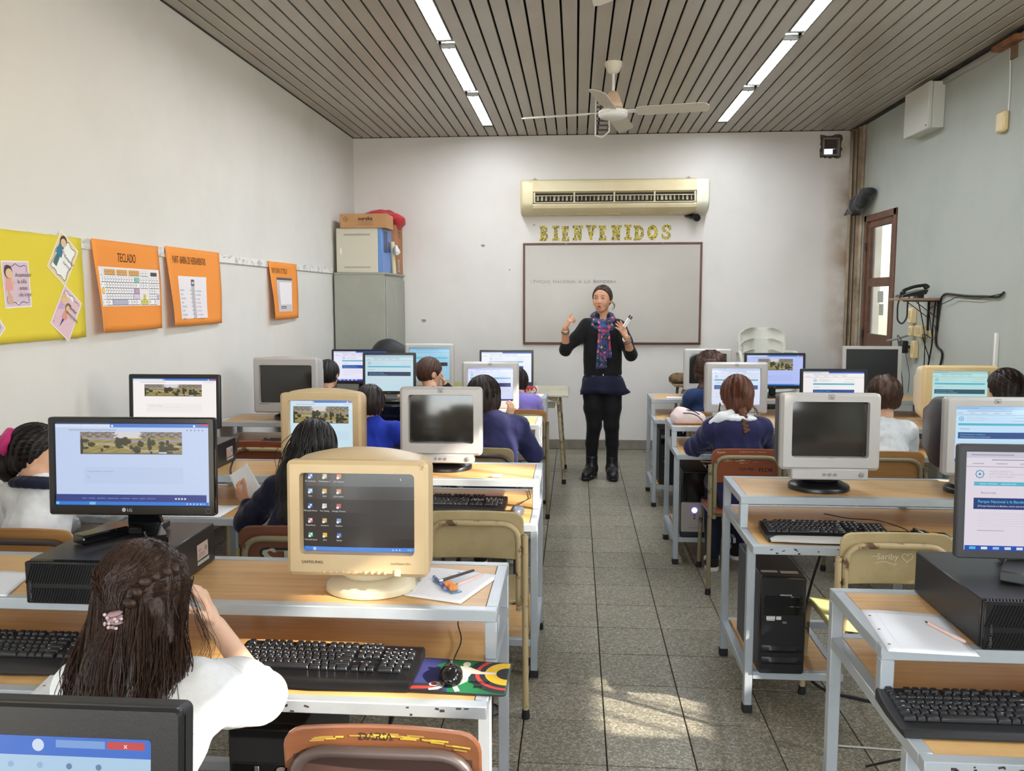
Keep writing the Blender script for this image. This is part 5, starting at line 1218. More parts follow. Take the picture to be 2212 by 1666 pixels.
# ------------------------------------------------------------------ whiteboard
M_frame = mat('board_frame_wood', (104, 58, 44), .4, grain=((80, 42, 32), (6, 40, 6), .6)); M_wbd = mat('whiteboard_enamel', (190, 184, 175), .22, spec=.25, var=((183, 177, 167), 1.5, .4, .7))
t = thing('whiteboard', 'wide whiteboard in a thin brown wooden frame behind the teacher', 'whiteboard', (.365, YB, 1.61))
b = B(); b.box((0, -.010, 0), (1.80, .018, 1.0)); obj('writing_surface', b, M_wbd, t)
for z in (-.506, .506): b = B(); b.bar((-.907, -.014, z), (.907, -.014, z), .026, .022, bev=.005); obj('frame_bar', b, M_frame, t)
for x in (-.895, .895): b = B(); b.bar((x, -.0145, -.494), (x, -.0145, .494), .022, .024, (0, 1, 0), bev=.005); obj('frame_bar', b, M_frame, t)
b = B(); b.bar((.20, -.032, -.50), (.90, -.032, -.50), .04, .012, bev=.004); obj('pen_ledge', b, M_frame, t)
for x in (-.462, .506): b = B(); b.lathe([(.007, 0), (.006, .004), (.002, .006)], (x, -.0245, .506), rotm(PI / 2), 10); obj('screw', b, mat('chrome', (220, 220, 220), .2, metal=1), t)
P = Print(lambda u, v, d: (u, -.0195 - d, v)); P.text(-.835, .108, '1.', .05, (150, 146, 140), sp=1.1)
x_ = -.80
for w_, s_ in (('PARQUE', 1.06), ('NACIONAL', 1.06), ('A', 1.0), ('LA', 1.2), ('BANDERA', 1.22)):
    for i, ch in enumerate(w_): hh = .050 if i == 0 else .042; P.text(x_, .110 + random.uniform(-.003, .003), ch, hh, (138, 134, 128), sp=s_); x_ += text_w(ch, hh, s_)
    x_ += .026
stuff(P.obj('handwriting', M_ink, t))

# ------------------------------------------------------------------ welcome letters, each cut from patterned paper
def leaf_pattern():
    m = bpy.data.materials.new('patterned_paper'); m.use_nodes = True; nt = m.node_tree; N = nt.nodes; L = nt.links; b = N['Principled BSDF']; g = N.new('ShaderNodeNewGeometry')
    v = N.new('ShaderNodeTexVoronoi'); v.inputs['Scale'].default_value = 120; L.new(g.outputs['Position'], v.inputs[0])
    sp = N.new('ShaderNodeSeparateColor'); L.new(v.outputs['Color'], sp.inputs[0]); cr = N.new('ShaderNodeValToRGB'); cr.color_ramp.interpolation = 'CONSTANT'; e = cr.color_ramp.elements
    e[0].position = 0; e[0].color = lin((206, 182, 52)) + (1,); e[1].position = .58; e[1].color = lin((96, 104, 66)) + (1,)
    for p, c in ((.30, (222, 204, 92)), (.46, (64, 66, 72)), (.72, (196, 172, 60)), (.88, (150, 150, 120))): q = e.new(p); q.color = lin(c) + (1,)
    L.new(sp.outputs[0], cr.inputs[0]); L.new(cr.outputs[0], b.inputs['Base Color']); b.inputs['Roughness'].default_value = .8; return m
M_leaf = leaf_pattern(); M_ledge = mat('letter_edge', (112, 104, 56), .8)
def arcpts(cx, cz, r0, r1, a0, a1, n=14, sz=1.0): return [(cx + r0 * math.cos(a0 + (a1 - a0) * k / n), cz + r0 * sz * math.sin(a0 + (a1 - a0) * k / n)) for k in range(n + 1)] + [(cx + r1 * math.cos(a1 - (a1 - a0) * k / n), cz + r1 * sz * math.sin(a1 - (a1 - a0) * k / n)) for k in range(n + 1)]
def R4(x0, z0, x1, z1): return [(x0, z0), (x1, z0), (x1, z1), (x0, z1)]
def letter_shapes(c):
    s = .036; f = .026  # stem, serif; letter height .15
    I = lambda x: [R4(x - s / 2, 0, x + s / 2, .15), R4(x - s, 0, x + s, f), R4(x - s, .15 - f, x + s, .15)]
    if c == 'I': return I(.03)
    if c == 'B': return I(.03)[:1] + [R4(0, 0, .045, f), R4(0, .15 - f, .045, .15), arcpts(.042, .112, .014, .039, -PI / 2, PI / 2), arcpts(.045, .041, .016, .042, -PI / 2, PI / 2), R4(.03, .062, .05, .09), R4(.03, 0, .048, .026), R4(.03, .125, .045, .15)]
    if c == 'E': return I(.028)[:1] + [R4(0, 0, .075, f), R4(0, .15 - f, .07, .15), R4(.03, .065, .058, .085), R4(.058, 0, .078, .045), R4(.055, .11, .073, .15), R4(.05, .055, .062, .095)]
    if c == 'N': return [R4(.014, 0, .034, .15), R4(.068, 0, .088, .15), [(.014, .15), (.044, .15), (.088, 0), (.058, 0)], R4(0, 0, .045, f), R4(.055, .15 - f, .102, .15), R4(-.002, .15 - f, .03, .15)]
    if c == 'V': return [[(.012, .15), (.044, .15), (.064, .0), (.044, .0)], [(.096, .15), (.070, .15), (.044, .0), (.064, .0)], R4(0, .15 - f, .054, .15), R4(.06, .15 - f, .108, .15)]
    if c == 'D': return I(.03)[:1] + [R4(0, 0, .05, f), R4(0, .15 - f, .05, .15), arcpts(.042, .075, .032, .060, -PI / 2, PI / 2, sz=1.25), R4(.03, 0, .045, .034), R4(.03, .116, .045, .15)]
    if c == 'O': return [arcpts(.052, .075, .022, .052, 0, PI, sz=1.44), arcpts(.052, .075, .022, .052, PI, 2 * PI, sz=1.44)]
    if c == 'S': return [arcpts(.046, .110, .016, .043, PI * .1, PI * 1.5, sz=.93), arcpts(.046, .041, .016, .044, -PI * .9, PI * .5, sz=.93), R4(.074, .095, .092, .14), R4(0, .012, .016, .055)]
lx = [(325, 'B'), (435, 'I'), (507, 'E'), (600, 'N'), (705, 'V'), (812, 'E'), (915, 'N'), (1027, 'I'), (1098, 'D'), (1208, 'O'), (1325, 'S')]
nm = ['B, first', 'I beside the B', 'E before the first N', 'N before the V', 'V in the middle', 'E after the V', 'N after the second E', 'I before the D', 'D near the end', 'O before the last', 'S, last']
for i, ((p, c), n_) in enumerate(zip(lx, nm)):
    x = .365 + (1080 + p * .2641 - 1323.5) * .004677; z = 2.152 + (.0 if i > 2 else -.004) + .004 * math.sin(i * 2.1)
    b = B()
    for k, pl in enumerate(letter_shapes(c)):
        if not (c in 'O' or 'arc' in c):
            pass
        a = sum(pl[j][0] * pl[(j + 1) % len(pl)][1] - pl[(j + 1) % len(pl)][0] * pl[j][1] for j in range(len(pl)))
        pl = pl if a > 0 else pl[::-1]; b.prism(pl, 0, .0035 + .00015 * k, Matrix.Translation((0, 0, 0)) @ Matrix(((1, 0, 0, 0), (0, 0, -1, 0), (0, 1, 0, 0), (0, 0, 0, 1))))
    o = obj('wall_letter', b, M_leaf, None, (x, YB - .001, z), smooth=0); tag(o, 'yellow patterned paper letter %s of the welcome sign' % n_, 'letter', 'letters spelling the welcome sign')

# ------------------------------------------------------------------ air conditioner
M_ac = mat('aged_ac_plastic', (226, 212, 172), .38, var=((216, 198, 152), 2.5, .45, .7)); M_acd = mat('ac_dark', (40, 32, 26), .7); M_acl = mat('ac_louvre', (206, 196, 166), .5)
t = thing('air_conditioner', 'long cream split air conditioner high on the back wall', 'air conditioner', (.372, YB, 2.57))
def acsec(x, s=1):
    p = [(0, .165), (-.20, .165), (-.235, .150), (-.25, .125), (-.25, .045), (-.235, .042), (-.215, .03), (-.215, -.062), (-.235, -.075), (-.238, -.088), (-.225, -.115), (-.17, -.152), (-.08, -.172), (0, -.175)]
    return [Vector((x, y * s, z * (1 if s == 1 else .97))) for y, z in p]
b = B(); b.loft([acsec(-.80), acsec(.80)]); obj('housing', b, M_ac, t, smooth=30)
for s in (-1, 1):
    b = B(); e = [(0, .165), (-.20, .165), (-.235, .150), (-.25, .125), (-.25, -.06), (-.238, -.095), (-.17, -.152), (-.08, -.172), (0, -.175)]
    b.loft([[Vector((s * x, y * q, z * (.5 + .5 * q) if q < 1 else z)) for y, z in e] for x, q in ((.80, 1), (.895, 1), (.915, .96), (.928, .86))]); obj('end_cap', b, M_ac if s < 0 else mat('ac_pale_cap', (232, 228, 204), .35), t)
b = B(); b.box((0, -.21, -.012), (1.575, .012, .088)); obj('outlet_cavity', b, M_acd, t)
for k in range(5): b = B(); b.box((-.785 + k * .3925, -.232, -.012), (.018, .034, .100), bev=.003); obj('mullion', b, M_acl, t)
for k in range(4):
    xa = -.785 + k * .3925 + .012; xb = xa + .3925 - .024; b = B(); b.box(((xa + xb) / 2, -.236, .004), (xb - xa, .024, .006), rotm(.25), .001); obj('flap', b, M_acl, t)
    for j in range(9): b = B(); b.box((xa + (xb - xa) * (j + .5) / 9, -.226, -.022), (.004, .03, .044), rotm(0, 0, (.5 if k < 3 else -.7) + random.uniform(-.3, .3)), .0006); obj('vane', b, M_acl, t)
b = B(); b.box((0, -.244, -.066), (1.56, .016, .008), rotm(-.4), .001); obj('lower_lip', b, M_acl, t)
for k in range(5): b = B(); b.lathe([(.07, 0), (.065, -.008), (.01, -.010)], (-.62 + k * .31, -.11, -.163), rotm(-.25), 20, sx=1, sy=.25); obj('foot_boss', b, M_ac, t)
b = B(); b.box((.86, -.2515, .06), (.035, .002, .085), bev=.0005); obj('display_panel', b, mat('ac_panel', (236, 234, 216), .2), t)
t = thing('pipe_stub', 'black taped pipe stub below the right end of the air conditioner', 'pipe', (1.17, YB - .08, 2.37))
b = B(); b.tube(fillet([(-.06, .08, .03), (-.03, .02, .015), (.02, -.05, -.01)], .03), .030, 12); obj('pipe', b, M_gloss, t); b = B(); b.lathe([(.038, -.01), (.04, 0), (.036, .012)], (.022, -.052, -.011), rotm(PI / 2 - .2, 0, .5), 16); obj('collar', b, M_black, t)
for k, x in enumerate((-.42, 1.12)):
    b = B(); b.add([Vector((x + .03 * math.cos(a) * (1 if j % 2 else .5), YB - .002 - .002 * (j % 2), 2.755 + .025 * math.sin(a) * (1.3 if j % 2 else .6))) for j, a in enumerate(np.linspace(0, 2 * PI, 12, endpoint=False))], [tuple(range(12))]); tag(obj('paint_flake', b, mat('flake', (140, 136, 128), .9)), 'peeling paint above the %s end of the air conditioner' % ('left', 'right')[k], 'mark')

# ------------------------------------------------------------------ posters on the left wall (u runs along the wall away from the camera)
def poster(name, label, y0, y1, z0, z1, col, design, wave=.01, fold=0, skew=0):
    t = thing('poster', label, 'poster', (XL + .016, y0, z0), 0, 'posters on the side wall'); w, h = y1 - y0, z1 - z0; N = 14
    def f(u, v, d):
        bow = wave * (1 - v / h) * (math.sin(u / w * 5 + v * 9) * .6 + .9) * (1 if v < h else 0); edge = fold * max(0, 1 - u / (.14 * w)) ** 2 * (1 - v / h)
        return Vector((.002 + bow + edge + d + .004 * (v < 0), u + skew * (v / h - 1), v))
    b = B(); vs = [f(w * i / N, h * j / N, 0) for j in range(N + 1) for i in range(N + 1)]
    b.add(vs, [(j * (N + 1) + i, j * (N + 1) + i + 1, (j + 1) * (N + 1) + i + 1, (j + 1) * (N + 1) + i) for j in range(N) for i in range(N)])
    o = obj('sheet', b, mat('card_%d_%d_%d' % col, col, .75, bump=(90, .05), spec=.2), t, smooth=60); sm = o.modifiers.new('thick', 'SOLIDIFY'); sm.thickness = .0015; sm.offset = -1
    P = Print(lambda u, v, d: f(u, v, .0012 + d), .0002, cell=.03); design(P, w, h); P.obj('print', M_ink, t); return t
def kid(P, X, s, hair, top, leg, skin=(222, 190, 150)):
    """simple drawn child; X maps local to poster"""
    P.poly([X(s * a, s * b_) for a, b_ in ((-.03, .0), (.03, .0), (.028, .12), (-.028, .12))], leg); P.poly([X(s * a, s * b_) for a, b_ in ((-.05, .11), (.05, .11), (.036, .22), (-.036, .22))], top)
    P.poly([X(s * (.052 * math.cos(a)), s * (.265 + .055 * math.sin(a))) for a in np.linspace(0, 2 * PI, 14, endpoint=False)], hair); P.poly([X(s * (.008 + .042 * math.cos(a)), s * (.252 + .040 * math.sin(a))) for a in np.linspace(0, 2 * PI, 12, endpoint=False)], skin)
    P.poly([X(s * a, s * b_) for a, b_ in ((.02, .18), (.075, .16), (.075, .175), (.03, .205))], skin)
def cardp(P, cx, cz, rot, W, H, rim, kids, lines):
    P.at(0); c, s = math.cos(rot), math.sin(rot); X = lambda a, b_: (cx + a * c - b_ * s, cz + a * s + b_ * c); Q = lambda x0, y0, x1, y1: [X(x0, y0), X(x1, y0), X(x1, y1), X(x0, y1)]
    P.poly(Q(-W / 2, -H / 2, W / 2, H / 2), (238, 230, 220)); P.poly(Q(-W / 2 + .006, -H / 2 + .006, W / 2 - .006, H / 2 - .006), rim)
    o = [X((W * .44 - .012 * abs(math.sin(4 * a))) * max(-1, min(1, 1.25 * math.cos(a))), (H * .44 - .012 * abs(math.sin(4 * a))) * max(-1, min(1, 1.25 * math.sin(a)))) for a in np.linspace(0, 2 * PI, 48, endpoint=False)]
    P.poly(o, (240, 240, 236)); P.line(o + o[:1], .0035, (96, 88, 110))
    for k in kids: kid(P, lambda a, b_, k=k: X(a + k[0] * W, b_ + k[1] * H), k[2] * H, *k[3:])
    for i, (st, px, pz, sz) in enumerate(lines):
        x = px * W
        for ch in st:
            v, f_, a = glyph(ch)
            if v: P._add([X(x + q[0] * sz, pz * H + q[1] * sz) for q in v], f_, (60, 64, 70))
            x += a * sz
BR, BKH = (122, 92, 62), (70, 52, 42)
def yellow(P, w, h):
    cardp(P, w * .36, h * .52, .03, .17, .19, (216, 190, 202), [(-.28, -.42, 2.6, BKH, (226, 160, 150), (210, 170, 140))], [('Acomodar', -.05, .16, .024), ('la silla', .0, .02, .024), ('antes', .05, -.12, .024), ('de irme', .02, -.26, .024)])
    cardp(P, w * .80, h * .78, -.62, .15, .20, (226, 206, 150), [(-.25, -.30, 2.4, BKH, (56, 120, 150), (70, 110, 100))], [('Respetar', -.02, .05, .022), ('turnos', .02, -.1, .022)])
    cardp(P, w * .80, h * .25, -.62, .15, .21, (222, 188, 196), [(-.30, -.30, 1.9, (222, 186, 90), (196, 160, 210), (90, 70, 60)), (-.02, -.38, 1.9, BR, (220, 150, 140), (60, 70, 120))], [('Cuidar', .0, .15, .022), ('materiales', -.04, .0, .022)])
    cardp(P, w * .05, h * .76, .70, .17, .20, (150, 206, 170), [(-.1, -.40, 2.0, BR, (60, 150, 100), (60, 70, 80)), (.2, -.40, 1.8, BKH, (220, 190, 90), (60, 70, 80))], [('Saludar', -.2, .2, .024)])
    cardp(P, w * .05, h * .20, .66, .18, .22, (206, 196, 206), [(-.1, -.44, 1.9, BKH, (70, 150, 100), (190, 150, 100)), (.22, -.42, 1.9, (150, 130, 84), (60, 110, 180), (190, 150, 100))], [('Levantar', -.3, .3, .026), ('la mano', -.25, .16, .026), ('para hablar', -.3, .02, .024)])
poster('poster', 'yellow poster with five little cards of drawn children', 3.02, 3.755, 1.392, 1.846, (226, 206, 68), yellow, .004)
OR = (238, 150, 70); INK = (96, 62, 30)
def teclado(P, w, h):
    P.text(w * .34, h * .775, 'TECLADO', .062, INK, sp=.62, bold=.01); x0, x1, y0, y1 = .03, w - .02, h * .28, h * .71; W, H = x1 - x0, y1 - y0
    P.rect(x0, y0, x1, y1, (236, 230, 230)); u = W / 23.2; r = H / 6.9
    d0 = P.d
    for ri, (ro, ks) in enumerate(ROWS):
        for kx, kw in ks:
            P.at(d0); X = x0 + .006 + kx * u; Z = y1 - H * .04 - (ro + 1) * r * 1.02; c = (246, 244, 244)
            if ri == 0 and 1.5 < kx < 14.8: c = (232, 168, 74)
            if ri == 1 and kw == 2: c = (142, 200, 172)
            if kw == 2.25: c = (190, 160, 186)
            if ri == 3 and kx == 0: c = (240, 206, 110)
            if kw == 2.75: c = (222, 206, 220)
            if kw == 6: c = (180, 180, 196)
            if 15 < kx < 18 and ri > 3: c = (226, 216, 90)
            if kx > 21.5 and ri > 3: c = (206, 186, 206)
            P.rect(X, Z - .003, X + kw * u - .001, Z + r * .92, (104, 98, 106)); P.rect(X + .0015, Z, X + kw * u - .0025, Z + r * .90, c); P.rect(X + u * .25, Z + r * .35, X + u * .5, Z + r * .6, (130, 124, 130))
    P.rect(x1 - .09, y1 - .036, x1 - .025, y1 - .016, (70, 68, 74))
poster('poster', 'orange poster titled TECLADO with a coloured keyboard drawing', 3.838, 4.475, 1.408, 1.852, OR, teclado, .012, .03)
def barra(P, w, h):
    P.text(w * .10, h * .80, 'PAINT- BARRA DE HERRAMIENTAS', .060, INK, sp=.46, bold=.01); x0, x1, y0, y1 = w * .18, w * .70, h * .09, h * .64; P.rect(x0, y0, x1, y1, (236, 230, 232))
    cx = (x0 + x1) / 2; P.rect(cx - .022, y0, cx + .022, y1 - .02, (190, 186, 190)); P.rect(cx - .022, y1 - .055, cx + .022, y1 - .018, (86, 84, 90)); P.rect(cx - .012, y1 - .045, cx + .016, y1 - .03, (200, 200, 206))
    L_ = ('Seleccion', 'Goma', 'Recuentagotas', 'Lapiz', 'Aerografo', 'Linea', 'Rectangulo', 'Elipse'); R_ = ('Seleccion', 'Relleno', 'Lupa', 'Pincel', 'Texto', 'Curva', 'Poligono', 'Rect. redondeado')
    for k in range(8):
        z = y1 - .085 - k * .0235; P.text(x0 + .012, z, L_[k][:9], .014, (90, 84, 88)); P.line([(cx - .05, z + .004), (cx - .022, z + .004)], .002, (80, 78, 80)); P.line([(cx + .022, z), (cx + .05, z)], .002, (80, 78, 80)); P.text(cx + .055, z - .004, R_[k][:9], .014, (90, 84, 88))
poster('poster', 'orange poster about the Paint toolbar with a tall white sheet', 4.556, 5.265, 1.412, 1.860, OR, barra, .012, .03)
def titulo(P, w, h):
    P.text(w * .08, h * .80, 'PAINT BARRA DE TITULO', .06, (150, 100, 40), sp=.5, bold=.01); x0, x1, y0, y1 = w * .24, w * .78, h * .13, h * .73; P.rect(x0, y0, x1, y1, (206, 200, 202)); P.rect(x0, y1 - .018, x1, y1, (84, 88, 96)); P.rect(x0 + .05, y0 + .055, x1 - .012, y1 - .035, (240, 234, 236)); P.line([(x0 + .05, y0 + .055), (x0 + .05, y1 - .035)], .003, (120, 116, 120))
    for k in range(2): P.rect(x0 + .05, y0 + .036 - .012 * k, x0 + .19, y0 + .042 - .012 * k, (70, 68, 72))
    for k in range(3): P.frame(x0 + .012, y0 + .07 + .02 * k, x0 + .03, y0 + .084 + .02 * k, .002, (120, 116, 120))
poster('poster', 'smaller orange poster, last of the row, showing a drawn window', 6.135, 6.765, 1.41, 1.846, OR, titulo, .012, .035)

# ------------------------------------------------------------------ right wall fittings
M_wbox = mat('grey_white_steel', (206, 206, 196), .5); M_ivory = mat('ivory_plastic', (226, 204, 156), .45)
t = thing('steel_box', 'grey white steel wall box under the ceiling on the right wall', 'box', (XR, 6.86, 2.995))
b = B(); b.box((-.045, 0, 0), (.088, .46, .335), bev=.003); obj('box_body', b, M_wbox, t); b = B(); b.box((-.105, 0, 0), (.03, .468, .343), bev=.006); l = obj('box_lid', b, M_wbox, t); b = B(); b.box((-.121, -.20, -.145), (.004, .018, .008), bev=.001); obj('latch', b, M_dgrey, l)
t = thing('wall_switch_box', 'small ivory box with a cord above it, high on the right wall', 'switch', (XR, 5.71, 2.68)); b = B(); b.box((-.02, 0, 0), (.04, .105, .13), bev=.012); obj('box_body', b, M_ivory, t)
b = B(); b.tube(fillet([(-.006, -.04, .055), (-.006, -.045, .2), (-.006, -.02, .43)], .1), .004, 6); obj('cord', b, M_white, t)
t = thing('ceiling_bracket', 'brown wooden block at the ceiling edge above the ivory switch box', 'bracket', (XR, 5.66, 3.14)); b = B(); b.box((-.035, 0, .01), (.07, .3, .035), bev=.004); obj('block', b, mat('orange_wood', (150, 96, 56), .6, var=((110, 66, 40), 8, .4, .6)), t); b = B(); b.box((-.006, -.02, -.05), (.012, .07, .08)); obj('backing', b, mat('rust_patch', (120, 92, 70), .8), t)
b = B(); b.box((XR - .012, 5.64, 1.09), (.024, .024, .50), bev=.003); tag(obj('cable_duct', b, M_white), 'narrow white vertical cable duct on the right wall near the yellowed monitor', 'duct')
t = thing('wall_shelf', 'tiny wooden bracket shelf holding the telephone', 'shelf', (XR, 6.64, 1.555)); b = B(); b.box((-.15, 0, 0), (.30, .22, .018), bev=.002); obj('board', b, mat('shelf_wood', (156, 122, 92), .6, grain=((120, 90, 66), (4, 30, 30), .6)), t)
for y in (-.085, .085): b = B(); b.bar((-.006, y, -.24), (-.006, y, -.01), .02, .008, (0, 1, 0)); b.bar((-.20, y, -.014), (-.01, y, -.014), .02, .008); b.bar((-.17, y, -.02), (-.01, y, -.14), .006, .006); obj('bracket', b, M_black, t)
t = thing('telephone', 'black corded desk telephone on the little wall shelf', 'telephone', (XR - .17, 6.64, 1.5645))
b = B(); b.loft([[Vector((x, y, z)) for x, y, z in ((-.095, yy, .004), (.075, yy, .028), (.09, yy, .06), (.07, yy, .066), (-.09, yy, .022))] for yy in (-.08, -.06, .06, .08)]); b.box((.05, 0, .015), (.04, .1, .03)); obj('base', b, M_black, t)
b = B(); b.tube(fillet([(-.10, -.05, .034), (-.08, -.05, .058), (0, -.05, .088), (.08, -.05, .098), (.1, -.05, .082)], .03, 6), [.012] * 2 + [.011] * 30 if 0 else .0125, 10); b.ball((-.085, -.05, .042), (.024, .022, .016), 12, 8, rotm(0, -.3)); b.ball((.085, -.05, .082), (.024, .022, .016), 12, 8, rotm(0, -.3)); obj('handset', b, M_black, t)
b = B(); pts = fillet([(-.10, -.05, .03), (-.125, -.06, -.05), (-.12, -.06, -.17), (-.085, -.06, -.20), (-.05, -.06, -.15), (-.055, -.07, -.03), (-.05, -.085, .01)], .06, 8)
b.tube(pts, .006, 8); obj('coiled_cord', b, M_black, t)
def jbox(y, z, w, h, d, label):
    t = thing('junction_box', label, 'box', (XR, y, z), 0, 'ivory wall sockets and boxes'); b = B(); b.box((-d / 2, 0, 0), (d, w, h), bev=.006); obj('cover', b, M_ivory, t); b = B(); b.box((-d - .001, 0, .005), (.004, w * .6, h * .5), bev=.002); obj('face_plate', b, mat('ivory_dark', (206, 184, 136), .5), t); return t
jbox(7.0, 1.425, .085, .125, .045, 'ivory socket box highest of the cluster under the shelf'); jbox(6.80, 1.305, .13, .09, .055, 'wide ivory socket box in the middle of the cluster'); jbox(6.98, 1.30, .07, .08, .045, 'small ivory box left of the wide one, under the shelf'); jbox(6.93, 1.155, .075, .14, .04, 'ivory box lowest of the cluster, beside the plug'); jbox(6.62, 1.29, .05, .06, .03, 'ivory socket nearest the hanging cable bundle')
t = thing('power_adapter', 'black power adapter plugged in low on the right wall', 'adapter', (XR, 7.05, 1.17)); b = B(); b.box((-.06, 0, 0), (.055, .075, .10), bev=.008); obj('block', b, M_black, t); b = B(); b.box((-.089, 0, -.01), (.003, .07, .02)); obj('label_strip', b, M_lgrey, t); b = B(); b.cyl((-.033, 0, .0), (0, 0, .0), .012, n=10); obj('pins', b, M_dgrey, t)
b = B(); b.tube(fillet([(-.08, -.01, .05), (-.1, .02, .1), (-.09, .06, .08), (-.08, .05, .02), (-.07, .07, -.03), (-.03, .06, -.3), (-.02, .05, -.45)], .04), .0035, 6); obj('cord', b, M_black, t)
b = B(); b.tube(fillet([(XR - .03, 7.00, 1.27), (XR - .09, 7.09, 1.235), (XR - .14, 7.19, 1.21)], .02), .009, 8); tag(obj('antenna', b, M_silverd), 'grey stick antenna pointing away beside the ivory boxes', 'antenna')
def wire(pts, r, label, x=XR - .012, m=None):
    b = B(); b.tube(fillet([(x - p[2] if len(p) > 2 else x, p[0], p[1]) for p in pts], .05, 5), r, 6); tag(obj('cable', b, m or M_black), label, 'cable', 'loose cables on the side wall')
wire([(5.58, 1.60), (5.64, 1.57), (5.80, 1.575), (6.1, 1.58), (6.43, 1.598), (6.50, 1.57), (6.53, 1.45), (6.56, 1.30), (6.55, 1.2), (6.42, 1.17), (6.45, 1.06), (6.60, 1.0), (6.52, .86), (6.42, .82)], .0085, 'thickest black cable running along the right wall and down')
wire([(5.60, 1.59, .01), (5.9, 1.56, .01), (6.2, 1.575, .012), (6.45, 1.52, .012), (6.66, 1.49, .02), (6.62, 1.38, .02), (6.58, 1.28, .02)], .003, 'thin black wire sagging under the thickest wall cable')
wire([(6.57, 1.54, .01), (6.6, 1.35, .01), (6.58, 1.22, .015), (6.66, 1.0, .01), (6.74, .8, .01)], .006, 'black cable crossing diagonally down the right wall')
wire([(6.55, 1.36, .02), (6.47, 1.34, .04), (6.46, 1.27, .04), (6.58, 1.26, .02), (6.72, 1.30, .04), (6.70, 1.2, .02), (6.62, 1.1, .01), (6.72, .92, .01), (6.50, .88, .01), (6.44, .82, .01)], .004, 'black wire looping around the hanging cable bundle')
wire([(6.80, 1.55, .05), (6.76, 1.42, .03), (6.68, 1.28, .03), (6.72, 1.10, .01), (6.73, .9, .01), (6.46, .84, .01)], .004, 'black telephone wire dropping from the shelf')
wire([(7.02, 1.12, .04), (6.99, .95, .01), (7.01, .8, .01)], .0025, 'thin wire hanging under the power adapter')
o = crumple('cloth_bag', 'black cloth bag hooked above the wooden door corner', 'bag', (XR - .10, 8.18, 2.45), (.065, .16, .07), mat('black_cloth', (34, 36, 38), .6, sheen=.3), 5, .30, .009, [((XR - .07, 8.03, 2.53), (.06, .08, .06)), ((XR - .10, 8.30, 2.38), (.06, .13, .06)), ((XR - .12, 8.40, 2.32), (.03, .06, .04))])
# ------------------------------------------------------------------ paper, pens and other small things
M_pap = mat('white_paper', (238, 240, 244), .7, spec=.2)
def sheet(label, q, z, holes=1, curl=0, group='loose sheets of paper'):
    """q: four floor-plan corners, first edge carries the punch holes"""
    c = Vector((sum(p[0] for p in q) / 4, sum(p[1] for p in q) / 4, z)); t = thing('paper_sheet', label, 'paper', c, 0, group); Q = [Vector((p[0], p[1], z)) - c for p in q]; N = 10
    def f(u, v): p = Q[0].lerp(Q[1], u).lerp(Q[3].lerp(Q[2], u), v); p.z += .0008 + curl * (u ** 3) * (v ** 2) + .0015 * math.sin(u * 5) * v; return p
    b = B(); b.add([f(i / N, j / N) for j in range(N + 1) for i in range(N + 1)], [(j * (N + 1) + i, j * (N + 1) + i + 1, (j + 1) * (N + 1) + i + 1, (j + 1) * (N + 1) + i) for j in range(N) for i in range(N)])
    o = obj('page', b, M_pap, t, smooth=80); o.modifiers.new('thick', 'SOLIDIFY').thickness = .0004
    if holes:
        P = Print(lambda u, v, d: f(u, v) + Vector((0, 0, .0006 + d)))
        for v in (.16, .5, .84): P.disc(.06, v, .018, .014, (104, 104, 112))
        P.line([(.16, 0), (.16, 1)], .004, (222, 214, 224)); P.obj('punch_holes', M_ink, t)
    return t
sheet('punched white sheet under the pens, beside the beige monitor', [(-.441, 2.09), (-.285, 2.041), (-.204, 2.272), (-.424, 2.322)][0:1] + [(-.285, 2.041), (-.204, 2.272), (-.424, 2.322)], .80)
sheet('punched white sheet hanging over the right near bench edge', [(.687, 1.822), (.872, 1.812), (.896, 2.053), (.709, 2.071)][0:1] + [(.872, 1.808), (.896, 2.053), (.709, 2.071)], .80, curl=0)
sheet('white sheet at the left end of the nearest left bench', [(-1.63, 2.0), (-1.47, 2.01), (-1.525, 2.205), (-1.66, 2.2)], .80, 0)
sheet('white sheet on the keyboard shelf left of the girl with the ponytail', [(-1.22, 1.685), (-1.02, 1.69), (-1.04, 1.875), (-1.25, 1.87)], .676)
sheet('white sheet at the aisle corner of the farthest left bench', [(-.44, 6.53), (-.255, 6.53), (-.235, 6.74), (-.42, 6.74)], .80)
sheet('white sheet seen below the glossy wide monitor, before the leaning girl', [(-1.75, 3.27), (-1.45, 3.27), (-1.45, 3.48), (-1.75, 3.48)], .676, 0)
sheet('small paper strip on the right second bench behind the girl with the braid', [(.80, 5.08), (.90, 5.08), (.90, 5.20), (.80, 5.20)], .80, 0)
sheet('white sheet on the far right bench corner by the curly haired child', [(.70, 6.50), (.86, 6.50), (.87, 6.60), (.71, 6.60)], .80, 0)
def pen(label, p0, p1, r, body, tip, capc=None, cat='pen', trans=False):
    p0, p1 = Vector(p0), Vector(p1); c = (p0 + p1) / 2; t = thing('pen', label, cat, c, 0, 'pens and pencils'); a, e = p0 - c, p1 - c; d = (e - a).normalized(); L = (e - a).length
    b = B(); b.tube([a + d * .012, e - d * .004, e], [r, r, r * .7], 8); obj('barrel', b, body, t); b = B(); b.tube([a, a + d * .013], [r * .25, r * .9], 8); obj('tip', b, tip, t)
    if capc: b = B(); b.tube([e - d * L * .33, e + d * .002], [r * 1.18, r * 1.12], 8); b.box(tuple(e - d * L * .18 + Vector((0, 0, r * 1.2))), (.003, .003, .003)); obj('cap', b, capc, t)
    return t
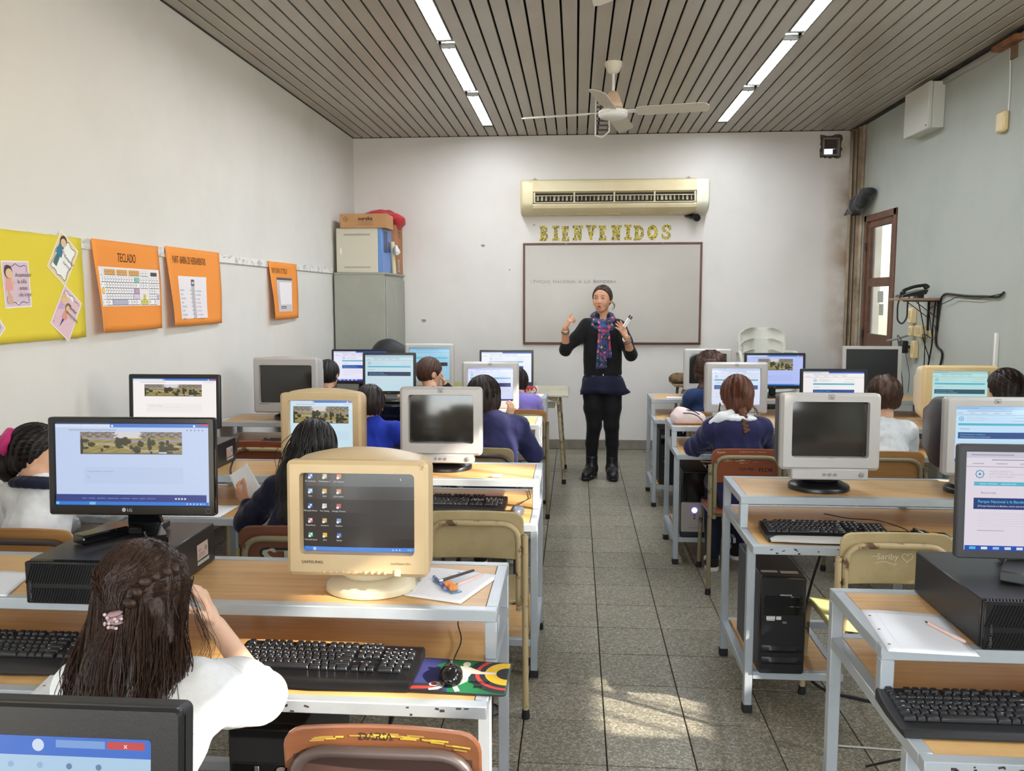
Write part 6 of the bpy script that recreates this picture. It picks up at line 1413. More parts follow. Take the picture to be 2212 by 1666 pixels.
M_navy = mat('navy_pen', (40, 62, 140), .3, var=((150, 170, 220), 60, .5, .6)); M_blk = mat('charcoal_pen', (48, 46, 50), .35); M_clear = mat('clear_pen', (222, 190, 180), .15, spec=.6); M_wpen = mat('white_pen', (236, 232, 232), .35, var=((180, 110, 130), 40, .5, .6))
z = .8035
pen('dark blue patterned pen on the punched sheet, lowest of the pile', (-.332, 2.118, z + .002), (-.386, 2.232, z + .002), .0045, M_navy, M_navy)
pen('white and pink correction pen lying on the small blue ruler', (-.360, 2.172, z + .010), (-.304, 2.250, z + .010), .0055, M_wpen, M_white)
pen('charcoal pen lying across the pile on the punched sheet', (-.358, 2.152, z + .016), (-.278, 2.260, z + .012), .0042, M_blk, M_white)
pen('clear ballpoint pen with pinkish barrel lying behind the orange sharpener', (-.318, 2.160, z + .001), (-.252, 2.262, z + .001), .004, M_clear, mat('brass', (190, 150, 80), .3, metal=.8))
pen('clear red inked ballpoint pen on the sheet by the black computer', (.831, 1.992, .8055), (.871, 1.876, .8055), .0042, M_clear, M_dgrey)
o = B(); o.box((0, 0, .0015), (.030, .115, .003), bev=.001); tag(obj('ruler', o, mat('blue_ruler', (90, 150, 190), .3, trans=.2), None, (-.338, 2.160, .8018), (0, 0, .62)), 'short see-through blue ruler under the pens', 'ruler')
def flower(cx, cy, lab):
    b = B(); o = [(.0085 * (1 + .16 * math.cos(6 * a)) * math.cos(a), .0085 * (1 + .16 * math.cos(6 * a)) * math.sin(a)) for a in np.linspace(0, 2 * PI, 36, endpoint=False)]
    b.loft([[Vector((x * q * 1.25, y * q * 1.25, zz)) for x, y in o] for zz, q in ((0, .92), (.003, 1), (.009, 1), (.012, .9))]); tag(obj('eraser', b, mat('orange_rubber', (232, 140, 66), .6), None, (cx, cy, .8045)), lab, 'eraser', 'flower shaped orange erasers')
flower(-.318, 2.132, 'orange flower shaped eraser nearest the sheet edge'); flower(-.334, 2.158, 'orange flower shaped eraser half under the pens')
b = B(); b.box((0, 0, .006), (.045, .022, .012), bev=.004); tag(obj('eraser', b, M_white, None, (-.335, 3.553, .80), (0, 0, .1)), 'small white eraser on the sunlit second left bench', 'eraser')
# pink pencil pouch with black zips
t = thing('pencil_pouch', 'pink pencil pouch with black zips on the right third bench', 'pencil case', (.685, 5.17, .80))
S = SDF((-.13, -.09, -.01), (.13, .09, .12), .005); S.cap((-.062, 0, .035), (.075, .0, .034), .040, .036, flat=((0, 1, 0), .85)); S.ell((-.035, 0, .065), (.05, .04, .035), k=.03); S.cap((-.05, .0, .085), (.06, 0, .055), .014, .012, .03); S.disp(lambda x, y, z: .006 * np.abs(wob(x, y, z, 3, 38)) - .002 + .0015 * wob(x, y, z, 4, 110)); S.cut((0, 0, .001), (0, 0, -1)); S.obj('pouch_body', mat('pink_cloth', (226, 204, 200), .75, sheen=.2), t)
for k, (y, dz) in enumerate(((-.018, 0), (-.045, -.016))):
    b = B(); b.tube(fillet([(-.03, y, .088 + dz), (.02, y - .008, .088 + dz), (.06, y - .012, .072 + dz), (.085, y - .012, .045 + dz)], .03), .0032, 6); zp = obj('zip', b, M_black, t); b = B(); b.box((.088, y - .018, .03 + dz), (.004, .003, .022), None, .001); obj('zip_pull', b, M_black, zp)
t = thing('clear_pencil_case', 'flat clear plastic case beside the pink pouch', 'pencil case', (.80, 5.20, .802)); b = B(); b.box((0, 0, .010), (.12, .08, .018), bev=.007); obj('case', b, mat('clear_plastic', (206, 212, 206), .2, trans=.35), t)
# red patterned pouch and glue bottle on the teacher table
t = thing('pencil_pouch', 'red and white printed pouch beside the glue bottle, far left bench', 'pencil case', (-.395, 6.745, .80)); S = SDF((-.10, -.05, -.01), (.10, .05, .09), .005); S.cap((-.055, 0, .03), (.055, 0, .03), .034, .034); S.disp(lambda x, y, z: .003 * wob(x, y, z, 9, 60)); S.cut((0, 0, .001), (0, 0, -1)); S.obj('pouch_body', mat('red_print_cloth', (176, 44, 46), .7, var=((230, 214, 200), 26, .52, .60)), t)
t = thing('glue_bottle', 'little white glue bottle beside the red printed pouch', 'bottle', (-.318, 6.76, .80)); b = B(); b.lathe([(.017, 0), (.019, .006), (.019, .05), (.012, .06), (.010, .064)], n=18); obj('bottle_body', b, M_white, t); b = B(); b.lathe([(.010, .062), (.008, .072), (.0045, .082), (.004, .095), (.002, .098)], n=12); obj('nozzle', b, M_lgrey, t)
t = thing('folded_pouch', 'olive brown cloth pouch on the small dark table at the back wall', 'pencil case', (1.0, 8.1, .755)); S = SDF((-.14, -.09, -.01), (.14, .09, .13), .006); S.ell((0, 0, .05), (.11, .06, .05)); S.ell((.02, 0, .03), (.11, .07, .03), k=.03); S.disp(lambda x, y, z: .006 * wob(x, y, z, 12, 45)); S.cut((0, 0, .001), (0, 0, -1)); S.obj('pouch_body', mat('olive_cloth', (116, 92, 58), .8, var=((70, 54, 40), 20, .48, .6)), t)
crumple('backpack', 'black backpack standing before the steel cabinet behind the far left monitors', 'backpack', (-1.66, 7.35, 1.06), (.16, .10, .15), mat('black_nylon', (26, 26, 28), .55, sheen=.2), 21, .07, .012, [((-1.55, 7.35, 1.07), (.10, .08, .09)), ((-1.67, 7.36, .96), (.15, .11, .12))])
t = thing('small_stool_table', 'low dark cupboard under the black backpack before the cabinet', 'cupboard', (-1.62, 7.36, 0)); b = B(); b.box((0, 0, .42), (.44, .36, .80), bev=.004); obj('body', b, M_olive, t); b = B(); b.box((0, 0, .835), (.48, .40, .03), bev=.004); obj('top', b, M_tabt, t)
b = B(); b.box((0, -.182, .42), (.40, .012, .70), bev=.003); d_ = obj('door', b, M_olive, t); b = B(); b.ball((.15, -.198, .4), .012); obj('knob', b, M_dgrey, d_)
crumple('red_cloth', 'bundle of red cloth on top of the boxes above the cabinet', 'cloth', (-1.95, 8.44, 2.365), (.19, .19, .075), mat('red_fabric', (190, 48, 54), .85, sheen=.2), 31, .34, .009, [((-1.83, 8.42, 2.345), (.12, .15, .075)), ((-1.80, 8.45, 2.30), (.06, .10, .06))])
o = crumple('plastic_bag', 'crumpled white plastic bag wedged between the case and the tall box', 'bag', (-1.755, 8.215, 2.035), (.028, .04, .045), M_white, 41, .5, .005)
t = thing('rolled_poster', 'pale rolled paper tube leaning beside the case on the cabinet', 'paper roll', (-1.79, 8.24, 1.81)); b = B(); b.tube([(0, .02, .0), (-.01, -.0, .31)], .022, 14); obj('roll', b, mat('manila_paper', (222, 206, 164), .7), t)
# cables on the floor and below benches
def floorcable(pts, r, label, m=None):
    b = B(); b.tube(fillet(pts, .08, 6), r, 6); tag(obj('cable', b, m or M_blackm), label, 'cable', 'loose cables below the benches')
floorcable([(1.10, 3.58, .66), (1.02, 3.60, .35), (.93, 3.50, .05), (.98, 3.3, .006), (1.2, 3.2, .006)], .006, 'black cable dropping behind the tower under the right second bench')
floorcable([(1.14, 3.60, .66), (1.13, 3.62, .3), (1.22, 3.5, .006), (1.5, 3.2, .006)], .009, 'thick black cable dropping beside the thin one under the right second bench')
floorcable([(1.02, 2.62, .006), (1.2, 2.50, .012), (1.45, 2.62, .006), (1.8, 2.5, .006)], .005, 'black cable curled on the floor behind the right near bench')
floorcable([(.98, 2.75, .006), (1.1, 2.66, .10), (1.3, 2.7, .006), (1.7, 2.8, .006)], .004, 'thin black cable arching off the floor beneath the green seat')
floorcable([(.9, 2.88, .006), (1.3, 2.85, .006), (1.9, 2.9, .006)], .0035, 'grey cable lying straight on the floor beneath the green seat', M_lgrey)
floorcable([(-.23, 2.33, .66), (-.235, 2.3, .3), (-.26, 1.9, .05), (-.32, 1.7, .006)], .0045, 'thin black cable hanging at the leg of the nearest left bench')
floorcable([(-.50, 2.37, .66), (-.52, 2.2, .3), (-.55, 2.0, .03), (-.6, 1.8, .006)], .006, 'black cable hanging under the middle of the nearest left bench')
floorcable([(-.44, 2.37, .66), (-.50, 2.2, .4), (-.58, 2.05, .2), (-.64, 2.0, .1)], .005, 'second black cable hanging under the nearest left bench')
floorcable([(-.42, 3.0, .006), (-.3, 2.9, .05), (-.25, 3.05, .006), (-.45, 3.2, .006)], .004, 'black cable looped on the floor at the feet of the cream chair')
floorcable([(-1.60, 3.86, .91), (-1.575, 3.80, .93), (-1.56, 3.72, .86), (-1.54, 3.60, .805), (-1.50, 3.52, .803)], .004, 'black cable drooping from the white page monitor onto the second left bench')
floorcable([(.74, 5.3, .5), (.80, 5.25, .25), (.84, 5.0, .17), (.88, 4.9, .16)], .005, 'black cable tangled beside the tower with the blue light')
# ------------------------------------------------------------------ people
def skin_mat(name, col): 
    m = mat(name, col, .5, var=(tuple(int(c * .93) for c in col), 14, .45, .7), spec=.35); b = m.node_tree.nodes['Principled BSDF']
    b.inputs['Subsurface Weight'].default_value = .12; b.inputs['Subsurface Radius'].default_value = (.01, .004, .002); b.inputs['Subsurface Scale'].default_value = .4; return m
M_skin = skin_mat('skin_light', (226, 178, 146)); M_skin2 = skin_mat('skin_tan', (206, 152, 120)); M_skinp = skin_mat('skin_pale', (236, 196, 168))
def hair_mat(name, col, hi): return mat(name, col, .46, grain=(hi, (120, 120, 7), .7), spec=.35, bump=(160, .25))
H_dark = hair_mat('hair_dark_brown', (30, 22, 19), (56, 39, 30)); H_blk = hair_mat('hair_black', (22, 18, 18), (42, 33, 30)); H_brn = hair_mat('hair_brown', (58, 38, 29), (100, 67, 48)); H_red = hair_mat('hair_reddish', (70, 38, 26), (122, 73, 49)); H_mid = hair_mat('hair_mid_brown', (42, 29, 23), (78, 53, 39))
def cloth(name, col, fuzz=.15): return mat(name, col, .85, var=(tuple(int(c * .88) for c in col), 9, .4, .75), bump=(220, .12), sheen=fuzz, spec=.2)
C_white = cloth('white_cotton', (236, 238, 240)); C_navy = cloth('navy_fleece', (46, 46, 84)); C_navy2 = cloth('dark_navy_cloth', (30, 32, 52)); C_blue = cloth('royal_blue_cloth', (36, 58, 172)); C_denim = cloth('dusk_blue_hoodie', (40, 56, 96)); C_lilac = cloth('lilac_fluff', (134, 120, 196), .6); C_black = cloth('black_cloth_knit', (26, 25, 27)); C_pants = cloth('dark_trousers', (36, 38, 54)); C_teal = cloth('teal_top', (88, 178, 182))
M_shoe = mat('black_shoe', (34, 32, 32), .5); M_sole = mat('white_sole', (226, 224, 218), .6); M_pinks = mat('pink_shoe', (222, 190, 184), .6)
V = lambda *a: np.array(a, float)
def nrm(a): a = np.array(a, float); return a / np.linalg.norm(a)
def orth(a, d): a = np.array(a, float); return nrm(a - d * (a @ d))
def rotv(v, ax, an): return v * math.cos(an) + np.cross(ax, v) * math.sin(an) + ax * (ax @ v) * (1 - math.cos(an))
def hand(S, w, d, n, th, s=1.0, curl=.5, spread=.12, curls=None, thumb=.4):
    """five-fingered hand: w wrist, d finger direction, n the way the palm faces, th the thumb side"""
    d = nrm(d); n = orth(n, d); sd = np.cross(d, n); sd = sd if sd @ np.array(th) > 0 else -sd; ax = np.cross(d, n); k = .008 * s
    S.cap(w - d * .02 * s, w + d * .03 * s, .022 * s, .027 * s, k, (n, 1.5))
    for i in range(4): S.cap(w + d * .025 * s + sd * (.016 - .011 * i) * s, w + d * .082 * s + sd * (.029 - .0185 * i) * s, .0155 * s, .0125 * s, k, (n, 1.25))
    for i, L in enumerate((.066, .075, .070, .054)):
        p = w + d * (.084 - .004 * abs(i - 1.2)) * s + sd * (.029 - .0185 * i) * s; a = nrm(d + sd * spread * (1.4 - i)); c = curls[i] if curls else curl; axf = np.cross(a, n)
        for j, (q, r0, r1, cw) in enumerate(((.46, .0092, .0084, .75), (.30, .0084, .0078, 1.0), (.24, .0076, .0062, .7))):
            a = rotv(a, nrm(axf), c * cw); e = p + a * L * q * s; S.cap(p, e, r0 * s, r1 * s, .004 * s); p = e
    p = w + d * .02 * s + sd * .02 * s; a = nrm(d * .62 + sd * .72 + n * .25)
    for q, r0, r1 in ((.040, .0145, .0115), (.032, .0110, .0095), (.026, .0095, .0070)):
        e = p + a * q * s; S.cap(p, e, r0 * s, r1 * s, .006 * s); p = e; a = nrm(a + (d * .5 - sd * .35 + n * .35) * thumb)
def head_axes(yaw, pitch, roll=0):
    f = V(-math.sin(yaw) * math.cos(pitch), math.cos(yaw) * math.cos(pitch), -math.sin(pitch)); r = nrm(np.cross(f, V(0, 0, 1))); r = rotv(r, f, roll); return r, f, np.cross(r, f)
def head(S, c, ax, s, neck, face=False):
    r, f, u = ax; Rm = np.stack([r, f, u], 1)
    S.ell(c - f * .008 * s + u * .012 * s, V(.073, .092, .090) * s, Rm); S.ell(c + f * .030 * s - u * .045 * s, V(.056, .058, .062) * s, Rm, k=.03 * s); S.ell(c + f * .062 * s - u * .085 * s, V(.030, .024, .022) * s, Rm, k=.03 * s)
    for q in (-1, 1):
        e = c + r * q * .074 * s - f * .004 * s - u * .012 * s; S.ell(e, V(.010, .019, .030) * s, Rm, k=.004 * s); S.ell(e + r * q * .009 * s + f * .004 * s, V(.006, .009, .016) * s, Rm, k=.004, sub=True)
    S.cap(c + f * .082 * s + u * .005 * s, c + f * .100 * s - u * .026 * s, .009 * s, .013 * s, k=.012 * s)
    if face:
        for q in (-1, 1): S.ell(c + f * .091 * s + r * q * .031 * s + u * .005 * s, V(.018, .010, .0085) * s, Rm, k=.012 * s, sub=True); S.ell(c + f * .068 * s + r * q * .036 * s - u * .030 * s, V(.018, .014, .018) * s, Rm, k=.03 * s); S.ell(c + f * .093 * s + r * q * .011 * s - u * .031 * s, V(.008, .009, .007) * s, Rm, k=.006 * s)
        S.ell(c + f * .088 * s - u * .060 * s, V(.024, .014, .016) * s, Rm, k=.01 * s); S.ell(c + f * .102 * s - u * .0595 * s, V(.019, .012, .004) * s, Rm, k=.004, sub=True)
    S.cap(c - f * .022 * s - u * .05 * s, neck, .046 * s, .050 * s, k=.02)
def tubes_mesh(paths, name, m, parent, base, n=4):
    """many tapering hair strands as one mesh; paths: list of (points, radius)"""
    b = B(); base = Vector(base)
    for pts, r in paths:
        L = len(pts); b.tube([Vector(p) - base for p in pts], [r * (1 - .75 * (i / (L - 1)) ** 3) for i in range(L)], n, False)
    return stuff(obj(name, b, m, parent, smooth=80))
def spline(pts, n=10):
    P = [np.array(p, float) for p in pts]; P = [P[0] * 2 - P[1]] + P + [P[-1] * 2 - P[-2]]; o = []
    for i in range(1, len(P) - 2):
        for k in range(n): t = k / n; o.append(.5 * (2 * P[i] + (P[i + 1] - P[i - 1]) * t + (2 * P[i - 1] - 5 * P[i] + 4 * P[i + 1] - P[i + 2]) * t * t + (3 * P[i] - P[i - 1] - 3 * P[i + 1] + P[i + 2]) * t ** 3))
    return o + [P[-2]]
def strands(guides, n, r, jit, wave=.004, m=8):
    out = []
    for k in range(n):
        g = guides[k % len(guides)]; w = g[1] if len(g) == 2 and isinstance(g[1], float) else jit; pts = g[0] if len(g) == 2 and isinstance(g[1], float) else g
        j0 = rng.normal(0, .35, 3) * w; j1 = rng.normal(0, 1, 3) * w; j2 = rng.normal(0, 1.1, 3) * w; N = len(pts); ph = rng.uniform(0, 6.28, 2); sp = spline([np.array(p) + j0 * (1 - i / (N - 1)) + (j1 if i < N - 1 else j2) * (i / (N - 1)) for i, p in enumerate(pts)], m)
        M = len(sp); out.append(([p + V(math.sin(i * .55 + ph[0]), .5 * math.cos(i * .5 + ph[1]), 0) * wave * i / M for i, p in enumerate(sp)], r * rng.uniform(.6, 1.3)))
    return out
def child(label, hip, sh, hd, yaw=0, pitch=.15, roll=0, s=.92, R=None, L=None, top=C_navy, sleeve='long', skin=M_skin, hair='short', hm=H_dark, res=.0075, sw=.118, twist=0, pants=C_pants, collar=None, shoes=None, knees=None, feet=None, fold=.0058, group='schoolchildren at the computers', hood=False, bulk=1.0, lean=None, seed=1, wcol=None):
    """seated child: hip, sh (between the shoulders), hd (head centre) are points in the room; R/L: (elbow, wrist, finger dir, palm normal, thumb dir, curl)"""
    hip, sh, hd = map(np.array, (hip, sh, hd)); t = thing('person', label, 'person', (hip[0], hip[1], 0), 0, group); base = (hip[0], hip[1], 0)
    rx = V(math.cos(twist), math.sin(twist), 0); fx = V(-math.sin(twist), math.cos(twist), 0); ax = head_axes(yaw, pitch, roll); r, f, u = ax
    shp = {1: sh + rx * sw - V(0, 0, .012), -1: sh - rx * sw - V(0, 0, .012)}; neck = sh + V(0, 0, .022) + fx * .0
    arms = {}
    for q, a in ((1, R), (-1, L)):
        if a is None: a = (shp[q] + fx * .10 + rx * q * .05 - V(0, 0, .20), shp[q] + fx * .29 - rx * q * .03 - V(0, 0, .215 - .035), fx, V(0, 0, -1), -rx * q, .35)
        arms[q] = [np.array(x, float) if i < 5 else x for i, x in enumerate(a)]
    kn = knees or {q: hip + fx * .33 + rx * q * .085 + V(0, 0, .015) for q in (1, -1)}; ft = feet or {q: V(*(hip + fx * (.36 if q > 0 else .30) + rx * q * .095)[:2], .055) for q in (1, -1)}
    kn = {q: np.array(v, float) for q, v in kn.items()}; ft = {q: np.array(v, float) for q, v in ft.items()}
    allp = [hip, sh, hd, *kn.values(), *ft.values()] + [x for a in arms.values() for x in a[:2]]; lo = np.min(allp, 0) - .16; hi = np.max(allp, 0) + .16; lo[2] = -.01
    S = SDF(lo, hi, res); head(S, hd, ax, s, neck)
    mid = (hip + sh) / 2 - fx * .012
    S.chain([hip, mid, sh - V(0, 0, .06)], [.085, .08, .085], .03, (fx, 1.25)); S.cap(shp[1], shp[-1], .036, .036, .02)
    for q in (1, -1):
        e, w, d, n_, th, c = arms[q][:6]; S.chain([shp[q], e, w], [.036, .030, .021], .012); hand(S, w + nrm(d) * .008, d, n_, th, .80, c, *(arms[q][6:7] or [.1]))
        S.chain([hip + rx * q * .06, kn[q], ft[q] + V(0, 0, .03)], [.058, .043, .028], .02); S.cap(ft[q], ft[q] + fx * .10 - V(0, 0, .022), .024, .02, .01)
    S.obj('body', skin, t, base)
    # top
    T = SDF(lo, hi, res * 1.05); bk = bulk
    T.chain([hip + V(0, 0, .01), mid, sh - V(0, 0, .07)], [.118 * bk, .112 * bk, .116 * bk], .04, (fx, 1.22)); T.cap(shp[1] - rx * .0, shp[-1], .052 * bk, .052 * bk, .035)
    T.cap(sh - V(0, 0, .02), neck + V(0, 0, .008), .058, .050, .02)
    for q in (1, -1):
        e, w = arms[q][:2]
        if sleeve == 'short': m_ = shp[q] + (e - shp[q]) * .78; T.chain([shp[q], m_], [.054 * bk, .056 * bk], .02); T.cut(m_ + nrm(e - shp[q]) * .012, nrm(e - shp[q]), .004) if False else None
        else: w2 = e + (w - e) * .90; T.chain([shp[q], e, w2], [.052 * bk, .044 * bk, .031], .018)
    T.disp(lambda x, y, z: fold * (1.9 * np.abs(wob(x + .35 * z, y, z * .55, seed, 58)) - .9) + fold * .55 * (np.abs(wob(x * 1.4 - .6 * z, y, z, seed + 5, 115)) - .4))
    if hood: 
        T.ell(sh - fx * .055 + V(0, 0, -.005), V(.115, .055, .07), np.stack([rx, fx, V(0, 0, 1)], 1), k=.03)
    T.obj('sweatshirt' if sleeve == 'long' else 'shirt', top, t, base)
    if collar is not None:
        K = SDF(sh - .15, sh + .15, .0045); rg_ = [neck + rx * .066 * math.cos(a) + fx * .062 * math.sin(a) + V(0, 0, .024 - .016 * math.sin(a)) for a in np.linspace(0, 2 * PI, 19)]; K.chain(rg_, [.017] * 19, .01)
        K.chain([p + (p - neck) * .35 - V(0, 0, .020) for p in rg_], [.013] * 19, .016); K.obj('collar', collar, t, base)
    Pn = SDF(lo, hi, .009); Pn.ell(hip, V(.125, .11, .095), k=.02)
    for q in (1, -1): Pn.chain([hip + rx * q * .062, kn[q], ft[q] + V(0, 0, .06)], [.078, .060, .045], .03)
    Pn.disp(lambda x, y, z: .004 * wob(x, y, z, seed + 3, 40)); Pn.obj('trousers', pants, t, base)
    for q in (1, -1):
        sh_ = B(); p = ft[q] - V(*base); a0 = math.atan2(fx[1], fx[0])
        for z0, z1, m_ in ((0, .022, 0), (.022, .085, 1)):
            rings = []
            for zz in np.linspace(z0, z1, 2 if m_ == 0 else 5):
                k = (zz - .022) / .063 if m_ else 0; ring = []
                for j in range(20):
                    an = 2 * PI * j / 20; L_ = (.105 - .065 * max(0, k)) if math.cos(an) > 0 else .05; x = L_ * math.cos(an) + .03 - .025 * max(0, k); y = (.040 - .006 * max(0, k)) * math.sin(an)
                    ring.append(Vector((p[0] + math.cos(a0) * x - math.sin(a0) * y, p[1] + math.sin(a0) * x + math.cos(a0) * y, zz)))
                rings.append(ring)
            sh_.loft(rings, mi=m_)
        so = obj('shoe', sh_, [M_sole, shoes or M_shoe], t)
        if shoes is None and hair == 'braid':
            st = B()
            for k in range(3): st.box((p[0] + math.cos(a0) * (.02 + .022 * k) - .0, p[1] + math.sin(a0) * (.02 + .022 * k), .068 - .008 * k), (.085, .010, .03), rotm(.5, 0, a0 - PI / 2), .002)
            obj('stripe', st, M_sole, so)
    hair_on(t, base, hd, ax, s, hair, hm, neck, sh, fx, seed); return t
def hair_on(t, base, c, ax, s, kind, hm, neck, sh, fx, seed):
    r, f, u = ax; Rm = np.stack([r, f, u], 1); h = .0048; S = SDF(c - .30, c + .22, h); cr = c - f * .010 * s + u * .016 * s
    def groove(fr=95, a=.0022):
        def fn(x, y, z):
            px, py, pz = x - c[0], y - c[1], z - c[2]; lx = px * r[0] + py * r[1] + pz * r[2]; ly = px * f[0] + py * f[1] + pz * f[2]; lz = px * u[0] + py * u[1] + pz * u[2]
            an = np.arctan2(lx, -ly + .05); return a * np.sin(an * fr * .3 + 5 * wob(lx, ly, lz, seed, 18)) + a * .8 * wob(lx * 2.2, ly * 2.2, lz * .5, seed + 2, 60)
        return fn
    if kind in ('short', 'shortwavy', 'crew'):
        th = .010 if kind == 'crew' else .017; S.ell(cr, V(.076 + th, .094 + th, .092 + th) * s, Rm); S.ell(c - f * .05 * s - u * .030 * s, V(.060, .042, .050) * s, Rm, k=.02)
        S.cut(c + f * .050 * s - u * .012 * s, f * .80 - u * .62); S.cut(c - u * .072 * s, -u)
        for q in (-1, 1): S.ell(c + r * q * .092 * s + f * .012 * s - u * .030 * s, V(.030, .040, .044) * s, Rm, k=.008, sub=True)
        if kind == 'shortwavy': S.disp(lambda x, y, z: .006 * wob(x, y, z, seed, 70))
        S.disp(groove())
    elif kind == 'bob':
        S.ell(cr, V(.098, .112, .106) * s, Rm); S.ell(c - f * .030 * s - u * .045 * s, V(.094, .078, .072) * s, Rm, k=.03); S.ell(c - f * .062 * s - u * .078 * s, V(.046, .030, .040) * s, Rm, k=.02); S.cut(c + f * .066 * s, f * .97 - u * .25); S.disp(groove(110, .0022))
    elif kind in ('long', 'braid', 'pony', 'tied', 'curly', 'updo'):
        g = {'curly': .034, 'updo': .007}.get(kind, .013); S.ell(cr, V(.076 + g, .094 + g, .092 + g) * s, Rm)
        if kind == 'long': S.chain([c - f * .02 * s - u * .02, neck - fx * .05 + V(0, 0, .02), sh - fx * .075 - V(0, 0, .10), sh - fx * .08 - V(0, 0, .2)], [.085 * s, .085, .075, .045], .03, (fx, 1.5))
        if kind == 'curly': S.ell(c - f * .03 * s - u * .06 * s, V(.10, .09, .08) * s, Rm, k=.03); S.ell(c - f * .04 * s - u * .13 * s + r * -.03, V(.07, .06, .06) * s, Rm, k=.03); S.disp(lambda x, y, z: .013 * wob(x, y, z, seed, 75))
        if kind in ('braid', 'tied', 'pony'): S.ell(c - f * .05 * s - u * .05 * s, V(.066, .050, .056) * s, Rm, k=.03)
        S.cut(c + f * .085, f) if kind == 'curly' else S.cut(c + f * .070 * s, f * .94 - u * .35) if kind == 'long' else S.cut(c + f * .020 * s, f * .94 - u * .44) if kind == 'updo' else S.cut(c + f * .014 * s, f * .85 - u * .5)
        if kind in ('braid', 'tied', 'updo'): S.cut(c - u * .088 * s + f * .0, -u + f * .25)
        if kind == 'updo': S.ell(c - f * .115 * s - u * .03 * s, V(.04, .035, .04) * s, Rm, k=.01)
        S.disp(groove(100, .0022 if kind != 'curly' else .0012))
    o = S.obj('hair', hm, t, base)
    P = []
    if kind == 'curly':
        for k in range(420):
            a = rng.uniform(0, 6.28); e = rng.uniform(-.75, 1.3); p = cr + (r * math.cos(a) * math.cos(e) * .112 + f * math.sin(a) * math.cos(e) * .126 + u * math.sin(e) * .124) * s; 
            if (p - c) @ f > .07: continue
            d = nrm(p - cr); q = nrm(np.cross(d, rng.normal(size=3))); w = np.cross(d, q); n = rng.integers(8, 15); P.append(([p + d * .004 + (q * math.cos(i * .9) + w * math.sin(i * .9)) * .0085 - u * i * .0026 + d * .002 * i ** .5 for i in range(n)], .0021))
    else:
        HR = V(*{'bob': (.098, .112, .106), 'short': (.093, .111, .109), 'shortwavy': (.094, .112, .110), 'crew': (.086, .104, .102), 'updo': (.083, .101, .099)}.get(kind, (.089, .107, .105))) * s
        n_, e1, p0, nn = {'bob': (800, -.62, c + f * .066 * s, f * .97 - u * .25), 'short': (520, -.42, c + f * .050 * s - u * .012 * s, f * .80 - u * .62), 'shortwavy': (560, -.45, c + f * .050 * s - u * .012 * s, f * .80 - u * .62), 'crew': (0, 0, c, f), 'long': (620, -.55, c + f * .07 * s, f * .94 - u * .35), 'updo': (420, 0, c + f * .020 * s, f * .94 - u * .44)}.get(kind, (620, 0, c + f * .014 * s, f * .85 - u * .5))
        nn = nrm(nn); G_ = nrm(V(0, -.93, -.36))
        for k in range(n_):
            d0 = nrm(rng.normal(size=3) * V(1, 1, .8) + V(0, -.25, .35)); w_ = rng.normal(0, .10); off = rng.uniform(.985, 1.022); pts = []
            if kind in ('bob', 'short', 'shortwavy', 'long'):
                a_, e_ = math.atan2(d0[1], d0[0]), math.asin(max(-1, min(1, d0[2]))); L_ = rng.uniform(.5, 1.0) if kind != 'short' else rng.uniform(.3, .7)
                for i in range(8):
                    q = i / 7; e = e_ - L_ * q * (1.25 if kind == 'bob' else 1); aa = a_ + w_ * q + (.10 * math.sin(9 * q + k) if kind == 'shortwavy' else 0)
                    if e < e1 + .15 * math.sin(k * 1.7): break
                    pts.append(V(math.cos(aa) * math.cos(e), math.sin(aa) * math.cos(e), math.sin(e)))
            else:
                th_ = math.acos(max(-1, min(1, d0 @ G_))); 
                for i in range(8):
                    q = i / 7 * rng.uniform(.9, .92); pts.append((math.sin((1 - q) * th_) * d0 + math.sin(q * th_) * G_) / max(math.sin(th_), .05))
            wp = [cr + (r * p[0] * HR[0] + f * p[1] * HR[1] + u * p[2] * HR[2]) * off for p in pts]; wp = [p for p in wp if (p - p0) @ nn < -.002]
            if kind in ('short', 'shortwavy'): wp = [p for p in wp if not (abs((p - c) @ r) > .066 * s and (p - c) @ f > -.030 and (p - c) @ u < .004)]
            if len(wp) > 3: P.append((wp, rng.uniform(.0007, .0013)))
    if P: tubes_mesh(P, 'loose_strands', hm, o, base, 3)
    return o

# ---- the girl in front, half-up ponytail, hand on her cheek
hip = V(-.835, 1.235, .50); sh = V(-.808, 1.465, .842); hd = V(-.862, 1.575, .972); HS = .95
p1 = child('girl with long loose half-up ponytail and white shirt, hand on her cheek', hip, sh, hd, yaw=-.12, pitch=.42, s=HS, sleeve='short', top=C_white, skin=M_skinp, hair='tied', hm=H_mid, res=.005, sw=.112,
           R=(V(-.672, 1.712, .703), V(-.788, 1.738, .850), V(-.30, -.10, .95), V(-.75, -.30, -.25), V(-.5, -.75, .1), .55), L=(V(-1.02, 1.66, .70), V(-.98, 1.80, .705), V(.3, .9, 0), V(0, 0, -1), V(.8, 0, 0), .3), pants=C_navy2, bulk=1.08, seed=4)
base1 = (hip[0], hip[1], 0)
S = SDF((-.95, 1.35, .60), (-.54, 1.85, .96), .005); S.chain([V(-.70, 1.47, .835), V(-.682, 1.59, .775), V(-.668, 1.675, .722)], [.058, .062, .058], .03); S.cap(V(-.668, 1.73, .69), V(-.70, 1.74, .80), .043, .043, .006, sub=True); S.disp(lambda x, y, z: .004 * wob(x, y, z, 8, 40)); S.obj('sleeve', C_white, p1, base1)
r, f, u = head_axes(-.12, .42); cr1 = hd - f * .010 + u * .016; cl = V(-.850, 1.452, .972)
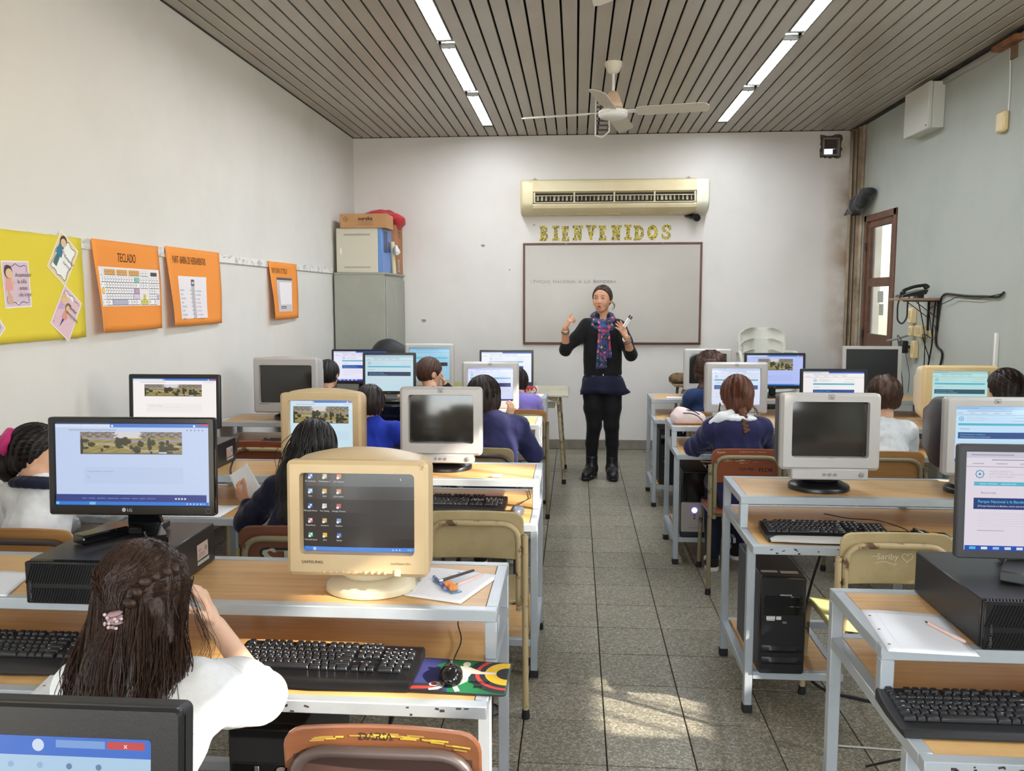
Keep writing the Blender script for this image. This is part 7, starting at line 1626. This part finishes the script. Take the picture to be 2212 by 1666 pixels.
def hs(az, el, k=1.0):  # point on the hair surface of the head, az 0 = back of the head
    a = az - PI / 2; return cr1 + (r * math.cos(a) * math.cos(el) * .086 + f * math.sin(a) * math.cos(el) * .105 + u * math.sin(el) * .103) * HS * k
S = SDF((-1.02, 1.25, .74), (-.64, 1.70, 1.12), .0048)
S.chain([cl + V(0, -.006, -.01), V(-.852, 1.415, .915), V(-.845, 1.392, .85), V(-.838, 1.38, .78)], [.018, .022, .026, .012], .02, (V(0, 1, 0), 1.6))
S.chain([hs(-.9, -.2, .72), V(-.89, 1.48, .915), V(-.882, 1.41, .85), V(-.88, 1.395, .78)], [.026, .024, .024, .010], .03); S.chain([hs(.9, -.2, .72), V(-.79, 1.49, .915), V(-.775, 1.425, .86), V(-.785, 1.40, .79)], [.026, .026, .026, .010], .03)
S.disp(lambda x, y, z: .004 * wob(x * 2.4, y * 1.6, z * .35, 6, 45) + .002 * wob(x * 3, y * 3, z * .5, 9, 90)); hr = S.obj('hair', H_mid, p1, base1)
G = []
for k in range(60):
    az = rng.uniform(-1.9, 1.9); e0 = rng.uniform(.35, 1.35); G.append(([hs(az * 1.05, e0, 1.01), hs(az * .85, e0 * .75, 1.02), hs(az * .5, e0 * .38 - .05, 1.02), hs(az * .15, -.06, 1.03), cl], .004))
for k in range(110):
    az = rng.uniform(-1.7, 1.9); e0 = rng.uniform(-.1, .35); q = hs(az, e0 - .55, 1.0); x = -.838 + .056 * az + (.02 if az > .6 else 0); yb_ = 1.352 + .028 * az * az * .6
    G.append(([hs(az, e0, 1.01), q, V(x - .004, yb_ + .045, .90), V(x * .4 - .845 * .6 + .6 * (x + .845), yb_ + .014, .845), V(x + rng.normal(0, .012), yb_, rng.uniform(.755, .80))], .007))
for k in range(24):
    x = rng.uniform(-.035, .035); G.append(([cl + V(x * .3, -.004, 0), V(-.851 + x, 1.395, .92), V(-.846 + x * 1.2, 1.358, .85), V(-.84 + x, 1.345, .765)], .006))
for k in range(14):
    az = rng.uniform(1.2, 2.3); q = rng.uniform(0, .04); G.append(([hs(az, .3, 1.0), hs(az, -.3, 1.02), V(-.745 - q, 1.50, .90), V(-.722 - q, 1.45, .872), V(-.715 - q, 1.41, .84)], .010))
tubes_mesh(strands(G, 2100, .0011, .006, .009, 6), 'loose_strands', H_mid, hr, base1, 3)
tubes_mesh(strands([([hs(.2, 1.4, 1.02), hs(1.0, .9, 1.07), hs(1.5, .3, 1.1), hs(1.6, -.4, 1.15)], .012), ([hs(-.2, 1.4, 1.02), hs(-1.0, .9, 1.06), hs(-1.5, .3, 1.1), hs(-1.5, -.5, 1.12)], .010), ([hs(1.7, .2, 1.03), V(-.735, 1.56, .93), V(-.70, 1.50, .885), V(-.73, 1.44, .83)], .014)], 60, .00045, .012, .010), 'flyaway_strands', H_mid, hr, base1, 3)
# twisted side plait leading to the hair tie
b = B()
for k in range(9):
    q = spline([hs(1.9, .75, 1.0), hs(1.35, .45, 1.02), hs(.7, .1, 1.03), cl + V(.012, 0, .012)], 3)[k]; b.ball(tuple(q - V(*base1)), (.014, .011, .0095), 10, 7, rotm(.3 * (-1) ** k, .5, .6 * (-1) ** k))
obj('plait', b, H_mid, hr)
b = B()
for k in range(5): b.lathe([(.010, -.0035), (.0145, 0), (.010, .0035)], tuple(cl - V(*base1) + V(random.uniform(-.002, .002), -.006, -.012 + .007 * k)), rotm(random.uniform(-.3, .3), random.uniform(-.3, .3)), 14)
ht = obj('hair_tie', b, mat('mauve_cloth', (176, 146, 150), .7), p1)
for k in range(11):
    a = 2 * PI * k / 11 * 1.6; b = B(); b.ball(tuple(cl - V(*base1) + V(.0155 * math.cos(a), -.008 - .012 * abs(math.sin(a)), -.010 + .026 * (k / 10))), .0034, 10, 7); obj('bead', b, mat('pearl_bead', (206, 186, 184), .2), ht)

# ---- left rows
hd2 = V(-2.055, 3.03, .982)
pp = child('girl with dark hair in a white shirt with navy collar, leaning on her hand', V(-1.99, 2.86, .50), V(-2.01, 2.97, .838), hd2, yaw=-1.15, pitch=.32, roll=.05, top=C_white, collar=C_navy2, hair='tied', hm=H_blk, seed=11, sleeve='long',
      R=(V(-1.86, 3.22, .72), V(-1.985, 3.125, .975), V(-.62, -.30, .55), V(-.6, -.35, -.75), V(-.2, -.8, .1), .45), twist=-.15, res=.005, s=.95)
r, f, u = head_axes(-1.15, .32, .05); bs = (-1.99, 2.86, 0); hk = hd2 - f * .108 + u * .012
S = SDF(hd2 - V(.24, .26, .26), hd2 + V(.08, .1, .12), .005); S.chain([hk, hk - f * .035 - V(0, 0, .03), hk - f * .02 - V(0, 0, .10), hk + f * .02 - V(0, 0, .17)], [.030, .042, .036, .014], .02); S.disp(lambda x, y, z: .003 * wob(x * 2, y * 2, z * .5, 5, 50)); S.obj('ponytail', H_blk, pp, bs)
S = SDF(hk - .08, hk + .08, .004); Rk = nrm(np.cross(f, V(0, 0, 1))); Uk = np.cross(Rk, f); S.chain([hk + (Rk * math.cos(a) + Uk * math.sin(a)) * .034 for a in np.linspace(0, 2 * PI, 15)], [.020] * 15, .008); S.disp(lambda x, y, z: .006 * wob(x, y, z, 15, 110)); S.obj('scrunchie', mat('magenta_cloth', (190, 36, 110), .7, sheen=.3), pp, bs)
p3 = child('girl with long dark hair and navy sweatshirt holding up a sheet of paper', V(-1.02, 2.96, .50), V(-1.005, 3.02, .86), V(-.972, 3.04, 1.008), yaw=.12, pitch=.25, top=C_navy2, hair='long', hm=H_blk, skin=M_skin2, seed=13,
      L=(V(-1.255, 3.08, .715), V(-1.275, 3.15, .762), V(-.55, .25, .45), V(.75, .3, -.1), V(.25, -.1, .85), .75), res=.006, s=.95, sw=.112, bulk=1.05)
tubes_mesh(strands([([V(-.972, 3.06, 1.112), V(-1.02, 3.0, 1.06), V(-1.05, 2.95, .96), V(-1.055, 2.92, .85)], .02), ([V(-.972, 3.06, 1.112), V(-.92, 3.0, 1.06), V(-.90, 2.95, .96), V(-.90, 2.92, .85)], .02), ([V(-.972, 3.02, 1.108), V(-.97, 2.94, 1.05), V(-.975, 2.91, .95), V(-.98, 2.90, .82)], .035)], 150, .0014, .02, .003), 'loose_strands', H_blk, [c for c in p3.children if c.name.startswith('hair')][0], (-1.02, 2.96, 0))
t = thing('paper_sheet', 'white sheet of paper held up by the girl in the navy sweatshirt', 'paper', (-1.30, 3.2, .835), 0, 'loose sheets of paper'); c_ = V(-1.30, 3.2, .835)
b = B(); q = [V(-1.375, 3.20, .872), V(-1.372, 3.19, .825), V(-1.345, 3.16, .775), V(-1.255, 3.15, .735), V(-1.19, 3.16, .765), V(-1.313, 3.225, .914)]
Q = [V(-1.372, 3.20, .868), V(-1.285, 3.14, .735), V(-1.195, 3.155, .775), V(-1.310, 3.225, .914)]; N = 8
b.add([tuple((Q[0] * (1 - a) + Q[1] * a) * (1 - d_) + (Q[3] * (1 - a) + Q[2] * a) * d_ - c_ + V(0, .012 * math.sin(PI * d_) * (1 - a), 0)) for d_ in np.linspace(0, 1, N + 1) for a in np.linspace(0, 1, N + 1)], [(j * (N + 1) + i, j * (N + 1) + i + 1, (j + 1) * (N + 1) + i + 1, (j + 1) * (N + 1) + i) for j in range(N) for i in range(N)]); o_ = obj('page', b, M_pap, t, smooth=80); o_.modifiers.new('thick', 'SOLIDIFY').thickness = .0005
child('boy with short dark hair in a royal blue jersey seen from behind', V(-1.15, 4.50, .50), V(-1.125, 4.575, .845), V(-1.150, 4.62, .975), yaw=.05, pitch=.2, top=C_blue, hair='short', hm=H_dark, seed=17, s=.92, sw=.12, R=(V(-.90, 4.66, .70), V(-.98, 4.84, .70), V(-.2, .9, 0), V(0, 0, -1), V(-.9, 0, 0), .35))
child('boy with a thick dark bob haircut in a navy sweater', V(-.46, 4.50, .50), V(-.455, 4.595, .872), V(-.512, 4.665, 1.022), yaw=.10, pitch=.15, roll=-.05, top=C_navy, hair='bob', hm=H_dark, seed=19, s=.98, sw=.135, bulk=1.22, R=(V(-.235, 4.66, .695), V(-.40, 4.84, .862), V(.3, .1, .75), V(-.6, .3, -.2), V(.2, .7, .4), .6), L=(V(-.68, 4.66, .70), V(-.56, 4.84, .84), V(.4, .1, .6), V(.3, .5, -.3), V(.1, .8, .3), .6), fold=.006, res=.0065)
child('short haired boy by the left wall behind the grey monitor', V(-1.83, 6.06, .50), V(-1.84, 6.12, .845), V(-1.846, 6.16, 1.005), yaw=-.12, pitch=.1, top=C_navy2, hair='crew', hm=H_blk, seed=23, s=.94)
child('boy with cropped brown hair in black, profile turned, fingers at his mouth', V(-1.06, 6.06, .50), V(-1.045, 6.11, .85), V(-1.078, 6.16, 1.022), yaw=-.95, pitch=.12, top=C_black, hair='crew', hm=H_brn, seed=29, s=.97, sw=.13, R=(V(-.84, 6.28, .74), V(-.975, 6.22, .925), V(-.25, -.05, .9), V(-.8, -.2, .0), V(-.1, -.9, .2), .5, .22), res=.006)
child('child in a fluffy lilac jacket mostly hidden behind the silver monitor', V(-.40, 6.06, .50), V(-.405, 6.13, .81), V(-.43, 6.19, .945), yaw=.2, pitch=.3, top=C_lilac, hair='short', hm=H_dark, seed=31, s=.9, sw=.10, bulk=1.15, hood=True, fold=.007, shoes=M_pinks, feet={1: V(-.25, 6.72, .09), -1: V(-.46, 6.4, .055)}, knees={1: V(-.29, 6.40, .50), -1: V(-.46, 6.38, .5)})
# ---- right rows
p10 = child('child with curly brown hair and dusk blue hoodie, farthest right row', V(.955, 6.02, .50), V(.955, 6.08, .87), V(.970, 6.13, 1.06), yaw=.1, pitch=.1, top=C_denim, hair='curly', hm=H_brn, seed=37, s=.98, bulk=1.1, hood=True)
p11 = child('girl with a reddish plait and navy hooded top over a white collar', V(.895, 4.60, .50), V(.885, 4.62, .868), V(.885, 4.665, 1.032), yaw=.08, pitch=.12, top=C_navy, collar=C_white, hair='braid', hm=H_red, seed=41, s=1.0, sw=.125, bulk=1.15, hood=True, res=.006, fold=.006, R=(V(1.09, 4.80, .72), V(1.02, 4.98, .70), V(-.2, .9, 0), V(0, 0, -1), V(-.9, 0, 0), .3), L=(V(.68, 4.80, .72), V(.74, 4.98, .70), V(.2, .9, 0), V(0, 0, -1), V(.9, 0, 0), .3), feet={1: V(.98, 5.02, .055), -1: V(.80, 4.80, .055)})
bs = (.895, 4.60, 0); S = SDF((.68, 4.42, .82), (.95, 4.66, 1.02), .005); S.chain([V(.845, 4.58, .950), V(.790, 4.578, .925), V(.740, 4.585, .895)], [.022, .028, .016], .02, (V(0, 1, 0), 1.2)); S.disp(lambda x, y, z: .004 * np.abs(wob(x, y, z, 77, 60))); S.obj('white_hood_lining', C_white, p11, bs)
S = SDF((.80, 4.44, .84), (.99, 4.64, 1.05), .004); pts = spline([V(.893, 4.575, .985), V(.900, 4.548, .95), V(.903, 4.525, .90), V(.912, 4.512, .86)], 4)
for k, p in enumerate(pts):
    sgn = (-1) ** k; S.cap(p + V(.011 * sgn, .004, .006), p + V(-.008 * sgn, -.006, -.006), .0155 - .0005 * k, .010, .004)
S.disp(lambda x, y, z: .0012 * wob(x * 2, y * 2, z * 2, 7, 140)); S.obj('plait', H_red, p11, bs)
tubes_mesh(strands([([V(.80, 4.68, .99), V(.792, 4.66, .95), V(.79, 4.63, .92), V(.80, 4.6, .90)], .008), ([V(.965, 4.66, .99), V(.985, 4.63, .96), V(.99, 4.60, .93), V(.97, 4.58, .91)], .010), ([V(.86, 4.60, 1.0), V(.88, 4.57, .97), V(.90, 4.54, .93), V(.93, 4.53, .90)], .012)], 40, .0008, .01, .006), 'loose_strands', H_red, [c for c in p11.children if c.name.startswith('hair')][0], bs)
child('boy with brown hair in a white shirt, right third bench', V(1.655, 4.56, .50), V(1.655, 4.61, .865), V(1.668, 4.66, 1.035), yaw=-.10, pitch=.18, top=C_white, hair='shortwavy', hm=H_brn, seed=43, s=.96, sw=.125, bulk=1.05, fold=.0075, res=.006)
child('dark haired child cut off by the right picture edge', V(2.32, 4.50, .50), V(2.31, 4.54, .90), V(2.262, 4.59, 1.082), yaw=.25, pitch=.1, top=C_navy, hair='tied', hm=H_dark, seed=47, s=.98)
# ------------------------------------------------------------------ the teacher
hip = V(.238, 7.30, .86); neck = V(.232, 7.305, 1.395); hd = V(.226, 7.255, 1.563); TS = 1.02
t = thing('person', 'woman teaching, dark clothes and blue floral scarf, both hands raised before the whiteboard', 'person', (hip[0], hip[1], 0)); base = (hip[0], hip[1], 0)
ax = head_axes(PI - .30, .06, 0); r, f, u = ax; lo, hi = V(-.24, 6.93, -.01), V(.66, 7.48, 1.75)
shR, shL = V(.098, 7.305, 1.325), V(.376, 7.305, 1.325); elR, wrR = V(-.086, 7.235, 1.125), V(-.086, 7.105, 1.315); elL, wrL = V(.474, 7.225, 1.085), V(.422, 7.09, 1.245)
S = SDF(lo, hi, .0045); head(S, hd, ax, TS, neck, True); fw = V(0, -1, 0)
S.chain([hip, V(.236, 7.305, 1.05), V(.234, 7.31, 1.28)], [.13, .105, .12], .04, (fw, 1.4)); S.cap(shR, shL, .045, .045, .03)
S.chain([shR, elR, wrR], [.046, .040, .025], .015); S.chain([shL, elL, wrL], [.046, .040, .025], .015)
hand(S, wrR, V(.42, -.20, .85), V(.75, .35, -.35), V(-.2, -.2, .9), .92, .55, .16, [.10, .85, .95, 1.0], .5)
hand(S, wrL, V(-.46, -.16, .82), V(-.55, .55, -.25), V(.55, -.1, .55), .95, .22, .22, [.12, .18, .18, .22], .5)
kn = {-1: V(.168, 7.28, .46), 1: V(.316, 7.28, .46)}; ft = {-1: V(.150, 7.30, .07), 1: V(.326, 7.30, .07)}
for q in (-1, 1): S.chain([hip + V(.072 * q, 0, -.04), kn[q], ft[q] + V(0, 0, .05)], [.085, .054, .034], .03); S.cap(ft[q], ft[q] + V(.02 * q, -.11, -.03), .03, .025, .01)
S.obj('body', M_skin2, t, base)
# face details
def hp(a, b_, c_): return hd + (r * a + f * b_ + u * c_) * TS - V(*base)
for q in (-1, 1):
    b = B(); b.ball(tuple(hp(.031 * q, .0795, .0055)), (.0145, .0095, .0062), 16, 10, Matrix(np.stack([r, f, u], 1).tolist())); e = obj('eye', b, mat('eye_white', (226, 216, 206), .3), t)
    b = B(); b.ball(tuple(hp(.031 * q + .001, .0852, .0057)), (.0056, .0045, .0058), 12, 8, Matrix(np.stack([r, f, u], 1).tolist())); obj('iris', b, mat('iris_brown', (36, 24, 20), .2), e)
    b = B(); b.tube([Vector(hp((.031 + dx) * q, (.0895 - dx * dx * 28), .0118 - dx * dx * 24)) for dx in np.linspace(-.016, .016, 7)], .0017, 6); obj('eyelid', b, mat('lash', (50, 34, 30), .6), e)
    b = B(); b.tube([Vector(hp((.031 + dx) * q, .0925 - (1.2 if dx > 0 else .2) * abs(dx) * .35, .030 + .10 * dx - 9 * dx * dx)) for dx in np.linspace(-.018, .022, 8)], [.0014, .0026, .0028, .0027, .0024, .002, .0015, .0010], 6); obj('eyebrow', b, mat('brow', (54, 38, 32), .7), t)
    b = B(); b.lathe([(.004, -.0015), (.0055, 0), (.004, .0015)], tuple(hp(.082 * q, -.004, -.046)), rotm(PI / 2), 12); obj('earring', b, mat('gold', (206, 160, 90), .3, metal=1), t)
M_lip = mat('lip', (172, 98, 86), .45)
b = B(); b.tube([Vector(hp(x, .1015 - 22 * x * x, -.0525 + 1.5 * abs(x) * (.02 - abs(x)) * 6 - 9 * x * x)) for x in np.linspace(-.023, .023, 9)], [.0008, .002, .0028, .003, .0026, .003, .0028, .002, .0008], 8); obj('upper_lip', b, M_lip, t)
b = B(); b.tube([Vector(hp(x, .1000 - 22 * x * x, -.0685 + 9 * x * x)) for x in np.linspace(-.022, .022, 9)], [.0008, .0022, .0034, .0038, .004, .0038, .0034, .0022, .0008], 8); obj('lower_lip', b, M_lip, t)
b = B(); b.ball(tuple(hp(0, .092, -.0605)), (.017, .008, .005), 12, 8, Matrix(np.stack([r, f, u], 1).tolist())); obj('mouth_inside', b, mat('mouth_dark', (78, 34, 34), .5), t)
hair_on(t, base, hd, ax, TS, 'updo', H_mid, neck, neck, fw, 3)
tubes_mesh(strands([([hd + r * -.075 + u * -.02 - f * .01, hd + r * -.10 + u * -.06 - f * .02, hd + r * -.085 + u * -.10 - f * .02], .01)], 14, .0006, .01, .006), 'loose_strands', H_mid, t, base)
# dark jacket with rolled sleeves
T = SDF(lo, hi, .0055)
T.chain([V(.240, 7.30, .93), V(.238, 7.305, 1.06), V(.235, 7.305, 1.25)], [.165, .150, .165], .06, (fw, 1.42)); T.cap(shR - V(-.01, 0, .01), shL - V(.01, 0, .01), .062, .062, .05); T.cap(V(.234, 7.31, 1.32), V(.232, 7.315, 1.41), .075, .062, .04)
for s_, e_, w_ in ((shR, elR, wrR), (shL, elL, wrL)): T.chain([s_, s_ * .5 + e_ * .5 + V(0, 0, -.004), e_, e_ + (w_ - e_) * .22], [.062, .060, .052, .048], .025)
T.cut(V(.24, 7.3, .905), V(0, 0, -1)); T.ell(V(.235, 7.235, 1.40), V(.04, .05, .05), k=.02, sub=True)
T.disp(lambda x, y, z: .006 * wob(x, y, z * .7, 51, 26) + .002 * wob(x, y, z, 52, 70)); j = T.obj('jacket', C_black, t, base)
b = B(); b.box((0, -.122, .915), (.008, .006, .018), bev=.002); obj('zip_pull', b, mat('chrome', (220, 220, 220), .2, metal=1), j)
T = SDF(lo, hi, .007); T.chain([V(.24, 7.30, .86), V(.24, 7.30, 1.0)], [.158, .150], .03, (fw, 1.45)); T.cut(V(.24, 7.3, .865), V(0, 0, -1)); T.obj('undershirt', C_teal, t, base)
b = B(); rings = []
for z, w, d, am in ((.895, .168, .118, 0), (.84, .180, .125, .004), (.79, .192, .13, .010), (.748, .204, .134, .016)):
    rings.append([Vector((.002 + (w + am * math.cos(5 * a)) * math.cos(a) + (.018 if z < .76 and math.cos(a) > .8 else 0), (d + am * math.sin(7 * a)) * math.sin(a), z + (.012 * math.sin(3 * a + .6) if z < .76 else 0) + (-.016 * math.sin(2 * a + 1.4) if z > .88 else 0))) for a in np.linspace(0, 2 * PI, 64, endpoint=False)])
b.loft(rings, cap=False); o = obj('tunic', b, C_navy2, t, smooth=80); o.modifiers.new('thick', 'SOLIDIFY').thickness = .004
T = SDF(lo, hi, .006)
for q in (-1, 1): T.chain([hip + V(.074 * q, 0, -.02), V(.238 + .078 * q, 7.29, .62), kn[q], V(*ft[q][:2], .30), V(*ft[q][:2], .10)], [.104, .085, .064, .056, .043], .02)
T.ell(hip, V(.15, .11, .10), k=.03); T.disp(lambda x, y, z: .003 * wob(x, y, z, 55, 45)); T.obj('leggings', C_black, t, base)
for q in (-1, 1):
    T = SDF(ft[q] - V(.12, .25, .09), ft[q] + V(.12, .14, .17), .0055); a = ft[q] + V(0, 0, -.02); dr = nrm(V(-.40 if q < 0 else .03, -1, 0)); T.chain([a + V(0, 0, .13), a + V(0, 0, .04), a + V(0, .012, 0)], [.052, .048, .046], .02); T.chain([a + V(0, 0, .02), a + dr * .09 + V(0, 0, .004), a + dr * .150 - V(0, 0, .004)], [.05, .044, .036], .03); T.cut(V(0, 0, .022), V(0, 0, -1)); T.cut(a + V(0, 0, .145), V(0, 0, 1)); bo = T.obj('boot', mat('black_leather', (30, 29, 30), .38, bump=(60, .15)), t, base)
    T = SDF(ft[q] - V(.13, .26, .09), ft[q] + V(.13, .14, .05), .006); T.chain([a + V(0, .014, -.02), a + dr * .09 - V(0, 0, .02), a + dr * .152 - V(0, 0, .02)], [.052, .050, .042], .02); T.cut(V(0, 0, .030), V(0, 0, 1)); T.cut(V(0, 0, .001), V(0, 0, -1)); T.obj('sole', M_black, bo, base)
def floral():
    m = bpy.data.materials.new('floral_scarf'); m.use_nodes = True; nt = m.node_tree; N = nt.nodes; L = nt.links; b = N['Principled BSDF']; b.inputs['Roughness'].default_value = .8; tc = N.new('ShaderNodeTexCoord'); last = None
    base_ = lin((50, 62, 116)) + (1,); ns = N.new('ShaderNodeTexNoise'); ns.inputs['Scale'].default_value = 45; L.new(tc.outputs['Object'], ns.inputs[0]); ad = N.new('ShaderNodeMixRGB'); ad.blend_type = 'ADD'; ad.inputs[0].default_value = .035; L.new(tc.outputs['Object'], ad.inputs[1]); L.new(ns.outputs[1], ad.inputs[2])
    for sc, th, col in ((24, .50, (34, 38, 54)), (21, .46, (176, 44, 76)), (25, .32, (206, 104, 110)), (44, .34, (66, 112, 84)), (36, .24, (216, 150, 110))):
        mp = N.new('ShaderNodeMapping'); mp.inputs['Location'].default_value = (sc * .37, sc * .11, sc * .71); L.new(ad.outputs[0], mp.inputs[0]); nz = N.new('ShaderNodeTexVoronoi'); nz.inputs['Scale'].default_value = sc; L.new(mp.outputs[0], nz.inputs[0])
        lt = N.new('ShaderNodeMath'); lt.operation = 'LESS_THAN'; lt.inputs[1].default_value = th; L.new(nz.outputs['Distance'], lt.inputs[0]); sp = N.new('ShaderNodeSeparateColor'); L.new(nz.outputs['Color'], sp.inputs[0]); g = N.new('ShaderNodeMath'); g.operation = 'GREATER_THAN'; g.inputs[1].default_value = .45; L.new(sp.outputs[0], g.inputs[0]); mu = N.new('ShaderNodeMath'); mu.operation = 'MULTIPLY'; L.new(lt.outputs[0], mu.inputs[0]); L.new(g.outputs[0], mu.inputs[1])
        mx = N.new('ShaderNodeMix'); mx.data_type = 'RGBA'; mx.inputs[7].default_value = lin(col) + (1,); L.new(mu.outputs[0], mx.inputs[0])
        if last is None: mx.inputs[6].default_value = base_
        else: L.new(last, mx.inputs[6])
        last = mx.outputs[2]
    L.new(last, b.inputs['Base Color']); return m
T = SDF((.06, 7.08, .94), (.42, 7.44, 1.48), .0048)
ring = [V(.232 + .082 * math.cos(a), 7.298 + .078 * math.sin(a), 1.395 + .036 * math.sin(a)) for a in np.linspace(0, 2 * PI, 17)]
T.chain(ring, [.027] * 17, .010); ring2 = [V(.236 + .088 * math.cos(a), 7.285 + .080 * math.sin(a), 1.352 + .05 * math.sin(a)) for a in np.linspace(0, 2 * PI, 17)]; T.chain(ring2, [.026 + .006 * math.sin(k) for k in range(17)], .010)
T.ell(V(.228, 7.188, 1.302), V(.040, .032, .042), k=.02); T.disp(lambda x, y, z: .0045 * wob(x * 1.5, y * 1.5, z * 2.2, 61, 60)); sc_ = T.obj('scarf', floral(), t, base)
for (x0, x1, z0, z1, w, y) in ((.222, .222, 1.30, .972, .038, 7.162), (.262, .275, 1.29, 1.06, .030, 7.172)):
    b = B(); rg_ = []
    for k in range(15):
        q = k / 14; zz = z0 + (z1 - z0) * q; xx = x0 + (x1 - x0) * q; ww = w * (.7 + .55 * q); yy = y - .012 * math.sin(q * 2.6) + .0
        up_ = [(xx + ww * a_ - base[0], yy - base[1] - .010 - .005 * math.cos(a_ * 9 + q * 2), zz + .006 * a_ * (q > .95)) for a_ in np.linspace(-1, 1, 17)]
        rg_.append([Vector(p) for p in up_])
    b.loft(rg_, cap=False, closed=False); o = obj('scarf_tail', b, floral() if False else sc_.data.materials[0], sc_, smooth=80); o.modifiers.new('thick', 'SOLIDIFY').thickness = .005
M_brace = mat('silver_bracelet', (190, 180, 164), .3, metal=.8)
for w_, e_, n_ in ((wrR, elR, 3), (wrL, elL, 4)):
    for k in range(n_):
        d = nrm(e_ - w_); c = w_ + d * (.018 + .014 * k) - V(*base); x, y, z = frame_from(d + rng.normal(0, .12, 3)); b = B(); b.tube([Vector(c) + (x * math.cos(a) + y * math.sin(a)) * (.031 + .001 * k) for a in np.linspace(0, 2 * PI, 22, endpoint=False)], .0026 if k % 2 else .0038, 6, closed=True); obj('bracelet', b, M_brace if k % 2 == 0 else mat('bronze_bracelet', (120, 90, 62), .4, metal=.6), t)
for k, (a, b_) in enumerate(((V(.395, 7.035, 1.335), V(.452, 7.055, 1.425)), (V(.407, 7.04, 1.325), V(.468, 7.06, 1.412)))):
    tt = thing('marker_pen', 'grey white board marker held in the teacher hand, %s of the two' % ('upper' if k == 0 else 'lower'), 'marker', tuple((a + b_) / 2), 0, 'markers in the hand'); c = (a + b_) / 2
    b = B(); b.cyl(tuple(a - c), tuple((b_ - c) * .5), .007, n=12); obj('barrel', b, M_white, tt); b = B(); b.cyl(tuple((b_ - c) * .5), tuple(b_ - c), .0076, n=12); obj('cap', b, M_dgrey, tt)
